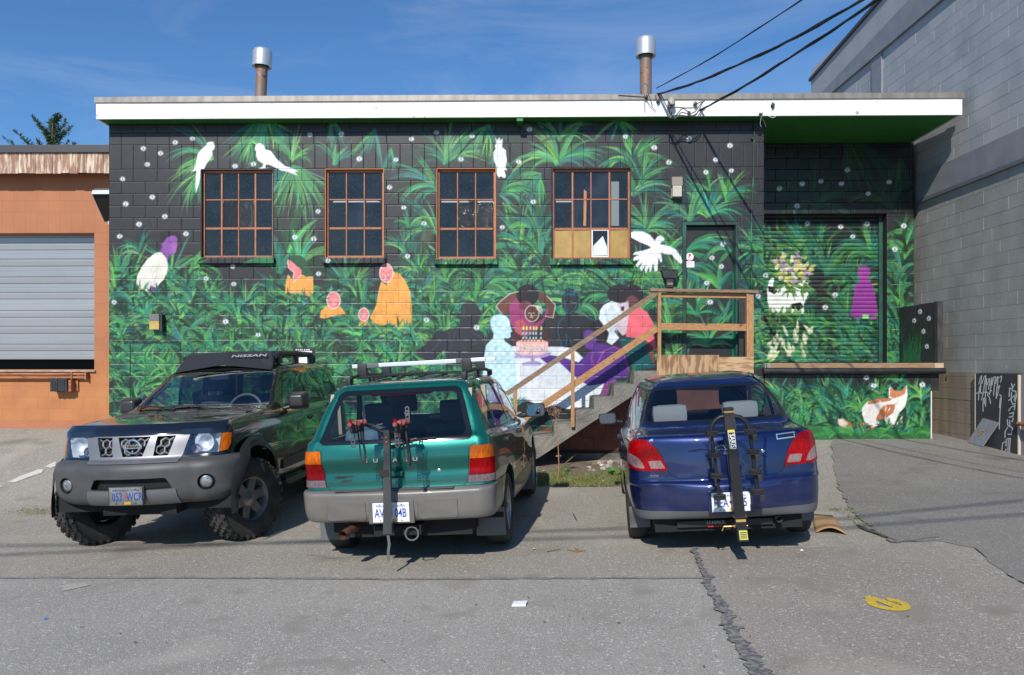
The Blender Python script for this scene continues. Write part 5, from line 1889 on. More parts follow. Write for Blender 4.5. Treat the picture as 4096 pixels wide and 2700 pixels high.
def seat(car, x, y, fwd, material, w=.5, hb=.62, z0=.45, head=True, hmat=None):
    st = empty('seat')
    st.parent = car.root
    car.add(rbox(x - w / 2, x + w / 2, y - .02, y + .48 * fwd, z0 - .12, z0 + .05, .04), 'cushion', material, st, True)
    M = Matrix.Translation((x, y, z0)) @ Matrix.Rotation(math.radians(14) * fwd, 4, 'X')
    car.add(rbox(-w / 2, w / 2, -.06, .06, 0, hb, .05).xform(M), 'backrest', material, st, True)
    if head:
        car.add(rbox(-.14, .14, -.05, .05, hb + .05, hb + .24, .05).xform(M), 'headrest', hmat or material, st, True)
        mb = MB()
        for sx in (-.06, .06):
            mb.tube([M @ Vector((sx, 0, hb - .02)), M @ Vector((sx, 0, hb + .08))], .007, 6)
        car.add(mb, 'headrest_posts', M_CHROME, st)
    return st


M_CHROME = mat('chrome', (.75, .76, .78), .12, metal=1.0)
M_TYRE = mat('tyre_rubber', (.018, .018, .018), .8, col2=(.05, .046, .04), scale=6, bump=.3, bscale=60)
M_PLASB = mat('black_plastic', (.018, .018, .02), .5, bump=.1, bscale=200)
M_SEAM = mat('seam_black', (.004, .004, .005), .7)
M_INT = mat('interior_dark', (.022, .022, .024), .85)
M_LENSC = mat('clear_lens', (.34, .34, .35), .15, metal=.35, col2=(.16, .16, .17), scale=30, stretch=(1, 1, 1), spec=.9, coat=1)
M_LENSR = mat('red_lens', (.36, .001, .003), .2, col2=(.19, .001, .002), scale=26, stretch=(3, 1, 1), spec=.2, coat=.0)
M_LENSO = mat('amber_lens', (.60, .14, .005), .2, col2=(.42, .075, .004), scale=26, stretch=(3, 1, 1), spec=.2, coat=.0)
M_LENSW = mat('frosted_lens', (.30, .20, .20), .25, col2=(.17, .11, .11), scale=30, stretch=(4, 1, 1), spec=.3)
M_UNDER = mat('underbody', (.01, .01, .01), .9)
M_ALLOY = mat('alloy', (.42, .42, .42), .35, metal=.8, col2=(.3, .29, .28), scale=8)


def paint(name, c, c2, rough=.32, metal=.45):
    return mat(name, c, rough, metal=metal, col2=c2, scale=1.5, coat=1.0, spec=.5, bump=.02, bscale=500, grime=((.20, .17, .13), .25, .9, .2))


def wheel(car, name, x, y, r, w, side, rim_r, steer=0.0, spokes=5, tread=0, alloy=None, dish=.0):
    """wheel at (x, y): tyre and rim; side +1 faces right"""
    e = empty(name, (x, y, r))
    e.parent = car.root
    e.rotation_euler = (0, 0, steer)
    hw = w / 2
    pr = [(rim_r, -hw * .86), (rim_r + .02, -hw * .98), (r * .80, -hw * 1.0), (r * .94, -hw * .94), (r * .985, -hw * .78), (r, -hw * .5), (r, hw * .5), (r * .985, hw * .78), (r * .94, hw * .94), (r * .80, hw * 1.0), (rim_r + .02, hw * .98), (rim_r, hw * .86)]
    ty = MB().lathe(pr, n=48, axis='x', cap=False)
    if tread:
        rr_ = random.Random(4)
        for k in range(tread):
            for j, xx in enumerate((-.86, -.52, -.17, .17, .52, .86)):
                a = 2 * math.pi * (k + (j % 2) * .5) / tread
                ww, ll = hw * (.27 if abs(xx) < .8 else .22), math.pi * r / tread * .72
                M = Matrix.Rotation(a, 4, 'X') @ Matrix.Translation((xx * hw, 0, r + .004 - (.012 if abs(xx) > .8 else 0))) @ Matrix.Rotation(rr_.choice((-.5, .5, .25, -.25)), 4, 'Z')
                ty.add([M @ Vector(p) for p in [(-ww / 2, -ll / 2, -.012), (ww / 2, -ll / 2, -.012), (ww / 2, ll / 2, -.012), (-ww / 2, ll / 2, -.012), (-ww * .4, -ll * .42, .011), (ww * .4, -ll * .42, .011), (ww * .4, ll * .42, .011), (-ww * .4, ll * .42, .011)]],
                       [(4, 5, 6, 7), (0, 1, 5, 4), (1, 2, 6, 5), (2, 3, 7, 6), (3, 0, 4, 7)])
            for sd in (-1, 1):
                a = 2 * math.pi * (k + .25) / tread
                M = Matrix.Rotation(a, 4, 'X') @ Matrix.Translation((sd * hw * .965, 0, r * .925))
                ll = math.pi * r / tread * .8
                ty.add([M @ Vector((sd * q[0], q[1], q[2])) for q in [(-.01, -ll / 2, -.03), (-.01, ll / 2, -.03), (.012, ll / 2, .02), (.012, -ll / 2, .02), (-.02, ll / 2, .035), (-.02, -ll / 2, .035)]], [(0, 1, 2, 3), (3, 2, 4, 5)])
    else:
        for xx in (-.45, 0, .45):
            ty.lathe([(r + .0015, xx * hw - .006), (r - .006, xx * hw), (r + .0015, xx * hw + .006)], n=48, axis='x', cap=False)
    ty.build('tyre', M_TYRE, e, True)
    s = side
    rm = MB()
    rm.lathe([(rim_r + .012, s * hw * .9), (rim_r - .004, s * hw * .84), (rim_r - .02, s * hw * .5), (rim_r - .03, -s * hw * .8)], n=40, axis='x', cap=False)
    fx = s * (hw * .62 - dish)
    for k in range(spokes):
        a = 2 * math.pi * k / spokes + .3
        M = Matrix.Rotation(a, 4, 'X')
        rm.add([M @ Vector(p) for p in [(fx, -.05, .05), (fx, .05, .05), (fx + s * .012, .042, rim_r - .012), (fx + s * .012, -.042, rim_r - .012), (fx - s * .04, -.05, .05), (fx - s * .04, .05, .05), (fx - s * .03, .042, rim_r - .012), (fx - s * .03, -.042, rim_r - .012)]],
               [(0, 1, 2, 3), (4, 7, 6, 5), (0, 3, 7, 4), (1, 5, 6, 2)])
    rm.lathe([(.075, fx - s * .03), (.075, fx + s * .004), (.05, fx + s * .012), (.03, fx + s * .02), (0.001, fx + s * .022)], n=20, axis='x', cap=False)
    rm.build('rim', alloy or M_ALLOY, e, True)
    MB().lathe([(rim_r - .03, -s * hw * .3), (.02, -s * hw * .3)], n=24, axis='x', cap=False).build('brake_disc', M_UNDER, e)
    return e


def arch(car, y, z, R, w0, cutter=24, lift=0.0):
    """cut both wheel arches at y and line them"""
    pts = [(y + R * math.cos(2 * math.pi * k / cutter), z + R * math.sin(2 * math.pi * k / cutter)) for k in range(cutter)]
    for vw in ('right', 'left'):
        car.hole(vw, pts, nmin=-.5, lim=(.35, 2) if vw == 'right' else (-2, -.35))
    for sx in (-1, 1):
        mb = MB()
        n = 18
        vs, fs = [], []
        for k in range(n + 1):
            a = math.radians(-4 + 188 * k / n)
            for xx in (w0 - .03, .42):
                vs.append((sx * xx, y + (R + .012) * math.cos(a), z + (R + .012) * math.sin(a)))
        for k in range(n):
            fs.append((2 * k, 2 * k + 1, 2 * k + 3, 2 * k + 2))
        mb.add(vs, fs)
        mb.prism([(y + (R + .01) * math.cos(math.radians(-4 + 188 * k / n)), z + (R + .01) * math.sin(math.radians(-4 + 188 * k / n))) for k in range(n + 1)], sx * .40, sx * .42, 'x')
        car.add(mb, 'wheel_well', M_UNDER)


def mir(pts):
    return [(-x, y) for x, y in pts][::-1]


def strip_frame(pts, d):
    """offset a closed polygon outwards by d"""
    n = len(pts)
    A = sum(pts[i][0] * pts[(i + 1) % n][1] - pts[(i + 1) % n][0] * pts[i][1] for i in range(n))
    sg = 1 if A > 0 else -1
    out = []
    for i in range(n):
        p0, p1, p2 = pts[i - 1], pts[i], pts[(i + 1) % n]
        e1 = Vector((p1[0] - p0[0], p1[1] - p0[1])).normalized()
        e2 = Vector((p2[0] - p1[0], p2[1] - p1[1])).normalized()
        n1, n2 = Vector((e1.y, -e1.x)) * sg, Vector((e2.y, -e2.x)) * sg
        b = (n1 + n2)
        b = b / max(.35, b.length_squared / 2) if b.length > 1e-6 else n1
        out.append((p1[0] + b.x * d, p1[1] + b.y * d))
    return out


def rounded(pts, r, k=3):
    """round the corners of a polygon"""
    out = []
    n = len(pts)
    for i in range(n):
        p0, p1, p2 = Vector(pts[i - 1]), Vector(pts[i]), Vector(pts[(i + 1) % n])
        a, b = (p0 - p1), (p2 - p1)
        rr = min(r, a.length * .45, b.length * .45)
        A, B = p1 + a.normalized() * rr, p1 + b.normalized() * rr
        for j in range(k + 1):
            t = j / k
            q = A * (1 - t) ** 2 + p1 * 2 * t * (1 - t) + B * t * t
            out.append((q.x, q.y))
    return out

# ------------------------------------------------------------------ the three cars
ROW_F = [
    # zr, zm, zf, yr, yf, wr, wm, wf, rr, rf, br, bf
    (.385, .26, .25, .25, 4.25, .70, .76, .70, .12, .2, .02, .1),
    (.41, .31, .30, .045, 4.40, .79, .83, .78, .16, .25, .05, .12),
    (.49, .45, .45, .008, 4.46, .822, .85, .82, .16, .3, .06, .14),
    (.63, .62, .60, .00, 4.45, .828, .86, .82, .16, .3, .06, .14),
    (.660, .66, .66, .025, 4.43, .828, .862, .81, .15, .3, .06, .14),
    (.672, .68, .70, .10, 4.40, .818, .865, .80, .12, .3, .05, .14),
    (.745, .74, .74, .108, 4.39, .817, .866, .80, .12, .3, .05, .14),
    (.805, .78, .78, .118, 4.38, .816, .8675, .80, .12, .3, .05, .14),
    (.855, .82, .80, .104, 4.37, .816, .8675, .79, .12, .3, .05, .14),
    (.91, .86, .83, .088, 4.36, .814, .8675, .79, .12, .3, .05, .14),
    (.985, .92, .87, .096, 4.33, .806, .86, .77, .12, .3, .05, .14),
    (1.05, .97, .90, .115, 4.30, .80, .85, .75, .12, .3, .05, .14),
    (1.08, 1.00, .94, .13, 4.20, .775, .825, .70, .11, .3, .05, .12),
    (1.10, 1.03, 1.06, .16, 3.35, .76, .80, .72, .10, .3, .05, .12),
    (1.30, 1.30, 1.30, .28, 2.95, .69, .725, .66, .09, .25, .05, .12),
    (1.48, 1.49, 1.48, .40, 2.58, .61, .655, .59, .09, .2, .04, .1),
    (1.53, 1.545, 1.53, .47, 2.42, .54, .58, .52, .10, .2, .04, .08),
    (1.55, 1.57, 1.55, .60, 2.25, .35, .38, .33, .08, .1, .02, .05),
    (1.555, 1.575, 1.555, .75, 2.10, .004, .004, .004, .001, .001, 0, 0)]
ROW_E = [
    (.315, .20, .20, .26, 3.95, .70, .74, .68, .12, .2, .02, .1),
    (.345, .26, .25, .05, 4.08, .74, .80, .75, .2, .25, .06, .12),
    (.46, .42, .42, .00, 4.145, .782, .825, .79, .28, .3, .10, .14),
    (.60, .56, .54, .005, 4.14, .79, .83, .79, .28, .3, .10, .14),
    (.635, .60, .58, .03, 4.12, .79, .83, .785, .23, .3, .09, .14),
    (.66, .64, .62, .055, 4.10, .788, .832, .78, .22, .3, .09, .14),
    (.85, .80, .70, .075, 4.05, .78, .832, .76, .20, .3, .09, .14),
    (.985, .91, .76, .10, 3.98, .757, .81, .73, .18, .3, .08, .14),
    (1.02, .945, .80, .13, 3.85, .725, .785, .67, .17, .3, .07, .12),
    (1.055, .98, .98, .44, 3.20, .68, .755, .68, .15, .3, .05, .12),
    (1.24, 1.22, 1.22, .72, 2.80, .61, .69, .62, .15, .25, .04, .12),
    (1.40, 1.41, 1.40, 1.00, 2.38, .53, .60, .53, .14, .2, .04, .1),
    (1.45, 1.465, 1.45, 1.12, 2.20, .46, .52, .45, .14, .2, .03, .08),
    (1.48, 1.495, 1.48, 1.28, 2.00, .28, .32, .27, .1, .1, .02, .05),
    (1.485, 1.50, 1.485, 1.40, 1.90, .004, .004, .004, .001, .001, 0, 0)]
ROW_X = [
    (.46, .45, .46, -4.40, -.34, .70, .76, .62, .1, .2, .02, .08),
    (.50, .49, .49, -4.50, -.10, .86, .86, .80, .15, .3, .03, .10),
    (.62, .60, .60, -4.54, -.01, .92, .90, .91, .15, .36, .03, .12),
    (.80, .80, .80, -4.54, .00, .925, .91, .915, .15, .36, .03, .12),
    (.87, .87, .875, -4.52, -.035, .92, .91, .90, .15, .34, .03, .12),
    (.90, .90, .905, -4.50, -.10, .92, .91, .825, .15, .22, .03, .12),
    (1.08, 1.08, 1.09, -4.48, -.15, .915, .91, .815, .15, .22, .03, .12),
    (1.17, 1.17, 1.17, -4.47, -.20, .895, .90, .80, .14, .22, .03, .12),
    (1.215, 1.215, 1.215, -4.46, -.33, .87, .88, .775, .13, .22, .03, .12),
    (1.26, 1.25, 1.285, -4.42, -1.22, .85, .85, .80, .12, .2, .03, .12),
    (1.50, 1.50, 1.50, -4.32, -1.70, .79, .79, .72, .1, .18, .03, .10),
    (1.70, 1.71, 1.70, -4.18, -2.10, .72, .72, .645, .1, .16, .03, .08),
    (1.76, 1.77, 1.76, -4.05, -2.30, .65, .65, .57, .1, .16, .03, .06),
    (1.785, 1.795, 1.785, -3.9, -2.45, .4, .4, .35, .08, .1, .02, .04),
    (1.79, 1.80, 1.79, -3.7, -2.6, .004, .004, .004, .001, .001, 0, 0)]
M_TEAL = paint('teal_paint_car', (.001, .13, .10), (.001, .145, .112), .38, .6)
M_BLUE = paint('blue_paint_car', (.0015, .012, .085), (.002, .014, .095), .34, .55)
M_BLKC = paint('black_paint_car', (.007, .008, .008), (.009, .009, .009), .25, .1)

fo = Car('green_wagon', 'green wagon with grey bumper and roof bars parked in the middle', (-.941, 6.251, -.117), ROW_F, k=.055)
ec = Car('blue_sedan', 'dark blue sedan parked beside the concrete stairs', (1.80, 6.22, -.115), ROW_E, k=.066)
xt = Car('black_suv', 'black off-road suv facing the camera with roof rack and knobbly tyres', (-3.475, 6.982, 3.105), ROW_X)
# ---- shared small parts
M_PLATE = mat('plate_white', (.72, .73, .74), .35)
M_PLBLUE = mat('plate_blue', (.02, .06, .34), .4)
M_PLYEL = mat('plate_sticker', (.75, .42, .02), .4)
M_GLF = glass('wagon_glass', (.84, .88, .87), .05)
M_GLE = glass('sedan_glass', (.78, .82, .84), .06)
M_GLX = glass('suv_glass', (.72, .80, .82), .07)
M_GLD = glass('privacy_glass', (.16, .19, .18), .14)
M_FRIT = mat('glass_border', (.008, .009, .011), .12, spec=.7)
M_MIRG = mat('mirror_glass', (.22, .27, .33), .03, metal=1)


def plate(car, c, w, h, face, left, right, tint=None, par=None):
    """licence plate: face -1 looks backwards, +1 forwards"""
    p = empty('license_plate')
    p.parent = car.root
    x, y, z = c
    car.add(rbox(x - w / 2, x + w / 2, y - .004, y + .004, z - h / 2, z + h / 2, .003), 'plate', tint or M_PLATE, p)
    yy = y + face * .0052
    ax = (-face, 0, 0)
    fr_ = lambda dx, dz: frame((x - face * dx, yy, z + dz), ax, (0, 0, 1))
    hs = h / .152
    text_obj('registration', left, .098 * hs, fr_(-.079 * w / .3, -.008), M_PLBLUE, p, sx=.62, bold=.0012)
    text_obj('registration', right, .098 * hs, fr_(.079 * w / .3, -.008), M_PLBLUE, p, sx=.62, bold=.0012)
    text_obj('motto', 'Beautiful British Columbia', .026 * hs, fr_(0, .052 * hs), M_PLBLUE, p, sx=.84)
    car.add(MB().box(x - face * .0 - .012, x + .012, yy - .0004, yy + .0004, z - .012, z + .01), 'flag_mark', mat('flag_red', (.5, .03, .03), .4), p)
    car.add(MB().box(x - face * .015 - .03, x - face * .015 + .03, yy - .0005, yy + .0005, z - h * .46, z - h * .31), 'decal', M_PLYEL, p)
    mb = MB()
    for dx in (-.09, .09):
        for dz in (-.062 * hs, .062 * hs):
            mb.lathe([(.005, 0), (.005, face * .003)], (x + dx, yy, z + dz), 8, 'y')
    car.add(mb, 'bolts', mat('plate_bolt', (.12, .09, .06), .5, metal=.6), p)
    return p


def mirror(car, c, w, h, d, side, cap, glassface):
    """door mirror: rounded housing, glass towards the rear (-1) or hidden"""
    m = empty('door_mirror')
    m.parent = car.root
    x, y, z = c
    bm = bmesh.new()
    bmesh.ops.create_cube(bm, size=1)
    bmesh.ops.bevel(bm, geom=bm.edges[:], offset=.22, segments=4, profile=.6, affect='EDGES')
    for v in bm.verts:
        t = v.co.y + .5
        k = 1 - .35 * t if glassface < 0 else .65 + .35 * t
        v.co = Vector((x + v.co.x * w * k, y + v.co.y * d, z + v.co.z * h * k))
    car.add(MB().bm(bm), 'housing', cap, m, True)
    yy = y + glassface * (d / 2 + .001)
    pts = rounded([(x - w * .42, z - h * .4), (x + w * .42, z - h * .4), (x + w * .42, z + h * .4), (x - w * .42, z + h * .4)], h * .3)
    car.add(MB().prism(pts, yy, yy - glassface * .004), 'mirror_glass', M_MIRG, m)
    pts = rounded([(x - w * .46, z - h * .45), (x + w * .46, z - h * .45), (x + w * .46, z + h * .45), (x - w * .46, z + h * .45)], h * .32)
    car.add(MB().prism(pts, yy - glassface * .001, yy - glassface * .02), 'bezel', M_PLASB, m)
    car.add(MB().tube([(x - side * w * .3, y, z - h * .3), (x - side * (w * .5 + .06), y + .03, z - h * .42)], .022, 8), 'arm', M_PLASB, m, True)
    return m


def window(car, view, outer, inner, glassmat, name='window', nmin=.05, lim=None, parent=None):
    """glass with a black border, cut out of the shell"""
    w = empty(name)
    w.parent = parent or car.root
    fin = car.cut(view, inner, nmin, lim)
    car.take(fin, 'glass', glassmat, w, push=-.004, rim=0)
    ring = car.cut(view, outer, nmin, lim)
    car.take(ring, 'border', M_FRIT, w, push=-.002, rim=.006)
    return w


def door(car, view, poly, name, material, handle=None, lim=None, trim=M_PLASB):
    d = car.part(view, poly, name, material, nmin=.0, lim=lim, gap=.0042, rim=.02)
    if d and handle:
        hx, hz = handle
        h, n = car.hit(view, hx, hz)
        mb = rbox(-.014, .022, -.075, .075, -.018, .018, .012)
        car.add(mb.xform(Matrix.Translation(h + n * .004)), 'handle', trim, d, True)
        car.add(rbox(-.004, .003, -.06, .06, -.03, .026, .003).xform(Matrix.Translation(h + n * .0005)), 'handle_recess', M_SEAM, d)
    return d


SIDES = (('right', 1, (.3, 2)), ('left', -1, (-2, -.3)))


# ================================================================== green wagon
M_FGREY = mat('wagon_grey_bumper', (.175, .165, .155), .4, metal=.25, col2=(.15, .14, .13), scale=3, bump=.06, bscale=150, coat=.3, grime=((.24, .21, .17), .35, .75, .5))
M_FSTEP = mat('bumper_step', (.055, .055, .055), .6, bump=.15, bscale=100)
M_FBEI = mat('beige_trim', (.36, .31, .23), .8)
M_FSEAT = mat('grey_fabric', (.05, .053, .06), .9, bump=.2, bscale=80)
wy0, wy1 = .95, 3.475
for yy in (wy0, wy1):
    arch(fo, yy, .34, .385, .86)
out = [(.632, 1.045), (.655, 1.075), (.545, 1.452), (.50, 1.482)]
inn = [(.56, 1.078), (.602, 1.115), (.515, 1.42), (.475, 1.447)]
sym = lambda h: [(-x, z) for x, z in h] + h[::-1]
tg = [(.575, .672), (.605, .70), (.632, .985), (.70, 1.02), (.615, 1.46), (.545, 1.512)]
wnd_f = window(fo, 'rear', rounded(sym(out), .03), rounded(sym(inn), .035), M_GLF)
# lamps: amber over red over clear
for sg in (1, -1):
    t = empty('taillight')
    t.parent = fo.root
    Q = (lambda p: p) if sg > 0 else (lambda p: [(-x, z) for x, z in p][::-1])
    for nm, poly, mt_ in (('amber_lens', [(.633, .888), (.83, .888), (.83, .94), (.79, .995), (.64, .995)], M_LENSO), ('red_lens', [(.612, .752), (.83, .752), (.83, .886), (.632, .886)], M_LENSR), ('clear_lens', [(.603, .69), (.83, .69), (.83, .75), (.611, .75)], M_LENSW)):
        fo.part('rear', Q(poly), nm, mt_, t, nmin=-.02, lim=(-.2, .27), push=.006, rim=.02, gap=.0015)
tgo = fo.part('rear', sym(tg), 'tailgate', M_TEAL, nmin=.02, gap=.003, rim=.02)
wnd_f.parent = tgo
fo.part('right', [(-.2, .2), (.575, .2), (.575, .668), (-.2, .668)], 'rear_bumper', M_FGREY, nmin=-2, rim=.02, gap=.001)
for vw, sg, lm in SIDES:
    fo.part(vw, [(.60, .1), (4.6, .1), (4.6, .50), (.60, .50)], 'sill_cladding', M_FGREY, nmin=-.5, lim=lm, push=.006, rim=.02)
for vw, sg, lm in SIDES:
    q = [(.49, 1.487), (.70, 1.488), (.76, 1.10), (.42, 1.118)]
    window(fo, vw, strip_frame(rounded(q, .03), .012), rounded(q, .03), M_GLF, 'quarter_window', lim=lm)
    for nm, q, dp, hd in (('rear_door', [(.83, 1.482), (1.30, 1.466), (1.56, 1.078), (.87, 1.093)], [(.98, .515), (1.70, .515), (1.70, 1.10), (1.355, 1.50), (.79, 1.505), (.80, 1.06), (.90, .85)], (.97, .96)),
                          ('front_door', [(1.40, 1.462), (1.98, 1.438), (2.62, 1.052), (1.68, 1.073)], [(1.71, .515), (2.85, .515), (2.95, .9), (2.75, 1.06), (2.05, 1.475), (1.365, 1.50), (1.71, 1.10)], (1.83, .95))):
        w = window(fo, vw, strip_frame(rounded(q, .03), .014), rounded(q, .03), M_GLF, 'side_window', lim=lm)
        d = door(fo, vw, dp, nm, M_TEAL, hd, lm)
        if d:
            w.parent = d
wsf = [(.66, 1.09), (.62, 1.30), (.55, 1.47)]
window(fo, 'front', strip_frame(rounded(sym(wsf), .04), .02), rounded(sym(wsf), .04), M_GLF, 'windscreen')
fo.body(M_TEAL)
# tailgate fittings
for i, ch in enumerate('SUBARU'):
    xx = -.235 + i * .084
    h, n = fo.hit('rear', xx, .905)
    text_obj('letter', ch, .042, frame(h + Vector((0, -.004, 0)), (1, 0, 0), (0, 0, 1)), M_CHROME, tgo, ext=.002, sx=1.5, bold=.0016)
h, n = fo.hit('rear', -.44, .772)
text_obj('badge', 'FORESTER', .03, frame(h + Vector((0, -.005, 0)), (1, 0, 0), (0, 0, 1)), mat('badge_dark', (.12, .13, .13), .25, metal=.8), tgo, ext=.0015, sx=1.25, bold=.001, shear=.2)
h, n = fo.hit('rear', -.42, .742)
fo.add(rbox(h.x - .045, h.x + .045, h.y - .004, h.y + .002, h.z - .008, h.z + .008, .002), 'badge_plate', MATS['badge_dark'], tgo)
fo.add(rbox(-.11, .078, .085, .10, .758, .815, .006), 'handle_recess', M_SEAM, tgo)
fo.add(rbox(-.105, .073, .076, .096, .772, .812, .008), 'tailgate_handle', M_TEAL, tgo, True)
h, n = fo.hit('rear', .37, .8)
fo.add(MB().lathe([(.017, .003), (.017, -.004), (.012, -.007), (.002, -.007)], h, 16, 'y'), 'lock', M_CHROME, tgo, True)
fo.add(rbox(-.02, .02, .09, .13, 1.005, 1.03, .008), 'wiper_pivot', M_PLASB, tgo, True)
fo.add(MB().tube([(-.0, .085, 1.02), (.07, .09, 1.04), (.20, .115, 1.075)], [.012, .010, .008], 8).beam((.06, .105, 1.062), (.36, .125, 1.072), .012, .016), 'rear_wiper', M_PLASB, tgo)
fo.add(rbox(-.006, .018, .425, .455, 1.49, 1.512, .006), 'washer_nozzle', M_PLASB, tgo, True)
fo.add(rbox(-.27, .27, .45, .47, 1.425, 1.445, .006), 'high_brake_light', M_LENSR, tgo)
# bumper fittings
for i in range(4):
    fo.add(rbox(-.5, .5, .018 + i * .02 + .012 * (i == 0), .034 + i * .02, .664, .6725 + (.003 if i % 2 else 0), .002), 'step_rib', M_FSTEP)
fo.add(rbox(-.205, .175, -.004, .02, .40, .588, .006), 'plate_recess', mat('recess_grey', (.11, .105, .10), .5))
plate(fo, (-.015, -.0095, .492), .305, .158, -1, 'AVP', '04B')
for x0, x1 in ((-.575, -.235), (.205, .525)):
    ptsb = rounded([(x0, .425), (x1, .425), (x1, .585), (x0, .585)], .025)
    vs = []
    mb = MB()
    n = len(ptsb)
    for (px, pz) in ptsb:
        h, nn = fo.hit('rear', px, pz)
        vs.append(h + Vector((0, -.009, 0)))
    for (px, pz) in strip_frame(ptsb, .008):
        h, nn = fo.hit('rear', px, pz)
        vs.append(h + Vector((0, .001, 0)))
    mb.add(vs, [tuple(range(n))] + [(i, (i + 1) % n, (i + 1) % n + n, i + n) for i in range(n)])
    fo.add(mb, 'bumper_pad', M_FGREY)
fo.add(MB().tube([(-.375, .3, .34), (-.40, .12, .335), (-.43, -.015, .318)], [.028, .034, .036], 14, cap=False).lathe([(.036, 0), (.033, .01), (.03, .1)], (-.43, -.013, .318), 14, 'y', cap=False), 'exhaust_tip', mat('rusty_exhaust', (.20, .085, .05), .6, metal=.4, col2=(.09, .05, .04), scale=20), smooth=True)
fo.add(MB().tube([(.13 + .055 * math.cos(t), .06, .30 + .055 * math.sin(t)) for t in [2 * math.pi * k / 14 for k in range(14)]], .007, 6, closed=True), 'tow_loop', M_ALLOY, smooth=True)
fo.add(MB().box(-.6, .6, .25, 4.1, .24, .40).box(-.2, .2, .1, .3, .28, .36), 'underbody', M_UNDER)
for sg in (-1, 1):
    fo.add(rbox(sg * .58, sg * .84, .555, .567, .10 + .055, .40, .004), 'mud_flap', mat('mud_flap', (.11, .11, .11), .6))
    fo.add(rbox(sg * .60, sg * .85, 3.075, 3.087, .13, .42, .004), 'mud_flap', MATS['mud_flap'])
# interior
fo.add(MB().box(-.66, .66, .16, 3.3, .60, .64), 'floor', M_INT)
fo.add(MB().box(-.62, .62, .18, .24, .64, 1.055), 'tailgate_liner', M_FBEI)
for sg in (-1, 1):
    fo.add(rbox(sg * .70, sg * .755, .3, 3.2, .64, 1.055, .01), 'side_trim', M_FBEI)
    fo.add(MB().prism([(.27, 1.08), (.50, 1.08), (.50, 1.46), (.44, 1.46)], sg * .60, sg * .63, 'x'), 'pillar_trim', M_FBEI)
    fo.add(MB().prism([(.76, 1.08), (.86, 1.08), (.80, 1.47), (.74, 1.47)], sg * .66, sg * .70, 'x'), 'pillar_trim', M_FBEI)
for xx in (-.36, .36):
    seat(fo, xx, 1.15, 1, M_FSEAT, .6, .50, .62)
for xx in (-.36, .36):
    seat(fo, xx, 2.05, 1, M_FSEAT, .5, .55, .62)
fo.add(rbox(-.68, .68, 2.75, 3.3, .8, 1.06, .06), 'dashboard', M_INT, smooth=True)
fo.add(rbox(.10, .32, 2.50, 2.53, 1.38, 1.44, .012), 'rear_view_mirror', M_INT)
fo.add(rbox(-.52, -.18, .35, .75, .645, 1.16, .12), 'blue_bundle', mat('denim', (.09, .17, .24), .9, bump=.5, bscale=14, col2=(.03, .06, .1), scale=6), smooth=True)
fo.add(rbox(-.45, .45, .30, .55, .645, .98, .1), 'purple_blanket', mat('blanket', (.09, .05, .12), .95, bump=.5, bscale=12), smooth=True)
# wheels, mirrors, roof gear
for sg in (-1, 1):
    for yy in (wy0, wy1):
        wheel(fo, 'wheel', sg * .735, yy, .325, .205, sg, .20, spokes=6)
    mirror(fo, (sg * .965, 2.72, 1.10), .235, .165, .10, sg, M_PLASB, -1)
    rail = empty('roof_rail')
    rail.parent = fo.root
    fo.add(MB().tube([(sg * .53, .66, 1.555), (sg * .535, .74, 1.60), (sg * .55, 1.2, 1.615), (sg * .545, 1.8, 1.605), (sg * .53, 2.15, 1.585), (sg * .525, 2.22, 1.55)], .018, 8), 'rail_tube', M_PLASB, rail, True)
    for yy in (.66, 1.35, 2.2):
        fo.add(rbox(sg * .53 - .025, sg * .53 + .025, yy - .05, yy + .05, 1.53, 1.60, .02), 'rail_foot', M_PLASB, rail, True)
M_BAR = mat('bare_aluminium', (.72, .73, .74), .4, metal=.7)
for yy, xa, xb, zz in ((.98, -.60, .68, 1.70), (1.78, -.60, .66, 1.70)):
    cb = empty('cross_bar')
    cb.parent = fo.root
    fo.add(rbox(xa, xb, yy - .016, yy + .016, zz - .016, zz + .018, .003), 'bar', M_BAR, cb)
    for xx in (-.5, .5):
        fo.add(rbox(xx - .045, xx + .045, yy - .04, yy + .04, zz - .10, zz + .022, .018), 'clamp', M_PLASB, cb, True)
        fo.add(rbox(xx - .10 * (1 if xx > 0 else -1.6), xx - .045, yy - .022, yy + .022, zz - .022, zz + .024, .01), 'strap_wrap', mat('vinyl_strap', (.12, .12, .125), .35), cb, True)
for xx in (-.3, -.1, .1, .3):
    fo.add(MB().tube([(xx, .72, 1.575), (xx + .01, 1.2, 1.60), (xx, 2.05, 1.585)], .011, 6), 'roof_basket_rib', M_PLASB)
fo.add(MB().tube([(-.5, .80, 1.59), (-.2, .78, 1.605), (.2, .78, 1.605), (.5, .80, 1.59)], .012, 6), 'roof_basket_rib', M_PLASB)

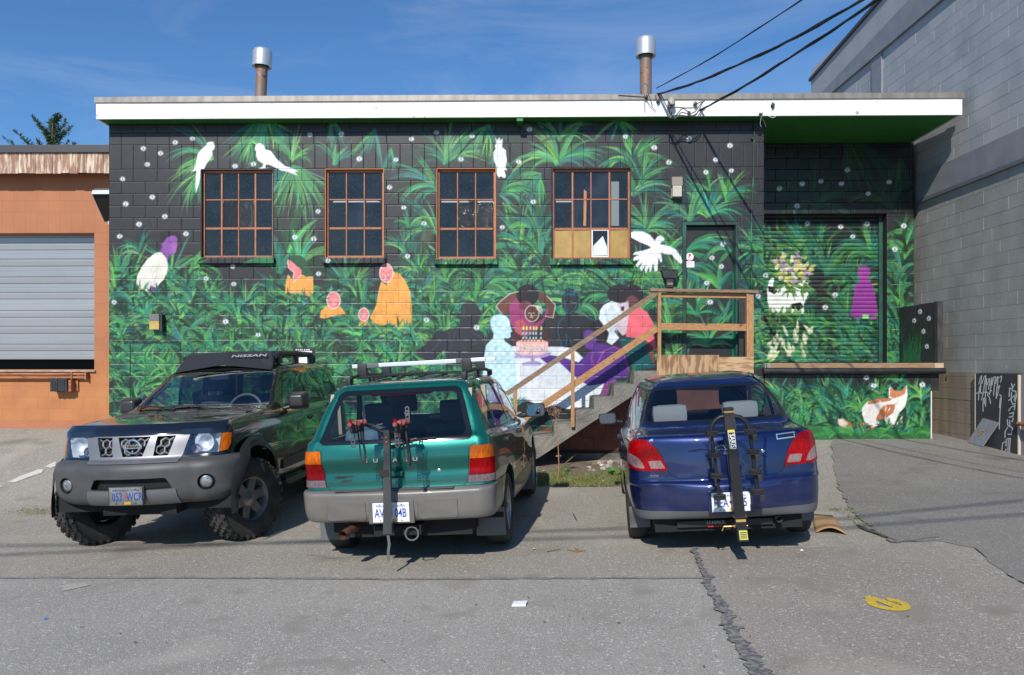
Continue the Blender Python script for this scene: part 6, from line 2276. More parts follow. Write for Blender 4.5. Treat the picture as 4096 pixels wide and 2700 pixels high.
# ================================================================== blue sedan
M_ESTRIP = mat('sedan_grey_strip', (.085, .085, .088), .5, bump=.1, bscale=120, speck=[((.25, .24, .22), 16, .70, .74)])
M_ESEAT = mat('light_grey_fabric', (.27, .28, .29), .9, bump=.3, bscale=60)
wy0, wy1 = .95, 3.32
for yy in (wy0, wy1):
    arch(ec, yy, .30, .335, .83)
out = [(.585, 1.088), (.632, 1.12), (.60, 1.24), (.548, 1.355), (.49, 1.392)]
inn = [(.565, 1.112), (.60, 1.135), (.57, 1.24), (.52, 1.345), (.475, 1.376)]
window(ec, 'rear', rounded(sym(out), .03), rounded(sym(inn), .03), M_GLE, nmin=.02)
lamp = rounded([(.468, .735), (.72, .742), (.83, .77), (.83, .90), (.80, .945), (.72, 1.0), (.62, .993), (.556, .93), (.51, .85)], .02)
for sg in (1, -1):
    t = empty('taillight')
    t.parent = ec.root
    Q = (lambda p: p) if sg > 0 else (lambda p: [(-x, z) for x, z in p][::-1])
    for nm, poly, mt_ in (('clear_lens', rounded([(.49, .757), (.605, .757), (.625, .82), (.522, .822)], .012), M_LENSW), ('clear_lens', rounded([(.65, .757), (.73, .765), (.785, .80), (.785, .885), (.72, .86), (.68, .82)], .02), M_LENSW), ('red_lens', lamp, M_LENSR)):
        ec.part('rear', Q(poly), nm, mt_, t, nmin=-.02, lim=(-.2, .42), push=.006, rim=.02)
tl = [(.395, .672), (.452, .70), (.476, .745), (.515, .865), (.556, .935), (.603, 1.0), (.615, 1.05)]
tro = ec.part('rear', sym(tl), 'boot_lid', M_BLUE, nmin=.02, gap=.0035, rim=.02)
ec.part('right', [(-.2, .2), (.60, .2), (.60, .408), (-.2, .408)], 'bumper_strip', M_ESTRIP, nmin=-2, rim=.01)
ec.part('right', [(-.2, .2), (.60, .2), (.60, .662), (-.2, .662)], 'rear_bumper', M_BLUE, nmin=-2, rim=.02, gap=.0018)
for vw, sg, lm in SIDES:
    for nm, q, dp, hd in (('rear_door', [(.99, 1.352), (1.55, 1.392), (1.60, 1.015), (1.02, 1.035), (.90, 1.15)], [(1.30, .30), (1.66, .30), (1.66, 1.0), (1.60, 1.43), (.95, 1.40), (.83, 1.15), (.90, .8), (1.20, .6)], (1.0, .88)),
                          ('front_door', [(1.63, 1.392), (2.20, 1.372), (2.82, 1.01), (1.69, 1.013)], [(1.67, .30), (2.85, .30), (2.95, .9), (2.86, 1.0), (2.25, 1.42), (1.605, 1.43), (1.67, 1.0)], (1.80, .87))):
        w = window(ec, vw, strip_frame(rounded(q, .03), .014), rounded(q, .03), M_GLE, 'side_window', lim=lm)
        d = door(ec, vw, dp, nm, M_BLUE, hd, lm, M_BLUE)
        if d:
            w.parent = d
wsf = [(.62, 1.01), (.58, 1.22), (.50, 1.38)]
window(ec, 'front', strip_frame(rounded(sym(wsf), .04), .02), rounded(sym(wsf), .04), M_GLE, 'windscreen')
ec.body(M_BLUE)
h, n = ec.hit('rear', -.555, .695)
text_obj('badge', 'TOYOTA', .026, frame(h + n * .004, (1, .28, 0), (0, 0, 1)), M_CHROME, None, ext=.001, sx=1.2, bold=.001).parent = ec.root
h, n = ec.hit('rear', -.03, .895)
for rx, rz, dz in ((.062, .04, 0), (.03, .038, 0), (.05, .016, .014)):
    mb = MB().tube([(h.x + rx * math.cos(t), h.y - .006, h.z + dz + rz * math.sin(t)) for t in [2 * math.pi * k / 22 for k in range(22)]], .004, 6, closed=True)
    ec.add(mb, 'emblem_ring', M_CHROME, tro, True)
h, n = ec.hit('rear', .301, .865)
ec.add(MB().lathe([(.015, .003), (.015, -.004), (.011, -.007), (.002, -.007)], h, 16, 'y'), 'lock', M_CHROME, tro, True)
# shiny sticker frame
ptsS = [(.43, .955), (.575, .962), (.575, .995), (.43, .988)]
mb = MB()
so = [ec.hit('rear', *p) for p in strip_frame(ptsS, .006)]
si = [ec.hit('rear', *p) for p in strip_frame(ptsS, -.003)]
vs = [a + n_ * .003 for a, n_ in so] + [a + n_ * .003 for a, n_ in si]
mb.add(vs, [(i, (i + 1) % 4, (i + 1) % 4 + 4, i + 4) for i in range(4)])
ec.add(mb, 'foil_sticker', mat('foil', (.75, .85, .8), .12, metal=.8, col2=(.9, .7, .3), scale=8), tro)
ec.add(rbox(-.175, .185, -.004, .02, .385, .572, .006), 'plate_recess', M_BLUE)
plate(ec, (.005, -.0095, .482), .305, .155, -1, 'HEA', '245')
ec.add(MB().box(-.6, .6, .2, 3.9, .21, .36), 'underbody', M_UNDER)
hb_ = empty('tow_hitch')
hb_.parent = ec.root
ec.add(rbox(-.42, .36, .17, .23, .245, .30, .008), 'hitch_bar', mat('hitch_black', (.014, .014, .015), .5), hb_)
text_obj('hitch_lettering', 'U-HAUL', .036, frame((-.10, .166, .280), (1, 0, 0), (0, 0, 1)), mat('worn_print', (.3, .3, .3), .6), hb_, sx=1.2, bold=.001)
ec.add(MB().box(-.17, -.03, .165, .168, .246, .253), 'hitch_stripe', M_RED, hb_)
ec.add(rbox(.02, .09, .02, .24, .245, .31, .006), 'receiver', MATS['hitch_black'], hb_)
ec.add(MB().tube([(-.06, .03, .275), (.13, .03, .275)], .008, 8).tube([(-.06, .03, .275), (-.075, .03, .24)], .006, 6), 'hitch_pin', mat('brass', (.5, .33, .12), .35, metal=.9), hb_)
ec.add(MB().tube([(.40, .1, .30), (.40, .4, .30)], .027, 12, cap=False), 'exhaust_tip', M_ALLOY, smooth=True)
for sg in (-1, 1):
    ec.add(rbox(sg * .62, sg * .80, .60, .61, .17, .36, .004), 'mud_flap', MATS['mud_flap'])
ec.add(MB().box(-.62, .62, .6, 3.2, .50, .54), 'floor', M_INT)
ec.add(rbox(-.62, .62, .60, 1.02, 1.0, 1.035, .012), 'parcel_shelf', mat('shelf_grey', (.10, .105, .11), .9))
ec.add(rbox(-.10, .14, .66, .80, 1.036, 1.085, .012), 'high_brake_light', M_LENSR)
for xx in (-.35, .30):
    ec.add(rbox(xx - .165, xx + .165, .97, 1.11, 1.045, 1.225, .075), 'rear_headrest', M_ESEAT, smooth=True)
ec.add(rbox(-.6, .6, 1.05, 1.2, .54, 1.04, .05), 'rear_seat', M_ESEAT, smooth=True)
M_ENAVY = mat('navy_fabric', (.02, .026, .04), .95)
for xx in (-.35, .35):
    seat(ec, xx, 1.85, 1, M_ENAVY, .5, .56, .56)
ec.add(rbox(-.64, .64, 2.65, 3.2, .75, 1.0, .06), 'dashboard', M_INT, smooth=True)
ec.add(MB().tube([(-.35 + .18 * math.cos(t), 2.50 + .05 * math.sin(t), .98 + .17 * math.sin(t)) for t in [2 * math.pi * k / 24 for k in range(24)]], .014, 8, closed=True), 'steering_wheel', M_INT, smooth=True)
ec.add(rbox(-.10, .12, 2.36, 2.39, 1.30, 1.36, .012), 'rear_view_mirror', M_INT)
for sg in (-1, 1):
    for yy in (wy0, wy1):
        wheel(ec, 'wheel', sg * .725, yy, .29, .175, sg, .18, spokes=7)
    mirror(ec, (sg * .93, 2.70, 1.0), .215, .135, .09, sg, M_BLUE, -1)
    ec.drape('top', [(sg * .47, 1.16), (sg * .52, 1.5), (sg * .52, 1.9), (sg * .46, 2.2)], 'roof_drip_moulding', M_PLASB, .022, .004)

# ================================================================== black off-road suv (front towards +y)
M_XGREY = mat('suv_grey_plastic', (.058, .059, .063), .5, bump=.12, bscale=140, col2=(.045, .046, .05), scale=3, grime=((.15, .135, .11), .4, 1.0, .45))
M_XSIL = mat('suv_silver', (.20, .20, .215), .46, metal=.6)
M_XBLK = mat('suv_textured_black', (.022, .022, .024), .5, bump=.1, bscale=180)
wy0, wy1 = -.82, -3.54
for yy in (wy0, wy1):
    arch(xt, yy, .44, .50, .90)
W_ = [(.77, 1.305), (.675, 1.55), (.58, 1.712)]
window(xt, 'front', strip_frame(rounded(sym(W_), .03), .016), rounded(sym(W_), .03), M_GLX, 'windscreen', nmin=.02)
for sg in (1, -1):
    t = empty('headlight')
    t.parent = xt.root
    Q = (lambda p: p) if sg > 0 else (lambda p: [(-x, z) for x, z in p][::-1])
    for nm, poly, mt_ in (('indicator_lens', rounded([(.742, .94), (.79, .95), (.805, 1.0), (.805, 1.10), (.752, 1.117)], .012), M_LENSO), ('clear_lens', rounded([(.455, .925), (.740, .938), (.750, 1.118), (.495, 1.118)], .014), glass('headlight_glass', (.9, .93, .95), .12))):
        xt.part('front', Q(poly), nm, mt_, t, nmin=-.02, lim=(-.62, .2), push=.004, rim=.02)
    # reflector bowl and bulbs
    h, n = xt.hit('front', sg * .58, 1.02)
    pr = [(.092, .0), (.08, -.03), (.05, -.055), (.012, -.065)]
    xt.add(MB().lathe(pr, (sg * .60, h.y - .045, 1.035), 20, 'y', cap=False), 'reflector', mat('silvered_bowl', (.82, .83, .85), .3, metal=.5, bump=.4, bscale=40), t, True)
    xt.add(MB().lathe([(.045, .0), (.038, -.03), (.01, -.045)], (sg * .52, h.y - .035, .975), 16, 'y', cap=False), 'reflector', M_LENSW, t, True)
    xt.add(rbox(sg * .465, sg * .74, h.y - .15, h.y - .115, .91, 1.13, .01), 'lamp_backing', mat('lamp_backing', (.75, .76, .78), .35, metal=.25, bump=.4, bscale=22), t)
# grille: silver trapezoid with three dark openings and honeycomb mesh

hol = [[(-.152, 1.108), (.152, 1.108), (.092, .932), (-.092, .932)], [(.212, 1.108), (.372, 1.108), (.318, .932), (.188, .932)], [(-.372, 1.108), (-.212, 1.108), (-.188, .932), (-.318, .932)]]
gr_ = empty('grille')
gr_.parent = xt.root
for q in hol:
    xt.part('front', q, 'grille_recess', M_SEAM, gr_, nmin=-.02, lim=(-.6, .2), push=-.05, rim=-.045)
    x0, x1 = min(p[0] for p in q), max(p[0] for p in q)
    mb = MB()
    s_ = .042
    zz, row = .925, 0
    ins = lambda x, z: (.932 < z < 1.108) and (abs(x) < .092 + .06 * (z - .932) / .176 if abs(q[0][0] + q[1][0]) < .01 else (.188 + .024 * (z - .932) / .176 < abs(x) < .318 + .054 * (z - .932) / .176))
    while zz < 1.13:
        xx = x0 - .05 + (s_ * .866 if row % 2 else 0)
        while xx < x1 + .05:
            for k in range(3):
                a0, a1 = math.radians(30 + 60 * k), math.radians(90 + 60 * k)
                p0, p1 = (xx + s_ * math.cos(a0), zz + s_ * math.sin(a0)), (xx + s_ * math.cos(a1), zz + s_ * math.sin(a1))
                if ins(*p0) and ins(*p1):
                    h0, h1 = xt.hit('front', *p0)[0], xt.hit('front', *p1)[0]
                    if h0 and h1:
                        mb.beam(h0 + Vector((0, -.018, 0)), h1 + Vector((0, -.018, 0)), .012, .007, (0, 1, 0))
            xx += s_ * 1.732
        zz += s_ * 1.5
        row += 1
    xt.add(mb, 'honeycomb_mesh', M_XSIL, gr_)
xt.part('front', [(-.492, 1.118), (-.425, .872), (.425, .872), (.492, 1.118)], 'grille_surround', M_XSIL, gr_, nmin=-.02, lim=(-.6, .2), push=.01, rim=.05)
h, n = xt.hit('front', 0, 1.02)
em = (h.x, h.y + .012, 1.025)
xt.add(MB().tube([(em[0] + .068 * math.cos(t), em[1], em[2] + .062 * math.sin(t)) for t in [2 * math.pi * k / 28 for k in range(28)]], .011, 8, closed=True).box(-.088, .088, em[1] - .006, em[1] + .008, em[2] - .018, em[2] + .018), 'emblem', M_CHROME, gr_, True)
text_obj('emblem_lettering', 'NISSAN', .03, frame((0, em[1] + .0095, em[2]), (-1, 0, 0), (0, 0, 1)), M_PLASB, gr_, sx=1.15, bold=.001)
for xx in (-.17, -.06, .06, .17):
    h, n = xt.hit('front', xx, .897)
    xt.add(MB().lathe([(.008, 0), (.008, .02), (.004, .024)], (xx, h.y, .897), 10, 'y'), 'grille_bolt', M_ALLOY, gr_, True)
# bumper
xt.part('front', rounded([(-.33, .738), (.33, .738), (.385, .642), (-.385, .642)], .02), 'bumper_opening', M_SEAM, nmin=-.02, lim=(-.5, .2), push=-.06, rim=-.055)
for sg in (1, -1):
    fp = [(sg * .665 + .075 * math.cos(2 * math.pi * k / 16), .677 + .075 * math.sin(2 * math.pi * k / 16)) for k in range(16)]
    f_ = empty('fog_light')
    f_.parent = xt.root
    xt.part('front', fp, 'fog_recess', M_XBLK, f_, nmin=-.02, lim=(-.6, .2), push=-.05, rim=-.045)
    h, n = xt.hit('front', sg * .665, .677)
    c_ = h + n * -.03
    M = Matrix.Translation(c_) @ n.to_track_quat('Z', 'Y').to_matrix().to_4x4()
    xt.add(MB().lathe([(.055, -.01), (.055, .012), (.048, .016)], n=20, cap=False).xform(M), 'fog_bezel', M_XSIL, f_, True)
    xt.add(MB().lathe([(.048, .012), (.03, .02), (.002, .023)], n=20, cap=False).xform(M), 'fog_lens', M_LENSC, f_, True)
xt.part('front', [(-.41, .635), (-.43, .50), (.43, .50), (.41, .635)], 'skid_bar', M_XSIL, nmin=-.3, lim=(-.4, .2), push=.012, rim=.03)
xt.part('right', [(-.52, .2), (.3, .2), (.3, .895), (-.52, .915)], 'front_bumper', M_XGREY, nmin=-2, rim=.025, gap=.002)
plate(xt, (.0, .028, .592), .305, .16, 1, '053', 'WCR', mat('dirty_plate', (.20, .215, .19), .6, col2=(.14, .14, .12), scale=14))
xt.add(rbox(-.165, .165, .0, .022, .51, .68, .004), 'plate_bracket', M_XBLK)
for vw, sg, lm in SIDES:
    for nm, q, dp, hd in (('front_door', [(-1.90, 1.30), (-2.28, 1.64), (-2.66, 1.685), (-2.77, 1.292)], [(-1.47, .50), (-2.80, .50), (-2.80, 1.25), (-2.69, 1.725), (-2.26, 1.70), (-1.80, 1.28), (-1.47, 1.15)], (-2.62, 1.10)),
                          ('rear_door', [(-2.83, 1.288), (-2.76, 1.688), (-3.30, 1.69), (-3.52, 1.285)], [(-2.81, .50), (-3.10, .50), (-3.20, .80), (-3.60, 1.05), (-3.62, 1.28), (-3.38, 1.725), (-2.70, 1.725), (-2.81, 1.25)], (-3.45, 1.20))):
        w = window(xt, vw, strip_frame(rounded(q, .03), .018), rounded(q, .03), M_GLX if nm == 'front_door' else M_GLD, 'side_window', lim=lm)
        d = door(xt, vw, dp, nm, M_BLKC, hd, lm)
        if d:
            w.parent = d
    q = [(-3.66, 1.30), (-3.46, 1.69), (-3.92, 1.665), (-4.12, 1.36)]
    window(xt, vw, strip_frame(rounded(q, .03), .014), rounded(q, .03), M_GLD, 'quarter_window', lim=lm)
RW = [(.60, 1.33), (.62, 1.36), (.54, 1.66), (.50, 1.68)]
window(xt, 'rear', strip_frame(rounded(sym(RW), .03), .014), rounded(sym(RW), .03), M_GLD, 'rear_window')
xt.body(M_BLKC)
# smoked bonnet deflector
mb = MB()
vs, n_ = [], 0
for k in range(25):
    xx = -.775 + 1.55 * k / 24
    h, nn = xt.hit('front', xx * .985, 1.15)
    if h is None:
        continue
    dip = .0 if abs(xx) < .3 else .0
    vs += [(xx, h.y + .035, 1.115 + .012 * (abs(xx) < .45)), (xx, h.y + .02, 1.165), (xx, h.y - .07, 1.222)]
    n_ += 1
mb.add(vs, [(3 * i + j, 3 * i + 3 + j, 3 * i + 4 + j, 3 * i + 1 + j) for i in range(n_ - 1) for j in (0, 1)])
xt.add(mb, 'bonnet_deflector', mat('smoked_acrylic', (.006, .006, .008), .08, spec=.8, coat=1), smooth=True)
# flares
for sg in (1, -1):
    for yy in (wy0, wy1):
        mb = MB()
        vs, n = [], 22
        for k in range(n + 1):
            a = math.radians(-8 + 196 * k / n)
            for R, dx in ((.495, .028), (.56, .03), (.60, .0)):
                py, pz = yy + R * math.cos(a), .44 + R * math.sin(a)
                h, nn = xt.hit('right' if sg > 0 else 'left', py, max(pz, .5))
                x_ = abs(h.x) if h is not None else .9
                vs.append((sg * (max(x_, .86) + dx), py, pz))
        mb.add(vs, [(3 * k + j, 3 * k + 3 + j, 3 * k + 4 + j, 3 * k + 1 + j) for k in range(n) for j in (0, 1)])
        xt.add(mb, 'wheel_flare', M_XBLK, smooth=True)
    xt.add(MB().tube([(sg * .88, -1.62, .47), (sg * .90, -1.7, .43), (sg * .90, -3.0, .43), (sg * .88, -3.08, .47)], .038, 10), 'side_step', M_XBLK, smooth=True)
    mirror(xt, (sg * .985, -1.90, 1.33), .25, .215, .15, sg, mat('mirror_satin', (.03, .03, .032), .32), -1)
    for yy in (wy0, wy1):
        wheel(xt, 'wheel', sg * .745, yy, .405, .275, sg, .215, steer=-.44 if yy == wy0 else 0, spokes=6, tread=30, dish=.02)
    # roof rack rails
    rk = empty('roof_rack_rail')
    rk.parent = xt.root
    xt.add(MB().tube([(sg * .55, -2.42, 1.86), (sg * .565, -2.55, 1.895), (sg * .57, -3.2, 1.905), (sg * .565, -3.85, 1.895), (sg * .56, -3.98, 1.84), (sg * .55, -4.0, 1.79)], .034, 10), 'rail_tube', M_XBLK, rk, True)
    for yy in (-2.55, -3.2, -3.85):
        xt.add(rbox(sg * .56 - .03, sg * .56 + .03, yy - .06, yy + .06, 1.77, 1.90, .02), 'rail_foot', M_XBLK, rk, True)
for yy in (-2.85, -3.35, -3.8):
    xt.add(MB().tube([(-.55, yy, 1.88), (.55, yy, 1.88)], .02, 8), 'rack_cross_tube', M_XBLK)
# air deflector at the front of the rack
mb = MB()
vs = []
prof_ = [(-2.17, 1.765), (-2.22, 1.80), (-2.40, 1.90), (-2.46, 1.925), (-2.62, 1.925), (-2.62, 1.88), (-2.3, 1.77)]
for xx, k in ((-.585, .8), (-.55, 1), (-.28, 1), (0, 1), (.28, 1), (.55, 1), (.585, .8)):
    vs += [(xx * (1 - .06 * (j > 1)), y_ - .04 * abs(xx), 1.765 + (z_ - 1.765) * k + .012 * (1 - abs(xx))) for j, (y_, z_) in enumerate(prof_)]
    for q_ in (-7, -6, -1):
        vs[q_] = (vs[q_][0], vs[q_][1], vs[q_][2] - .07 * abs(xx) / .585)
m_ = len(prof_)
mb.add(vs, [(i * m_ + j, (i + 1) * m_ + j, (i + 1) * m_ + (j + 1) % m_, i * m_ + (j + 1) % m_) for i in range(6) for j in range(m_)] + [tuple(range(m_)), tuple(range(6 * m_, 7 * m_))])
dfl = xt.add(mb, 'rack_deflector', M_XBLK)
text_obj('deflector_lettering', 'NISSAN', .085, frame((-.28, -2.318, 1.877), (-1, .0, 0), (0, -.87, .49)), mat('grey_lettering', (.30, .30, .33), .5), dfl, sx=1.5, bold=.002)
text_obj('rail_lettering', 'XTERRA', .045, frame((-.606, -3.45, 1.905), (0, -1, 0), (0, 0, 1)), MATS['grey_lettering'], None, sx=1.3, bold=.001).parent = xt.root
h, n = xt.hit('left', -1.72, .86)
text_obj('door_lettering', 'OFF ROAD', .05, frame(h + n * .012, (0, -1, 0), (0, 0, 1)), M_XSIL, None, sx=1.1, bold=.001).parent = xt.root
xt.add(MB().prism([(-1.52, .60), (-2.78, .60), (-2.78, .74), (-1.52, .70)], -.925, -.90, 'x').prism([(-2.82, .60), (-3.08, .60), (-3.12, .75), (-2.82, .74)], -.925, -.90, 'x'), 'door_cladding', M_XBLK)
# wipers
for x0, x1 in ((.18, .68), (-.30, .22)):
    a, b = xt.hit('front', x0, 1.31), xt.hit('front', x1 * .98, 1.325)
    xt.add(MB().beam(a[0] + a[1] * .018, b[0] + b[1] * .018, .02, .014).tube([Vector((x0, a[0].y + .12, 1.262)), (a[0] + b[0]) / 2 + a[1] * .03], .008, 6), 'wiper', M_PLASB)
xt.add(rbox(-.70, .70, -1.27, -1.08, 1.245, 1.272, .012), 'cowl_panel', M_XBLK)
# interior and underside
xt.add(MB().box(-.6, .6, -4.3, -.5, .42, .58).box(-.35, .35, -.6, -.2, .38, .5), 'underbody', M_UNDER)
xt.add(MB().tube([(-.68, wy0, .41), (.68, wy0, .41)], .05, 10).tube([(-.68, wy1, .41), (.68, wy1, .41)], .06, 10), 'axles', M_UNDER)
xt.add(MB().box(-.7, .7, -4.2, -1.5, .70, .74), 'floor', M_INT)
xt.add(rbox(-.70, .70, -1.70, -1.28, .9, 1.285, .05), 'dashboard', mat('dash_grey', (.045, .047, .05), .8), smooth=True)
xt.add(MB().tube([(-.37 + .19 * math.cos(t), -1.90 - .06 * math.sin(t), 1.24 + .18 * math.sin(t)) for t in [2 * math.pi * k / 24 for k in range(24)]], .016, 8, closed=True), 'steering_wheel', mat('wheel_grey', (.1, .1, .105), .5), smooth=True)
for xx in (-.37, .37):
    seat(xt, xx, -2.62, 1, M_FSEAT, .52, .6, .82)
xt.add(rbox(-.65, .65, -3.5, -3.36, .8, 1.38, .06), 'rear_seat', M_FSEAT, smooth=True)
xt.add(rbox(-.10, .12, -2.14, -2.11, 1.60, 1.66, .012), 'rear_view_mirror', M_INT)
xt.add(MB().tube([(.62, -1.75, 1.42), (.59, -1.88, 1.50), (.55, -2.02, 1.58)], .016, 8), 'grab_handle', MATS['dash_grey'], smooth=True)
# ------------------------------------------------------------------ hitch bike racks
def like(car, name, label, cat):
    e = empty(name, car.root.location)
    e.rotation_euler = car.root.rotation_euler
    return tag(e, label, cat)


M_STL = mat('satin_black_steel', (.02, .02, .022), .38, metal=.3, bump=.08, bscale=90)
M_GRIP = mat('pink_rubber', (.42, .10, .085), .55, col2=(.3, .07, .06), scale=20)
M_STRAP = mat('black_webbing', (.012, .012, .013), .7, bump=.3, bscale=150)
M_LADD = mat('grey_ladder_strap', (.10, .10, .105), .5)


def ribbon(pts, w, t=.003, ax=(1, 0, 0)):
    mb = MB()
    pts = [Vector(p) for p in pts]
    a = Vector(ax).normalized() * w / 2
    vs = []
    for i, p in enumerate(pts):
        d = (pts[min(i + 1, len(pts) - 1)] - pts[max(i - 1, 0)]).normalized()
        n = d.cross(a).normalized() * t / 2
        vs += [p - a - n, p + a - n, p + a + n, p - a + n]
    fs = [(4 * i + j, 4 * i + (j + 1) % 4, 4 * i + 4 + (j + 1) % 4, 4 * i + 4 + j) for i in range(len(pts) - 1) for j in range(4)]
    fs += [(0, 1, 2, 3), tuple(range(4 * len(pts) - 4, 4 * len(pts)))]
    return mb.add(vs, fs)


def ladder(p, w, h, n=4):
    """rubber strap with square holes"""
    mb = MB()
    x, y, z = p
    mb.box(x - w / 2, x - w / 2 + w * .24, y, y + .005, z, z + h).box(x + w / 2 - w * .24, x + w / 2, y, y + .005, z, z + h)
    for i in range(n + 1):
        zz = z + h * i / n
        mb.box(x - w * .255, x + w * .255, y + .0003, y + .0047, zz - .006, zz + .006)
    return mb


rk = like(fo, 'hitch_bike_rack', 'grey two arm bike rack with pink cradles standing behind the green wagon', 'bike rack')
A_ = lambda mb, n, m, p=None, s=False: mb.build(n, m, p or rk, s)
yp = -.12
A_(MB().prism([(-.001, 1.172), (.044, 1.170), (.020, .345), (-.052, .345)], yp - .022, yp + .022), 'post', mat('rack_grey_steel', (.075, .078, .082), .42, metal=.4, col2=(.05, .05, .052), scale=5, stretch=(1, 1, .4)))
A_(rbox(-.055, .025, yp - .026, yp + .026, .80, .86, .004), 'tape_wrap', M_STRAP)
A_(MB().tube([(-.015, yp - .026, 1.115), (-.015, yp + .026, 1.115)], .008, 8).lathe([(.011, 0), (.011, -.008), (.006, -.01)], (.018, yp - .022, 1.11), 10, 'y').lathe([(.011, 0), (.011, -.008), (.006, -.01)], (.018, yp - .022, 1.075), 10, 'y'), 'bolts', mat('rusty_bolt', (.22, .10, .04), .5, metal=.7))
A_(rbox(-.04, .01, yp, .30, .36, .42, .005), 'hitch_tongue', M_STL)
A_(ribbon([(-.02, yp, .36), (-.01, yp - .005, .26), (-.02, yp - .01, .205), (-.022, yp - .012, .13)], .022), 'hanging_strap', M_LADD)
A_(MB().tube([(-.155, yp - .12, 1.235), (-.15, yp - .02, 1.225), (-.10, yp + .015, 1.195), (.0, yp + .03, 1.145), (.05, yp + .03, 1.14), (.10, yp + .015, 1.165), (.17, yp - .02, 1.21), (.18, yp - .12, 1.225)], .0135, 10), 'cross_tube', M_STL, s=True)
for xx, zz in ((-.165, 1.238), (.185, 1.226)):
    ar = empty('arm')
    ar.parent = rk
    A_(MB().tube([(xx + .01, yp - .05, zz), (xx, -.46, zz + .012)], .0135, 10), 'arm_tube', M_STL, ar, True)
    A_(MB().lathe([(.014, 0), (.017, -.004), (.017, -.022), (.012, -.026)], (xx, -.455, zz + .012), 14, 'y'), 'end_cap', M_GRIP, ar, True)
    A_(MB().prism([(xx - .013, zz + .022), (xx + .013, zz + .022), (xx + .007, zz + .056), (xx - .007, zz + .056)], -.465, -.45), 'red_reflector', M_LENSR, ar)
    for yy in (-.22, -.37):
        A_(rbox(xx - .03, xx + .03, yy - .03, yy + .03, zz + .005, zz + .032, .012).tube([(xx - .02, yy - .03, zz + .012), (xx + .035, yy + .025, zz + .012)], .021, 10), 'cradle', M_GRIP, ar, True)
        A_(rbox(xx - .026, xx + .026, yy - .02, yy + .02, zz - .06, zz + .004, .006), 'buckle', M_STRAP, ar)
    A_(ladder((xx - .028, -.33, zz - .17), .036, .11), 'ladder_strap', M_LADD, ar)
    A_(ladder((xx + .022, -.25, zz - .155), .03, .10), 'ladder_strap', M_STRAP, ar)
    A_(ribbon([(xx + .03, -.30, zz - .02), (xx + .045, -.31, zz - .12), (xx + .055, -.3, zz - .22), (xx + .05, -.3, zz - .31)], .017), 'webbing', M_STRAP, ar)
    A_(ribbon([(xx + .0, -.28, zz - .05), (xx + .012, -.29, zz - .2), (xx + .022, -.3, zz - .3)], .012), 'webbing', M_STRAP, ar)
A_(ladder((.205, -.16, 1.225), .034, .125), 'raised_ladder_strap', M_LADD)
A_(ribbon([(.21, -.25, 1.21), (.225, -.27, 1.05), (.235, -.28, .95), (.24, -.28, .87)], .03), 'webbing', M_STRAP)
A_(ribbon([(.13, -.25, 1.16), (.20, -.26, 1.10), (.26, -.25, 1.08)], .03, ax=(0, .3, 1)), 'webbing', M_STRAP)

rk = like(ec, 'tall_bike_rack', 'tall black bike rack with yellow label and ribbed cradles behind the blue sedan', 'bike rack')
yp = -.22
A_(MB().prism([(-.034, 1.215), (.032, 1.213), (.072, .40), (-.012, .40)], yp - .03, yp + .03), 'post', M_STL)
A_(MB().prism([(-.040, 1.22), (.036, 1.218), (.045, 1.09), (-.040, 1.09)], yp - .036, yp + .036), 'head', M_PLASB)
A_(rbox(-.040, .036, yp - .037, yp + .037, 1.2205, 1.237, .004), 'yellow_band', mat('band_yellow', (.42, .27, .07), .5))
A_(rbox(-.040, .036, yp - .037, yp + .037, 1.2375, 1.262, .016), 'cap', M_PLASB, s=True)
A_(rbox(-.022, .085, yp - .042, yp + .042, .395, .412, .006), 'collar', M_STL)
A_(MB().prism([(-.008, .394), (.072, .394), (.084, .215), (.004, .215)], yp - .036, yp + .036), 'lower_sleeve', M_STL)
A_(MB().prism([(-.006, .39), (.07, .39), (.071, .37), (-.004, .37)], yp - .0375, yp - .0362), 'yellow_band', MATS['band_yellow'])
A_(MB().prism([(.012, .305), (.074, .303), (.079, .23), (.016, .23)], yp - .0375, yp - .0362), 'warning_label', mat('label_yellow', (.55, .52, .12), .5))
for k in range(4):
    A_(MB().box(.022, .07, yp - .0385, yp - .0378, .243 + k * .014, .249 + k * .014), 'label_print', M_SEAM)
A_(rbox(-.0, .06, yp + .03, .05, .26, .33, .006), 'tongue', M_STL)
cx0 = .008
stp = rounded([(-.024, 1.105), (.028, 1.104), (.037, .94), (-.012, .94)], .01)
A_(MB().prism(stp, yp - .0325, yp - .0305), 'sticker', M_PLATE)
A_(MB().prism(strip_frame(stp, -.004), yp - .0335, yp - .0326), 'sticker_field', M_SEAM)
A_(MB().prism([(-.019, 1.10), (.024, 1.10), (.0265, 1.068), (-.016, 1.068)], yp - .0345, yp - .0336), 'sticker_logo', mat('logo_yellow', (.75, .50, .03), .5))
text_obj('sticker_lettering', 'SARIS', .052, frame((.0085, yp - .0342, 1.003), (.06, 0, -1), (1, 0, .06)), M_PLATE, rk, sx=.86, bold=.001)
A_(MB().tube([(-.145, yp, 1.06), (-.142, yp, 1.11), (-.115, yp, 1.16), (-.07, yp, 1.19), (-.03, yp, 1.195), (.04, yp, 1.19), (.085, yp, 1.18), (.125, yp, 1.145), (.148, yp, 1.09), (.150, yp, 1.05)], .0185, 10), 'bent_tube', M_STL, s=True)
M_RIB = mat('ribbed_rubber', (.035, .034, .033), .7, bump=.3, bscale=40)
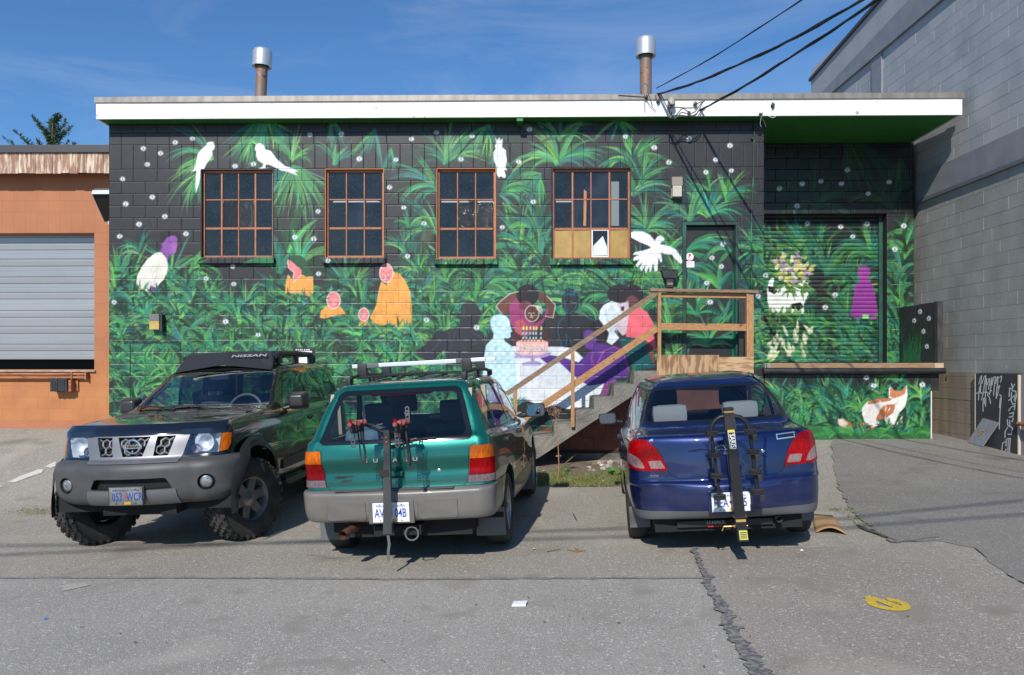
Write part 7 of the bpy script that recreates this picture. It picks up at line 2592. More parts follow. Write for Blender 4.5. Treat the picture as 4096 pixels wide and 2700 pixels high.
for sg, (xa, xb, za, zb_) in ((-1, (-.146, -.113, 1.075, .56)), (1, (.150, .178, 1.075, .59))):
    ar = empty('arm')
    ar.parent = rk
    A_(MB().tube([(xa, yp, za), (xb, yp, zb_)], .015, 10), 'arm_tube', M_STL, ar, True)
    for k in range(4):
        t = k / 3.05
        x_, z_ = xa + (xb - xa) * t, za - .01 + (zb_ - za + .01) * t
        prf = []
        for i in range(4):
            prf += [(.046, i * .010), (.050, i * .010 + .003), (.046, i * .010 + .006), (.036, i * .010 + .007)]
        A_(MB().lathe(prf, (x_, yp - .02, z_ - .018), 18, 'z'), 'cradle', M_RIB, ar, True)
        A_(rbox(x_ + sg * .01, x_ + sg * .035 + .01, yp - .06, yp - .035, z_ - .075, z_ - .02, .006), 'buckle', M_PLASB, ar)
for pts in ([(-.145, yp - .05, 1.075), (-.17, yp - .06, 1.105), (-.205, yp - .05, 1.07)], [(-.14, yp - .05, .92), (-.19, yp - .06, .945), (-.25, yp - .04, .95), (-.33, yp - .02, .935)], [(.165, yp - .05, 1.08), (.19, yp - .05, 1.12), (.25, yp - .03, 1.10), (.31, yp, 1.06)], [(.18, yp - .05, .78), (.21, yp - .06, .81), (.25, yp - .05, .76)]):
    A_(ribbon(pts, .013, ax=(0, 1, .4)), 'loose_strap', M_STRAP)

# ------------------------------------------------------------------ roof flues
M_FLUE = mat('weathered_flue', (.17, .125, .105), .6, metal=.1, col2=(.24, .12, .05), scale=5, stretch=(1, 1, .5), lo=.42, hi=.66, speck=[((.34, .32, .31), 6, .66, .72), ((.07, .05, .045), 7, .66, .72)])
M_FCAP = mat('flue_cap', (.62, .63, .64), .35, metal=.65, speck=[((.3, .12, .04), 14, .72, .75)])
YQ = 1.0
for (uc, v0_, v1_, vb, wc, wp, lean, lab) in ((1052, 200, 268, 372, 76, 45, .045, 'leaning rusty flue pipe with silver cap on the left of the roof'), (2583, 155, 226, 365, 79, 47, .0, 'upright brown flue pipe with silver cap and flashing beside the cables')):
    s_ = (D + YQ) / FPX
    xb_, zb2 = P(uc - (14 if lean else 0), vb, YQ)
    fl = bthing('flue_pipe', xb_, YQ, zf1 + .05, lab, 'flue')
    b0 = ORG[fl.name]
    top0, top1 = P(uc, v1_, YQ)[1], P(uc, v0_, YQ)[1]
    M = Matrix.Translation(b0) @ Matrix.Rotation(lean, 4, 'Y')
    h1, h2 = top0 - b0[2], top1 - b0[2]
    rp, rc = wp * s_ / 2, wc * s_ / 2
    bb(MB().lathe([(rp, -.1), (rp, h1 * .3), (rp + .006, h1 * .31), (rp + .006, h1 * .33), (rp, h1 * .34), (rp, h1 + .1)], n=28).xform(M), 'pipe', M_FLUE, fl, True)
    bb(MB().lathe([(rc, h1), (rc + .004, h1 + .03), (rc, h1 + .06), (rc, h2 - .04), (rc - .004, h2 - .03), (rc - .02, h2), (.02, h2 + .02)], n=32, cap=False).lathe([(rc, h1), (rp, h1 + .02)], n=32, cap=False).xform(M), 'cap', M_FCAP, fl, True)
    bb(MB().lathe([(rp + .02, h1 + .005), (rp + .02, h1 + .045)], n=24).xform(M), 'collar', mat('soot', (.03, .025, .022), .8), fl, True)
    bb(MB().lathe([(rc * 1.1, .0), (rc * .8, .06), (rp + .01, .10)], n=24, cap=False).xform(M), 'flashing_cone', mat('flashing_black', (.02, .02, .022), .6), fl, True)

# ------------------------------------------------------------------ service cables, weatherhead and fittings on the fascia
M_CAB = mat('cable_black', (.012, .012, .013), .6)
M_CABG = mat('cable_grey', (.10, .10, .10), .6)
for i, (X_, Z_, a, b, c, r_, lab) in enumerate(((2.336, 4.454, .2316, -.149, .012, .012, 'thin upper service cable running from the fascia to the top right'),
                                                (2.356, 4.352, .23, -.238, .0167, .021, 'thick sagging service cable in the middle of the three'),
                                                (3.04, 4.09, .223, -.085, .012, .021, 'lowest twisted service cable ending at the weatherhead drip loops'))):
    pts = []
    for k in range(41):
        d = 15.0 * k / 40
        pts.append(Vector((X_ + a * d, 12.43 - d, CH + Z_ + b * d + c * d * d)))
    o0 = pts[0].copy()
    mb = MB().tube([p - o0 for p in pts], r_ * .62, 7)
    for ph in ((0,) if i == 0 else (0, 2.1)):
        mb.tube([p - o0 + Vector((math.cos(k * 1.1 + ph), 0, math.sin(k * 1.1 + ph))) * r_ * .8 for k, p in enumerate(pts)], r_ * .4, 5)
    ob = mb.build('service_cable', M_CAB, None, True)
    ob.location = o0
    tag(ob, lab, 'cable', 'service cables to the roof')
up = bthing('utility_pole', 6.0, -15.6, 0, 'tall timber utility pole across the lane carrying the cables', 'pole')
ORG[up.name] = (0, 0, 0)
up.location = (5.95, -2.75, gh(5.95, -2.75))
up.rotation_euler = (0, 0, 0)
MB().lathe([(.16, -.3), (.15, 3), (.12, 9.4)], n=16).build('shaft', mat('creosote_pole', (.10, .075, .055), .9), up, True)
MB().box(-1.1, 1.1, -.06, .06, 8.55, 8.67).build('crossarm', M_GREYT, up)
for pts_v, lab in (([(0, 1268), (600, 1262), (1190, 1254), (1700, 1240), (1975, 1226), (2379, 1197)], 'nearer overhead street cable casting the dark line across the asphalt'), ([(0, 1290), (600, 1262), (1190, 1237), (1700, 1218), (1975, 1204), (2379, 1164)], 'farther overhead street cable casting the upper shadow line')):
    pts = []
    for (u, v) in pts_v:
        gx_, gy_ = V_(u, v)
        g3 = Vector((gx_, gy_, gh(gx_, gy_)))
        pts.append(g3 - SUN * ((8.2 - g3.z) / -SUN.z))
    pts = [pts[0] + (pts[0] - pts[1]) * 1.6] + pts + [pts[-1] + (pts[-1] - pts[-2]) * 1.5]
    fine = []
    for p_, q_ in zip(pts, pts[1:]):
        fine += [p_.lerp(q_, t / 4) for t in range(4)]
    fine.append(pts[-1])
    o0 = fine[0].copy()
    ob = MB().tube([p_ - o0 for p_ in fine], .022, 6).build('street_cable', M_CAB, None, True)
    ob.location = o0
    tag(ob, lab, 'cable')
wh = bthing('weatherhead', *(P(2686, 400, -.36)[0], -.36, P(2686, 420, -.36)[1]), 'grey domed weatherhead with drooping wire loops on the white fascia', 'weatherhead')
wx, wz = P(2686, 418, -.38)
M_WH = mat('grey_cap', (.33, .32, .29), .5)
bb(MB().lathe([(.062, -.01), (.066, .01), (.058, .05), (.04, .10), (.018, .125), (.002, .13)], (wx, -.37, wz), 20), 'dome', M_WH, wh, True)
bb(MB().box(wx - .03, wx + .03, -.36, YF - .001, wz - .03, wz + .02), 'bracket', M_CABG, wh)


def wire(pts_px, r_, name, th, material=M_CABG, y0=-.40):
    pts = []
    for i, q in enumerate(pts_px):
        yy = q[2] if len(q) > 2 else y0
        x, z = P(q[0], q[1], yy)
        pts.append((x, yy, z))
    # smooth
    fine = []
    for i in range(len(pts) - 1):
        p0, p1, p2, p3 = (Vector(pts[max(0, min(len(pts) - 1, i + j))]) for j in (-1, 0, 1, 2))
        for t in (0, .33, .66):
            fine.append(.5 * ((2 * p1) + (p2 - p0) * t + (2 * p0 - 5 * p1 + 4 * p2 - p3) * t * t + (3 * p1 - p0 - 3 * p2 + p3) * t ** 3))
    fine.append(Vector(pts[-1]))
    return bb(MB().tube(fine, r_, 6), name, material, th, True)


R7 = lambda x, y: (2400 + x / 2.24, 300 + y / 2.24)
for pl in ([(612, 270), (605, 330), (615, 375), (660, 380), (700, 340), (740, 300), (790, 330), (820, 365)], [(625, 275), (622, 330), (640, 360), (690, 370), (730, 335), (780, 345), (850, 330), (900, 260), (935, 235)], [(640, 280), (640, 340), (660, 392), (720, 360), (800, 370), (870, 340), (915, 255), (940, 232)], [(650, 285), (760, 295), (850, 290), (880, 250), (935, 235)]):
    wire([R7(*q) for q in pl], .009, 'drip_loop', wh)
bb(MB().box(*sorted((P(*R7(785, 330), -.41)[0], P(*R7(808, 330), -.41)[0])), -.42, -.39, P(*R7(790, 375), -.4)[1], P(*R7(790, 325), -.4)[1], .005), 'splice', M_CAB, wh)
for (qx, qy, nm, lab) in ((518, 235, 'insulator', 'small black cable hook on the fascia left of the weatherhead'), (850, 265, 'insulator', 'brown knobbed cable anchor on the fascia right of the weatherhead'), (1543, 275, 'insulator', 'lone dark insulator knob on the fascia above the loading bay'), (410, 200, 'insulator', 'round cable clamp high on the fascia beside the flue')):
    x, z = P(*R7(qx, qy), YF)
    th = bthing(nm, x, YF - .03, z - .03, lab, 'insulator', 'cable fittings on the fascia')
    bb(MB().lathe([(.012, .0), (.03, -.01), (.034, -.025), (.02, -.032), (.03, -.045), (.026, -.06), (.005, -.064)], (x, YF, z), 12, 'y'), 'knob', mat('insulator_brown', (.05, .035, .03), .4), th, True)
    bb(MB().box(x - .008, x + .008, YF - .02, YF - .001, z - .07, z + .05), 'strap', M_CABG, th)
tie = bthing('guy_wire', *(P(*R7(250, 185), YF)[0], YF - .02, P(*R7(250, 185), YF)[1]), 'thin loops of wire and strap at the cable entry on the fascia', 'wire')
for pl, r_ in (([(165, 180), (250, 185), (340, 192), (395, 195)], .006), ([(375, 170), (370, 110), (400, 75), (430, 100), (425, 150), (440, 162)], .007), ([(395, 165), (400, 240), (402, 330)], .006), ([(410, 210), (440, 260), (480, 300), (502, 325)], .005), ([(430, 165), (445, 200), (470, 270)], .005), ([(498, 178), (500, 205), (515, 225)], .009)):
    wire([R7(*q) for q in pl], r_, 'wire', tie, M_CABG, YF - .03)
dl = bthing('dome_lamp', *(P(*R7(1443, 335), -.3)[0], -.30, P(*R7(1443, 345), -.3)[1]), 'small white dome lamp with dangling blue wires under the fascia', 'lamp')
x, z = P(*R7(1443, 345), -.33)
bb(MB().lathe([(.034, 0), (.036, .01), (.028, .035), (.012, .055), (.002, .06)], (x, -.32, z), 16), 'globe', mat('frosted_globe', (.6, .58, .58), .3), dl, True)
bb(MB().box(x - .02, x + .02, -.33, YF - .001, z - .012, z + .0), 'bracket', M_CABG, dl)
wire([R7(*q) for q in [(1450, 370), (1440, 400), (1436, 440), (1446, 465)]], .004, 'blue_wire', dl, mat('wire_blue', (.12, .28, .45), .5), -.33)
wire([R7(*q) for q in [(1465, 352), (1510, 368), (1550, 382), (1580, 362)]], .004, 'white_wire', dl, M_STK, -.33)
wire([R7(*q) for q in [(1455, 395), (1475, 430), (1488, 465)]], .003, 'red_wire', dl, mat('wire_red', (.3, .08, .05), .5), -.31)
cd = bthing('conduit', *(P(3007, 900, -.03)[0], -.03, 1.6), 'thin painted conduit and wires running down the wall corner', 'conduit')
M_CND = mat('conduit_paint', (.012, .03, .025), .45, col2=(.01, .22, .14), scale=1.6, stretch=(1, 1, 1), lo=.5, hi=.62)
bb(MB().tube([(P(3018, 470, -.03)[0], -.03, zS - .02), (P(3014, 700, -.03)[0], -.03, P(3014, 700, -.03)[1]), (P(3006, 860, -.03)[0], -.03, P(3006, 860, -.03)[1]), (P(3007, 1400, -.03)[0], -.03, P(3007, 1400, -.03)[1])], .012, 8), 'pipe', M_CND, cd, True)
wire([(3005, 690), (2990, 730), (2982, 780), (2978, 835)], .004, 'stray_wire', cd, M_CAB, -.012)
for v in (553, 1000, 1180):
    x, z = P(3011, v, -.03)
    bb(MB().box(x - .03, x + .03, -.046, -.001, z - .012, z + .012), 'clip', M_CND, cd)

# lamps on the wall
x0, x1 = P(2689, 750, -.14)[0], P(2731, 750, -.14)[0]
za, zb_, zc_ = P(2710, 788, -.12)[1], P(2710, 742, -.12)[1], P(2710, 708, -.12)[1]
wp = bthing('wall_pack', (x0 + x1) / 2, -.07, za, 'taupe wall pack lamp mounted above the door', 'lamp')
M_TAUPE = mat('taupe_metal', (.22, .18, .145), .5)
bb(MB().prism([(-.002, zb_), (-.135, zb_ + .003), (-.12, zc_), (-.10, zc_ + .01), (-.002, zc_ + .01)], x0, x1, 'x'), 'hood', M_TAUPE, wp)
bb(MB().prism([(-.03, za + .012), (-.118, za + .012), (-.132, zb_ - .002), (-.03, zb_ - .002)], x0 + .012, x1 - .012, 'x'), 'lens', mat('prismatic_lens', (.52, .47, .40), .3, bump=.3, bscale=90, bstretch=(.2, .2, 1)), wp)
bb(MB().box(x0 + .003, x1 - .003, -.03, -.002, za, zb_ - .001), 'back_plate', M_TAUPE, wp)
x0, x1 = P(596, 1290, -.13)[0], P(624, 1290, -.13)[0]
za, zb_, zc_ = P(610, 1318, -.13)[1], P(610, 1284, -.13)[1], P(610, 1256, -.13)[1]
wl = bthing('amber_wall_lamp', (x0 + x1) / 2, -.07, za, 'small box lamp with amber lens low on the leafy wall', 'lamp')
bb(MB().box(x0, x1 + .05, -.13, -.002, zb_, zc_, .004), 'housing', mat('grey_box', (.14, .14, .13), .6), wl)
bb(MB().box(x0 + .003, x1 + .047, -.127, -.03, za, zb_ - .001, .003), 'lens', mat('amber_acrylic', (.55, .40, .12), .25, coat=.5, col2=(.42, .27, .05), scale=12, stretch=(1, 1, 4)), wl)
bb(MB().box(x1 + .0505, x1 + .09, -.11, -.002, za - .03, zc_ - .005, .003), 'side_box', M_BLACK, wl)
x0, x1 = P(2645, 1100, -.1)[0], P(2712, 1100, -.1)[0]
zt_, zm_, zb_ = P(2680, 1082, -.12)[1], P(2680, 1105, -.12)[1], P(2680, 1146, -.1)[1]
fl = bthing('flood_light', (x0 + x1) / 2, -.06, zb_, 'black visored flood light on the wall beside the door', 'lamp')
xm = (x0 + x1) / 2
bb(MB().prism([(x0, zt_ + .01), (x1, zt_ + .01), (x1 - .035, zm_ - .03), (x0 + .035, zm_ - .03)], -.17, -.15).prism([(x0, zt_ + .01), (x1, zt_ + .01), (x1, zt_ - .006), (x0, zt_ - .006)], -.17, -.01), 'visor', M_BLACK, fl)
bb(rbox(xm - .055, xm + .055, -.14, -.02, zb_, zm_ - .012, .012), 'lamp_body', mat('bronze_metal', (.06, .045, .035), .4, metal=.4), fl)
bb(rbox(xm - .045, xm + .045, -.148, -.141, zb_ + .02, zb_ + .06, .004), 'lens', M_LENSW, fl)
bb(rbox(xm - .06, xm + .06, -.15, -.02, zb_ - .02, zb_ - .002, .006), 'base_ring', M_BLACK, fl)
ws = bthing('wall_sign', *(P(1215, 1420, -.015)[0], -.01, P(1215, 1470, -.015)[1]), 'white notice with black header on the wall above the suv', 'sign')
x0, x1 = P(1171, 1400, -.01)[0], P(1260, 1400, -.01)[0]
z0, z1, z2 = P(1215, 1475, -.01)[1], P(1215, 1404, -.01)[1], P(1215, 1391, -.01)[1]
bb(MB().box(x0, x1, -.014, -.002, z0, z2 + .004), 'board', M_BLACK, ws)
bb(MB().box(x0 + .035, x1 - .05, -.018, -.0145, z0 + .02, z1), 'white_panel', M_STK, ws)
bb(MB().lathe([(.03, 0), (.03, -.002)], ((x0 + x1) / 2, -.0185, z1 - .06), 14, 'y'), 'red_disc', M_RED, ws)
for k in range(7):
    a = x0 + .05 + k * .035
    bb(MB().box(a, a + brd.uniform(.012, .028), -.0152, -.0142, z1 + .012, z1 + .03), 'header_print', M_STK, ws)

# ------------------------------------------------------------------ graffiti board, leaning board and the wall foot at the right
gx_ = GX - .10


def gp(x, y):
    u, v = 3850 + x / 4.24, 1480 + y / 4.24
    yy = gx_ * FPX / (u - CX)
    return yy, CH + yy * (HZ - v) / FPX


ya, yb = gp(935, 700)[0], gp(222, 700)[0]
zt_ = gp(500, 62)[1]
gb = empty('graffiti_board', (gx_ + .03, (ya + yb) / 2, .3))
tag(gb, 'dark plywood board with white graffiti scrawl against the grey wall', 'board')
g0 = gb.location.copy()
GBB = lambda mb, n, m: (setattr(mb, 'v', [(p[0] - g0.x, p[1] - g0.y, p[2] - g0.z) for p in mb.v]), mb.build(n, m, gb))[1]
GBB(MB().box(gx_ + .001, gx_ + .045, ya, yb, .2, zt_), 'plywood', mat('charcoal_board', (.05, .05, .058), .7, col2=(.035, .035, .042), scale=6, bump=.4, bscale=35, bstretch=(1, .5, 2)))
M_EDGE = mat('raw_edge', (.50, .42, .32), .8)
GBB(MB().box(gx_ - .004, gx_ + .044, yb + .001, yb + .022, .2, zt_ - .005), 'raw_edge', M_EDGE)
GBB(MB().box(gx_ - .004, gx_ + .044, ya - .022, ya - .001, .2, zt_ - .01), 'raw_edge', M_EDGE)
M_SPRAY = mat('white_spray', (.50, .52, .54), .6)
strokes = [[(275, 240), (300, 130), (325, 100), (310, 240), (300, 380)], [(330, 230), (370, 110), (395, 100), (370, 260), (350, 400), (320, 510)], [(380, 240), (410, 140), (400, 300), (385, 460)], [(420, 250), (450, 150), (465, 150), (440, 330)], [(470, 260), (500, 130), (480, 300), (455, 420)],
           [(500, 250), (530, 120), (560, 120), (540, 250), (525, 430)], [(560, 230), (590, 120), (605, 120), (580, 330), (570, 480)], [(625, 130), (660, 105), (655, 170), (640, 210)], [(600, 300), (630, 265), (610, 340), (590, 440)], [(235, 400), (290, 370), (330, 400), (400, 370), (440, 400), (490, 350)],
           [(290, 280), (275, 420), (270, 510)], [(420, 420), (455, 460), (475, 570)], [(350, 480), (345, 600), (350, 700)], [(395, 480), (390, 620)], [(370, 470), (370, 580)], [(630, 420), (655, 440), (650, 560), (635, 700), (628, 850), (622, 1000)], [(640, 480), (625, 640)],
           [(830, 235), (850, 300), (885, 245)], [(800, 300), (790, 450)], [(800, 320), (850, 310), (840, 350), (900, 360), (915, 440), (890, 540)], [(780, 520), (830, 480), (890, 430), (880, 520)], [(830, 380), (825, 520), (850, 580), (900, 570)], [(780, 690), (830, 630), (890, 600), (880, 680)], [(800, 740), (870, 720), (850, 790), (790, 800)],
           [(760, 840), (770, 950), (810, 960), (850, 990), (830, 1090), (770, 1090)], [(800, 850), (800, 960)], [(720, 1150), (720, 1050), (760, 980)], [(760, 1170), (810, 1160), (800, 1300), (795, 1410)], [(740, 1180), (735, 1290)], [(665, 1370), (680, 1240), (720, 1220)], [(710, 1395), (745, 1340)], [(775, 1180), (770, 1400)], [(860, 820), (840, 880)]]
for st in strokes:
    mb = MB()
    for (a, b), (c, d) in zip(st, st[1:]):
        p, q = gp(a, b), gp(c, d)
        dx, dz = q[0] - p[0], q[1] - p[1]
        l = math.hypot(dx, dz) or 1
        w = .0085
        nx, nz = -dz / l * w, dx / l * w
        ex, ez = dx / l * w * .5, dz / l * w * .5
        mb.prism([(p[0] + nx - ex, p[1] + nz - ez), (q[0] + nx + ex, q[1] + nz + ez), (q[0] - nx + ex, q[1] - nz + ez), (p[0] - nx - ex, p[1] - nz - ez)], gx_ - .0012 - brd.random() * .001, gx_ + .0006, 'x')
    GBB(mb, 'spray_stroke', M_SPRAY)
lb = empty('leaning_board', (7.0, 11.7, .35))
tag(lb, 'small grey board with orange mark leaning against the graffiti board', 'board')
c1, c2 = G(3869, 1774), G(3928, 1792)
c1, c2 = Vector((*c1, gh(*c1) + .02)), Vector((*c2, gh(*c2) + .02))
xt_ = gx_ - .012
y3, y4 = xt_ * FPX / (3994 - CX), xt_ * FPX / (3931 - CX)
c3, c4 = Vector((xt_, y3, CH + y3 * (HZ - 1690) / FPX)), Vector((xt_, y4, CH + y4 * (HZ - 1672) / FPX))
n_ = (c2 - c1).cross(c4 - c1).normalized()
if n_.x > 0:
    n_ = -n_
o0 = lb.location.copy()
th_ = n_ * -.018
qd = [c1, c2, c3, c4]
MB().add([p - o0 for p in qd] + [p + th_ - o0 for p in qd], [(0, 1, 2, 3), (7, 6, 5, 4), (0, 4, 5, 1), (1, 5, 6, 2), (2, 6, 7, 3), (3, 7, 4, 0)]).build('board', mat('grey_board', (.27, .28, .31), .7, col2=(.22, .22, .24), scale=6, stretch=(3, 3, 1), speck=[((.3, .18, .12), 5, .68, .75)]), lb)
cm = c1.lerp(c2, .45).lerp(c4.lerp(c3, .45), .48)
e1, e2 = (c2 - c1).normalized(), (c4 - c1).normalized()
mb = MB()
for (dx, dy) in ((0, 0), (.02, .05), (-.015, -.045)):
    b_ = cm + e1 * dx + e2 * dy + n_ * .002
    mb.add([b_ - o0 + e1 * .03 * math.cos(t) + e2 * .018 * math.sin(t) for t in [2 * math.pi * k / 8 for k in range(8)]], [tuple(range(8))])
mb.build('orange_mark', mat('orange_mark', (.62, .30, .05), .6), lb)
gbuild(MB().box(GX - .07, GX + .004, 8.9, ya - .03, .1, zbase - .004, .004), 'lower_panel', M_GBAND)
gbuild(MB().tube([(GX - .13, 8.9, gp(1020, 915)[1]), (GX - .13, ya - .05, gp(1020, 915)[1])], .03, 8), 'rusty_pipe', M_RUST, True)

# ------------------------------------------------------------------ paint marks and litter on the ground
M_LINE = mat('road_white', (.62, .60, .55), .8, col2=(.5, .48, .43), scale=20)
M_YEL = mat('road_yellow', (.62, .44, .03), .75, col2=(.54, .37, .03), scale=25, bump=.4, bscale=120, speck=[((.22, .2, .17), 70, .60, .66)])
for poly in ([(30, 1930), (80, 1906), (155, 1878), (175, 1880), (165, 1893), (110, 1912), (60, 1931)], [(178, 1868), (223, 1847), (222, 1866), (203, 1873)], [(-60, 1965), (-10, 1944), (13, 1945), (-30, 1962)]):
    sheet('painted_dash', [G(*p) for p in poly], M_LINE, .007, label='white painted parking dash on the asphalt left of the suv')
ys_ = lambda x, y: G(3300 + x / 4.758, 2300 + y / 4.758)


def el_px(cx, cy, rx, ry, rot, t):
    c, s = math.cos(rot), math.sin(rot)
    return cx + rx * math.cos(t) * c - ry * math.sin(t) * s, cy + rx * math.cos(t) * s + ry * math.sin(t) * c


yst = empty('yellow_stencil', (*ys_(1200, 580), gh(*ys_(1200, 580)) + .004))
tag(yst, 'yellow sprayed barred circle stencil on the lower right asphalt', 'marking')
s0 = yst.location.copy()


def ground_poly(px, off):
    vs = []
    for p in px:
        x, y = ys_(*p)
        vs.append(Vector((x, y, gh(x, y) + off)) - s0)
    return vs


mb = MB()
N = 40
o_ = ground_poly([el_px(1200, 585, 440, 118, .16, 2 * math.pi * k / N) for k in range(N)], .013)
i_ = ground_poly([el_px(1215, 582, 250, 66, .16, 2 * math.pi * k / N) for k in range(N)], .013)
mb.add(o_ + i_, [(k, (k + 1) % N, (k + 1) % N + N, k + N) for k in range(N) if k not in (26, 27, 28)])
mb.build('ring', M_YEL, yst)
MB().add(ground_poly([(900, 495), (1090, 500), (1510, 640), (1340, 672)], .0135), [(0, 1, 2, 3)]).build('bar', M_YEL, yst)
MB().add(ground_poly([(750, 450), (840, 425), (900, 490), (800, 560), (780, 500)], .0138), [(0, 1, 2, 3, 4)]).build('tail', M_YEL, yst)
mb = MB()
for k in range(3):
    mb.add(ground_poly([(1200 + k * 80, 520 + k * 26), (1290 + k * 60, 525 + k * 26), (1280 + k * 60, 545 + k * 26), (1210 + k * 80, 540 + k * 24)], .0137), [(0, 1, 2, 3)])
mb.build('inner_marks', M_YEL, yst)
mb = MB()
rs = random.Random(8)
for k in range(420):
    x, y = rs.gauss(1250, 230), rs.gauss(420, 45)
    y += (x - 1200) * .2
    s_ = rs.uniform(3, 8)
    mb.add(ground_poly([(x, y), (x + s_, y), (x + s_, y + s_ * .4), (x, y + s_ * .4)], .0128), [(0, 1, 2, 3)])
tag(mb.build('overspray', M_YEL, yst), kind='stuff')
for poly in ([(3330, 1757), (3345, 1742), (3358, 1742), (3340, 1750), (3338, 1758)], [(3650, 1737), (3690, 1734), (3720, 1738), (3712, 1744), (3690, 1741), (3655, 1743)]):
    sheet('yellow_mark', [G(*p) for p in poly], M_YEL, .017, label='small yellow paint stroke on the ramp below the dock')
sheet('pale_stain', [V_(*p) for p in [(135, 1366), (160, 1358), (195, 1357), (212, 1361), (190, 1366), (165, 1372), (140, 1376), (148, 1368)]], mat('pale_stain', (.40, .38, .32), .9, col2=(.3, .29, .26), scale=30), .0085, label='pale dried stain on the lane at the left')
# cardboard
cb = empty('cardboard', (*G(3320, 2100), gh(*G(3320, 2100))))
tag(cb, 'bent brown cardboard sheet lying behind the blue sedan wheel', 'cardboard')
cc = [Vector((*G(*p), 0)) for p in ((3246, 2062), (3330, 2068), (3387, 2140), (3262, 2132))]
vs, fs = [], []
for j in range(7):
    for i in range(11):
        s_, t = i / 10, j / 6
        p = cc[0].lerp(cc[1], s_).lerp(cc[3].lerp(cc[2], s_), t)
        p.z = gh(p.x, p.y) + .006 + .055 * math.sin(math.pi * s_) * t ** 1.5 + .012 * (1 - t)
        vs.append(p - cb.location)
fs = [(j * 11 + i, j * 11 + i + 1, (j + 1) * 11 + i + 1, (j + 1) * 11 + i) for j in range(6) for i in range(10)]
M_CARD = mat('cardboard', (.44, .27, .13), .85, col2=(.37, .22, .10), scale=4, stretch=(1, 8, 1), speck=[((.2, .12, .06), 6, .7, .76)])
ob = MB().add(vs, fs).build('sheet', M_CARD, cb, True)
sd = ob.modifiers.new('thickness', 'SOLIDIFY')
sd.thickness = .005
pp = empty('paper_scrap', (*V_(1207, 1408), gh(*V_(1207, 1408)) + .006))
tag(pp, 'folded white paper lying alone on the lane asphalt', 'paper')
MB().add([(-.055, -.03, 0), (.04, -.035, .003), (.055, .03, .012), (-.045, .035, .004), (-.05, -.025, .012), (.042, -.028, .016), (.056, .034, .022), (-.042, .038, .016)], [(0, 1, 2, 3), (4, 5, 6, 7), (0, 1, 5, 4), (1, 2, 6, 5), (2, 3, 7, 6), (3, 0, 4, 7)]).build('folded_sheet', mat('scrap_white', (.70, .70, .69), .8), pp)
for (u, v, m_, lab) in ((104, 1441, mat('blue_scrap', (.02, .18, .5), .5), 'tiny blue plastic scrap on the lane at the far left'), (1240, 1278, mat('tan_leaf', (.42, .27, .12), .8), 'curled tan leaf on the asphalt behind the wagon'), (1862, 1282, M_STK, 'small white butt on the patch below the sedan')):
    x, y = V_(u, v)
    o = empty('litter', (x, y, gh(x, y) + .01))
    tag(o, lab, 'litter')
    MB().add([(-.014, -.008, 0), (.012, -.011, .004), (.017, .007, .008), (-.008, .012, .002), (0, 0, .012)], [(0, 1, 4), (1, 2, 4), (2, 3, 4), (3, 0, 4), (0, 3, 2, 1)]).build('scrap', m_, o)
# loose chips, leaves and twigs
rs = random.Random(31)
M_LIT = mat('leaf_litter', (.30, .19, .09), .9, col2=(.12, .09, .05), scale=3)
mb = MB()
for k in range(330):
    u, v = rs.uniform(0, 2379), 1150 + 420 * rs.random() ** 1.6
    x, y = V_(u, v)
    z = gh(x, y) + (.017 if u > 1600 else .012)
    s_, a = rs.uniform(.004, .013), rs.uniform(0, 6.28)
    c, s = math.cos(a) * s_, math.sin(a) * s_
    k_ = rs.choice((.25, .5, .9))
    mb.add([(x - c, y - s, z), (x + s * k_, y - c * k_, z + .002), (x + c, y + s, z + .003), (x - s * k_, y + c * k_, z + .001)], [(0, 1, 2, 3)])
for pts in ([V_(1318, 1279), V_(1340, 1284), V_(1360, 1281)], [V_(1335, 1276), V_(1352, 1284)], [V_(1270, 1284), V_(1300, 1278)]):
    mb.tube([(p[0], p[1], gh(*p) + .012) for p in pts], .005, 5)
tag(mb.build('leaf_litter', M_LIT), 'scattered leaf bits and twigs on the asphalt', 'litter', kind='stuff')

# ------------------------------------------------------------------ weeds, rubble and grass in front of the stairs
M_GRASS = mat('grass_blades', (.10, .16, .03), .7, col2=(.20, .20, .06), scale=3)
M_DIRT = mat('bare_soil', (.13, .095, .06), .95, col2=(.20, .16, .11), scale=8, bump=.8, bscale=40)
R8 = lambda x, y: G(2000 + x / 3.137, 1550 + y / 3.137)
dirt = rough_line([R8(470, 1000), R8(900, 930), R8(1480, 940), R8(1520, 1100), R8(1540, 1240), R8(1200, 1245), R8(900, 1250), R8(640, 1235), R8(480, 1240), R8(470, 1000)], 6, .03, 6)[:-1]
sheet('soil', dirt, M_DIRT, .006, label='bare soil strip in front of the stairs', step=.25)
mb = MB()
for k in range(4200):
    x_, y_ = rs.uniform(470, 1540), rs.uniform(1050, 1250)
    if 900 < x_ < 1350 and y_ < 1090 and rs.random() < .8:
        continue
    if rs.random() > .35 + .65 * math.exp(-((y_ - 1180) / 60) ** 2):
        continue
    x, y = R8(x_, y_)
    z = gh(x, y) + .004
    h, a, w = rs.uniform(.015, .07), rs.uniform(0, 6.28), rs.uniform(.002, .005)
    lx, ly = rs.gauss(0, .03), rs.gauss(0, .03)
    mb.add([(x - w * math.cos(a), y - w * math.sin(a), z), (x + w * math.cos(a), y + w * math.sin(a), z), (x + lx * .5 + w * .6 * math.cos(a), y + ly * .5 + w * .6 * math.sin(a), z + h * .65), (x + lx, y + ly, z + h), (x + lx * .5 - w * .6 * math.cos(a), y + ly * .5 - w * .6 * math.sin(a), z + h * .65)], [(0, 1, 2, 3, 4)])
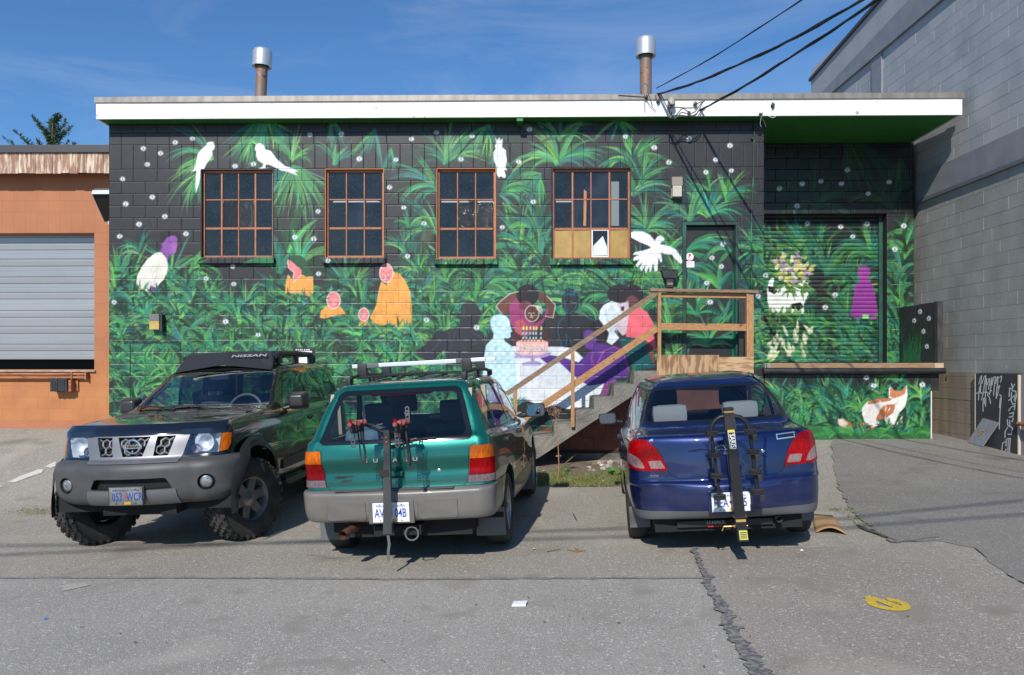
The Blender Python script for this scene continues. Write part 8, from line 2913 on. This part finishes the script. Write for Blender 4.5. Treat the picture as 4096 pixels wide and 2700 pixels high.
for k in range(900):
    u, v = rs.gauss(150, 50), rs.gauss(2048, 8)
    if k > 500:
        u, v = rs.choice(((3440, 2075), (3430, 2055), (3460, 2100), (3340, 2040), (3400, 2040)))
        u, v = u + rs.gauss(0, 14), v + rs.gauss(0, 4)
    x, y = G(u, v)
    z = gh(x, y) + .004
    h, w, a = rs.uniform(.005, .022), .004, rs.uniform(0, 6.28)
    mb.add([(x - w * math.cos(a), y - w * math.sin(a), z), (x + w * math.cos(a), y + w * math.sin(a), z), (x + rs.gauss(0, .01), y + rs.gauss(0, .01), z + h)], [(0, 1, 2)])
tag(mb.build('grass', M_GRASS, fix=False), 'patchy short grass along the soil strip and cracks', 'grass', kind='stuff')
M_STALK = mat('dry_stalk', (.38, .24, .10), .8, col2=(.24, .15, .07), scale=20)
bx_, by_ = R8(725, 1180)
wd = empty('dry_weed', (bx_, by_, gh(bx_, by_)))
tag(wd, 'tall dry weed stalk with branched seed head in front of the stairs', 'plant')
sc = by_ / FPX / 3.137
prof_ = [(725, 1180), (740, 1000), (735, 860), (728, 700), (715, 520), (705, 400), (700, 320), (695, 250)]
pts = [((p[0] - 725) * sc, .0, (1180 - p[1]) * sc) for p in prof_]
MB().tube(pts, [.008, .007, .007, .006, .005, .004, .003, .002], 6).build('stem', M_STALK, wd, True)
mb = MB()
for k in range(46):
    t = rs.random()
    b_ = Vector(pts[5]).lerp(Vector(pts[7]), t)
    tip = b_ + Vector((rs.gauss(0, .05), rs.gauss(0, .05), rs.uniform(.0, .07)))
    if k < 5:
        tip = b_ + Vector((-.09 - .03 * rs.random(), rs.gauss(0, .03), .03 + rs.uniform(-.05, .05)))
    mb.tube([b_, tip], .0018, 4)
    for j in range(3):
        q = tip + Vector((rs.gauss(0, .012), rs.gauss(0, .012), rs.gauss(0, .012)))
        s_ = .006
        mb.add([q + Vector((s_, 0, 0)), q + Vector((-s_, 0, 0)), q + Vector((0, s_, 0)), q + Vector((0, 0, s_ * 1.4)), q + Vector((0, 0, -s_))], [(0, 2, 3), (2, 1, 3), (1, 0, 3), (0, 1, 4), (2, 0, 4), (1, 2, 4)])
mb.build('seed_head', mat('seed_brown', (.24, .15, .10), .9), wd)
mb = MB()
for k in range(9):
    t = rs.uniform(.15, .7)
    b_ = Vector(pts[int(t * 6)])
    a = rs.uniform(0, 6.28)
    mb.add([b_, b_ + Vector((.03 * math.cos(a), .03 * math.sin(a), .012)), b_ + Vector((.045 * math.cos(a), .045 * math.sin(a), -.004)), b_ + Vector((.03 * math.cos(a + .4), .03 * math.sin(a + .4), -.006))], [(0, 1, 2, 3)])
mb.build('withered_leaves', M_STALK, wd)
for (zx, zy, nleaf, size, lab) in ((1430, 1105, 7, .17, 'broad leafy green weed beside the sedan front wheel'), (820, 1060, 22, .10, 'low spiky green weed at the foot of the dry stalk')):
    x, y = R8(zx, zy)
    pl = empty('leafy_weed', (x, y, gh(x, y)))
    tag(pl, lab, 'plant')
    for k in range(nleaf):
        a, el = rs.uniform(0, 6.28), rs.uniform(.25, 1.1)
        l = size * rs.uniform(.7, 1.2)
        w = l * (.38 if nleaf < 10 else .07)
        d = Vector((math.cos(a) * math.cos(el), math.sin(a) * math.cos(el), math.sin(el)))
        sd_ = d.cross(Vector((0, 0, 1))).normalized() * w
        b_ = Vector((rs.gauss(0, .02), rs.gauss(0, .02), .01))
        dr = Vector((0, 0, -l * .25))
        MB().add([b_, b_ + d * l * .35 + sd_, b_ + d * l * .7 + sd_ * .8 + dr * .3, b_ + d * l + dr, b_ + d * l * .7 - sd_ * .8 + dr * .3, b_ + d * l * .35 - sd_, b_ + d * l * .5 + Vector((0, 0, -.012))], [(0, 1, 6), (1, 2, 6), (2, 3, 6), (3, 4, 6), (4, 5, 6), (5, 0, 6)]).build('leaf', mat('weed_leaf', (.06, .17, .03), .5, col2=(.10, .22, .05), scale=8), pl)
M_RUB1 = mat('rubble_stone', (.34, .31, .27), .9, col2=(.22, .19, .16), scale=12, bump=.5, bscale=50, obvar=.35)
M_RUB2 = mat('rubble_white', (.60, .59, .56), .9, col2=(.45, .43, .40), scale=9)
M_RUB3 = mat('rubble_brick', (.38, .21, .14), .9, col2=(.28, .16, .12), scale=9)
for (zx, zy, sx_, sz_, m_, lab) in ((1120, 1010, .05, .02, M_RUB2, 'flat white rubble chip left of the rubble heap'), (1275, 985, .07, .03, M_RUB2, 'largest white rubble slab below the stairs'), (1190, 970, .07, .035, M_RUB3, 'brown brick fragment in the rubble below the stairs'), (1290, 950, .06, .04, M_RUB3, 'pinkish brick fragment at the back of the rubble'),
                                  (1360, 1000, .09, .06, None, 'largest rounded grey stone at the right of the rubble'), (1240, 960, .05, .05, None, 'squat grey stone between the two brick fragments'), (1300, 1030, .07, .04, None, 'flat grey stone in front of the largest white slab'), (1180, 1050, .05, .03, None, 'small grey stone in front of the brown brick fragment'), (1130, 1045, .04, .03, None, 'small grey stone in front of the flat white chip'), (1390, 960, .07, .07, None, 'tall grey stone at the back right of the rubble'), (540, 1060, .05, .03, None, 'lone grey stone near the wagon front wheel'), (1290, 1190, .03, .03, None, 'little pale stone lying in the grass near the sedan'), (1080, 1100, .04, .02, None, 'dark flat stone at the grass edge left of the rubble')):
    x, y = R8(zx, zy)
    bm = bmesh.new()
    bmesh.ops.create_icosphere(bm, subdivisions=1 if m_ is None else 1, radius=1)
    for v_ in bm.verts:
        k_ = rs.uniform(.75, 1.15)
        v_.co = Vector((v_.co.x * sx_ * k_, v_.co.y * sx_ * .8 * k_, max(-.3, v_.co.z) * sz_ * k_))
    ob = MB().bm(bm).build('rubble_piece', m_ or M_RUB1)
    ob.location = (x, y, gh(x, y) + .01)
    ob.rotation_euler = (0, 0, rs.uniform(0, 3))
    tag(ob, lab or 'rough grey stone lying in the rubble below the stairs', 'rubble', 'rubble below the stairs')
x0_, x1_ = R8(760, 1030), R8(960, 935)
sk = MB().beam((0, 0, 0), (x1_[0] - x0_[0], x1_[1] - x0_[1], .12), .012, .01).build('stick', M_STALK)
sk.location = (x0_[0], x0_[1], gh(*x0_) + .03)
tag(sk, 'thin dry stick propped across the weeds', 'stick')

# ------------------------------------------------------------------ conifer behind the orange roof
YT = 24.0
tr_b = UP(205, 600, YT)
tree = empty('fir_tree', (tr_b.x, YT, .5))
tag(tree, 'top of a dark green fir behind the orange building', 'tree')
t0 = tree.location.copy()
MB().tube([(0, 0, 0), (0, 0, 5), (.02, 0, tr_b.z - .5), (.05, 0, tr_b.z + .35)], [.22, .15, .06, .015], 10).build('trunk', mat('fir_bark', (.11, .07, .05), .9), tree, True)
rs = random.Random(17)
mb = MB()
tips = [(130, 465), (160, 500), (205, 478), (225, 455), (243, 462), (262, 478), (285, 505), (300, 572), (60, 525), (15, 548), (182, 520), (150, 560), (255, 530), (100, 560), (215, 500), (235, 500), (195, 540), (275, 560), (170, 590), (240, 580), (300, 590), (120, 590), (40, 590)]
M_NEED = mat('fir_needles', (.035, .075, .035), .7, col2=(.06, .10, .045), scale=4)


def spray(a, b, n):
    d = b - a
    L_ = d.length
    for i in range(n):
        t = (i + rs.random()) / n
        p = a + d * t
        l = .16 * (1.05 - .6 * t) * rs.uniform(.7, 1.2)
        for s_ in (-1, 1):
            ax = Vector((rs.gauss(0, 1), rs.gauss(0, 1), rs.gauss(0, .6))).normalized()
            q = p + (d.normalized() * .7 + ax * .8).normalized() * l
            w = Vector((rs.gauss(0, 1), rs.gauss(0, 1), rs.gauss(0, 1))).normalized() * .020
            mb.add([p - w, p + w, q + w * .5, q - w * .5], [(0, 1, 2, 3)])
            for j in range(3):
                r_ = p.lerp(q, rs.uniform(.3, 1))
                e = r_ + Vector((rs.gauss(0, .045), rs.gauss(0, .045), rs.gauss(.01, .035)))
                mb.add([r_ - w * .5, r_ + w * .5, e], [(0, 1, 2)])


for (u, v) in tips:
    e = UP(u, v, YT + rs.uniform(-.5, .5)) - t0
    s_ = Vector((0.02, 0, max(1.0, e.z - abs(e.x) * .5 - .35)))
    m_ = s_.lerp(e, .5) + Vector((0, 0, -.06))
    spray(s_, m_, 30)
    spray(m_, e, 24)
z = 2.0
while z < tr_b.z - .3:
    for k in range(5):
        a = rs.uniform(0, 6.28)
        r_ = (tr_b.z + .6 - z) * .30
        spray(Vector((0, 0, z)), Vector((math.cos(a) * r_, math.sin(a) * r_, z - .15)), 10)
    z += .35
mb.build('crown', M_NEED, tree, fix=False)
bpy.context.view_layer.update()
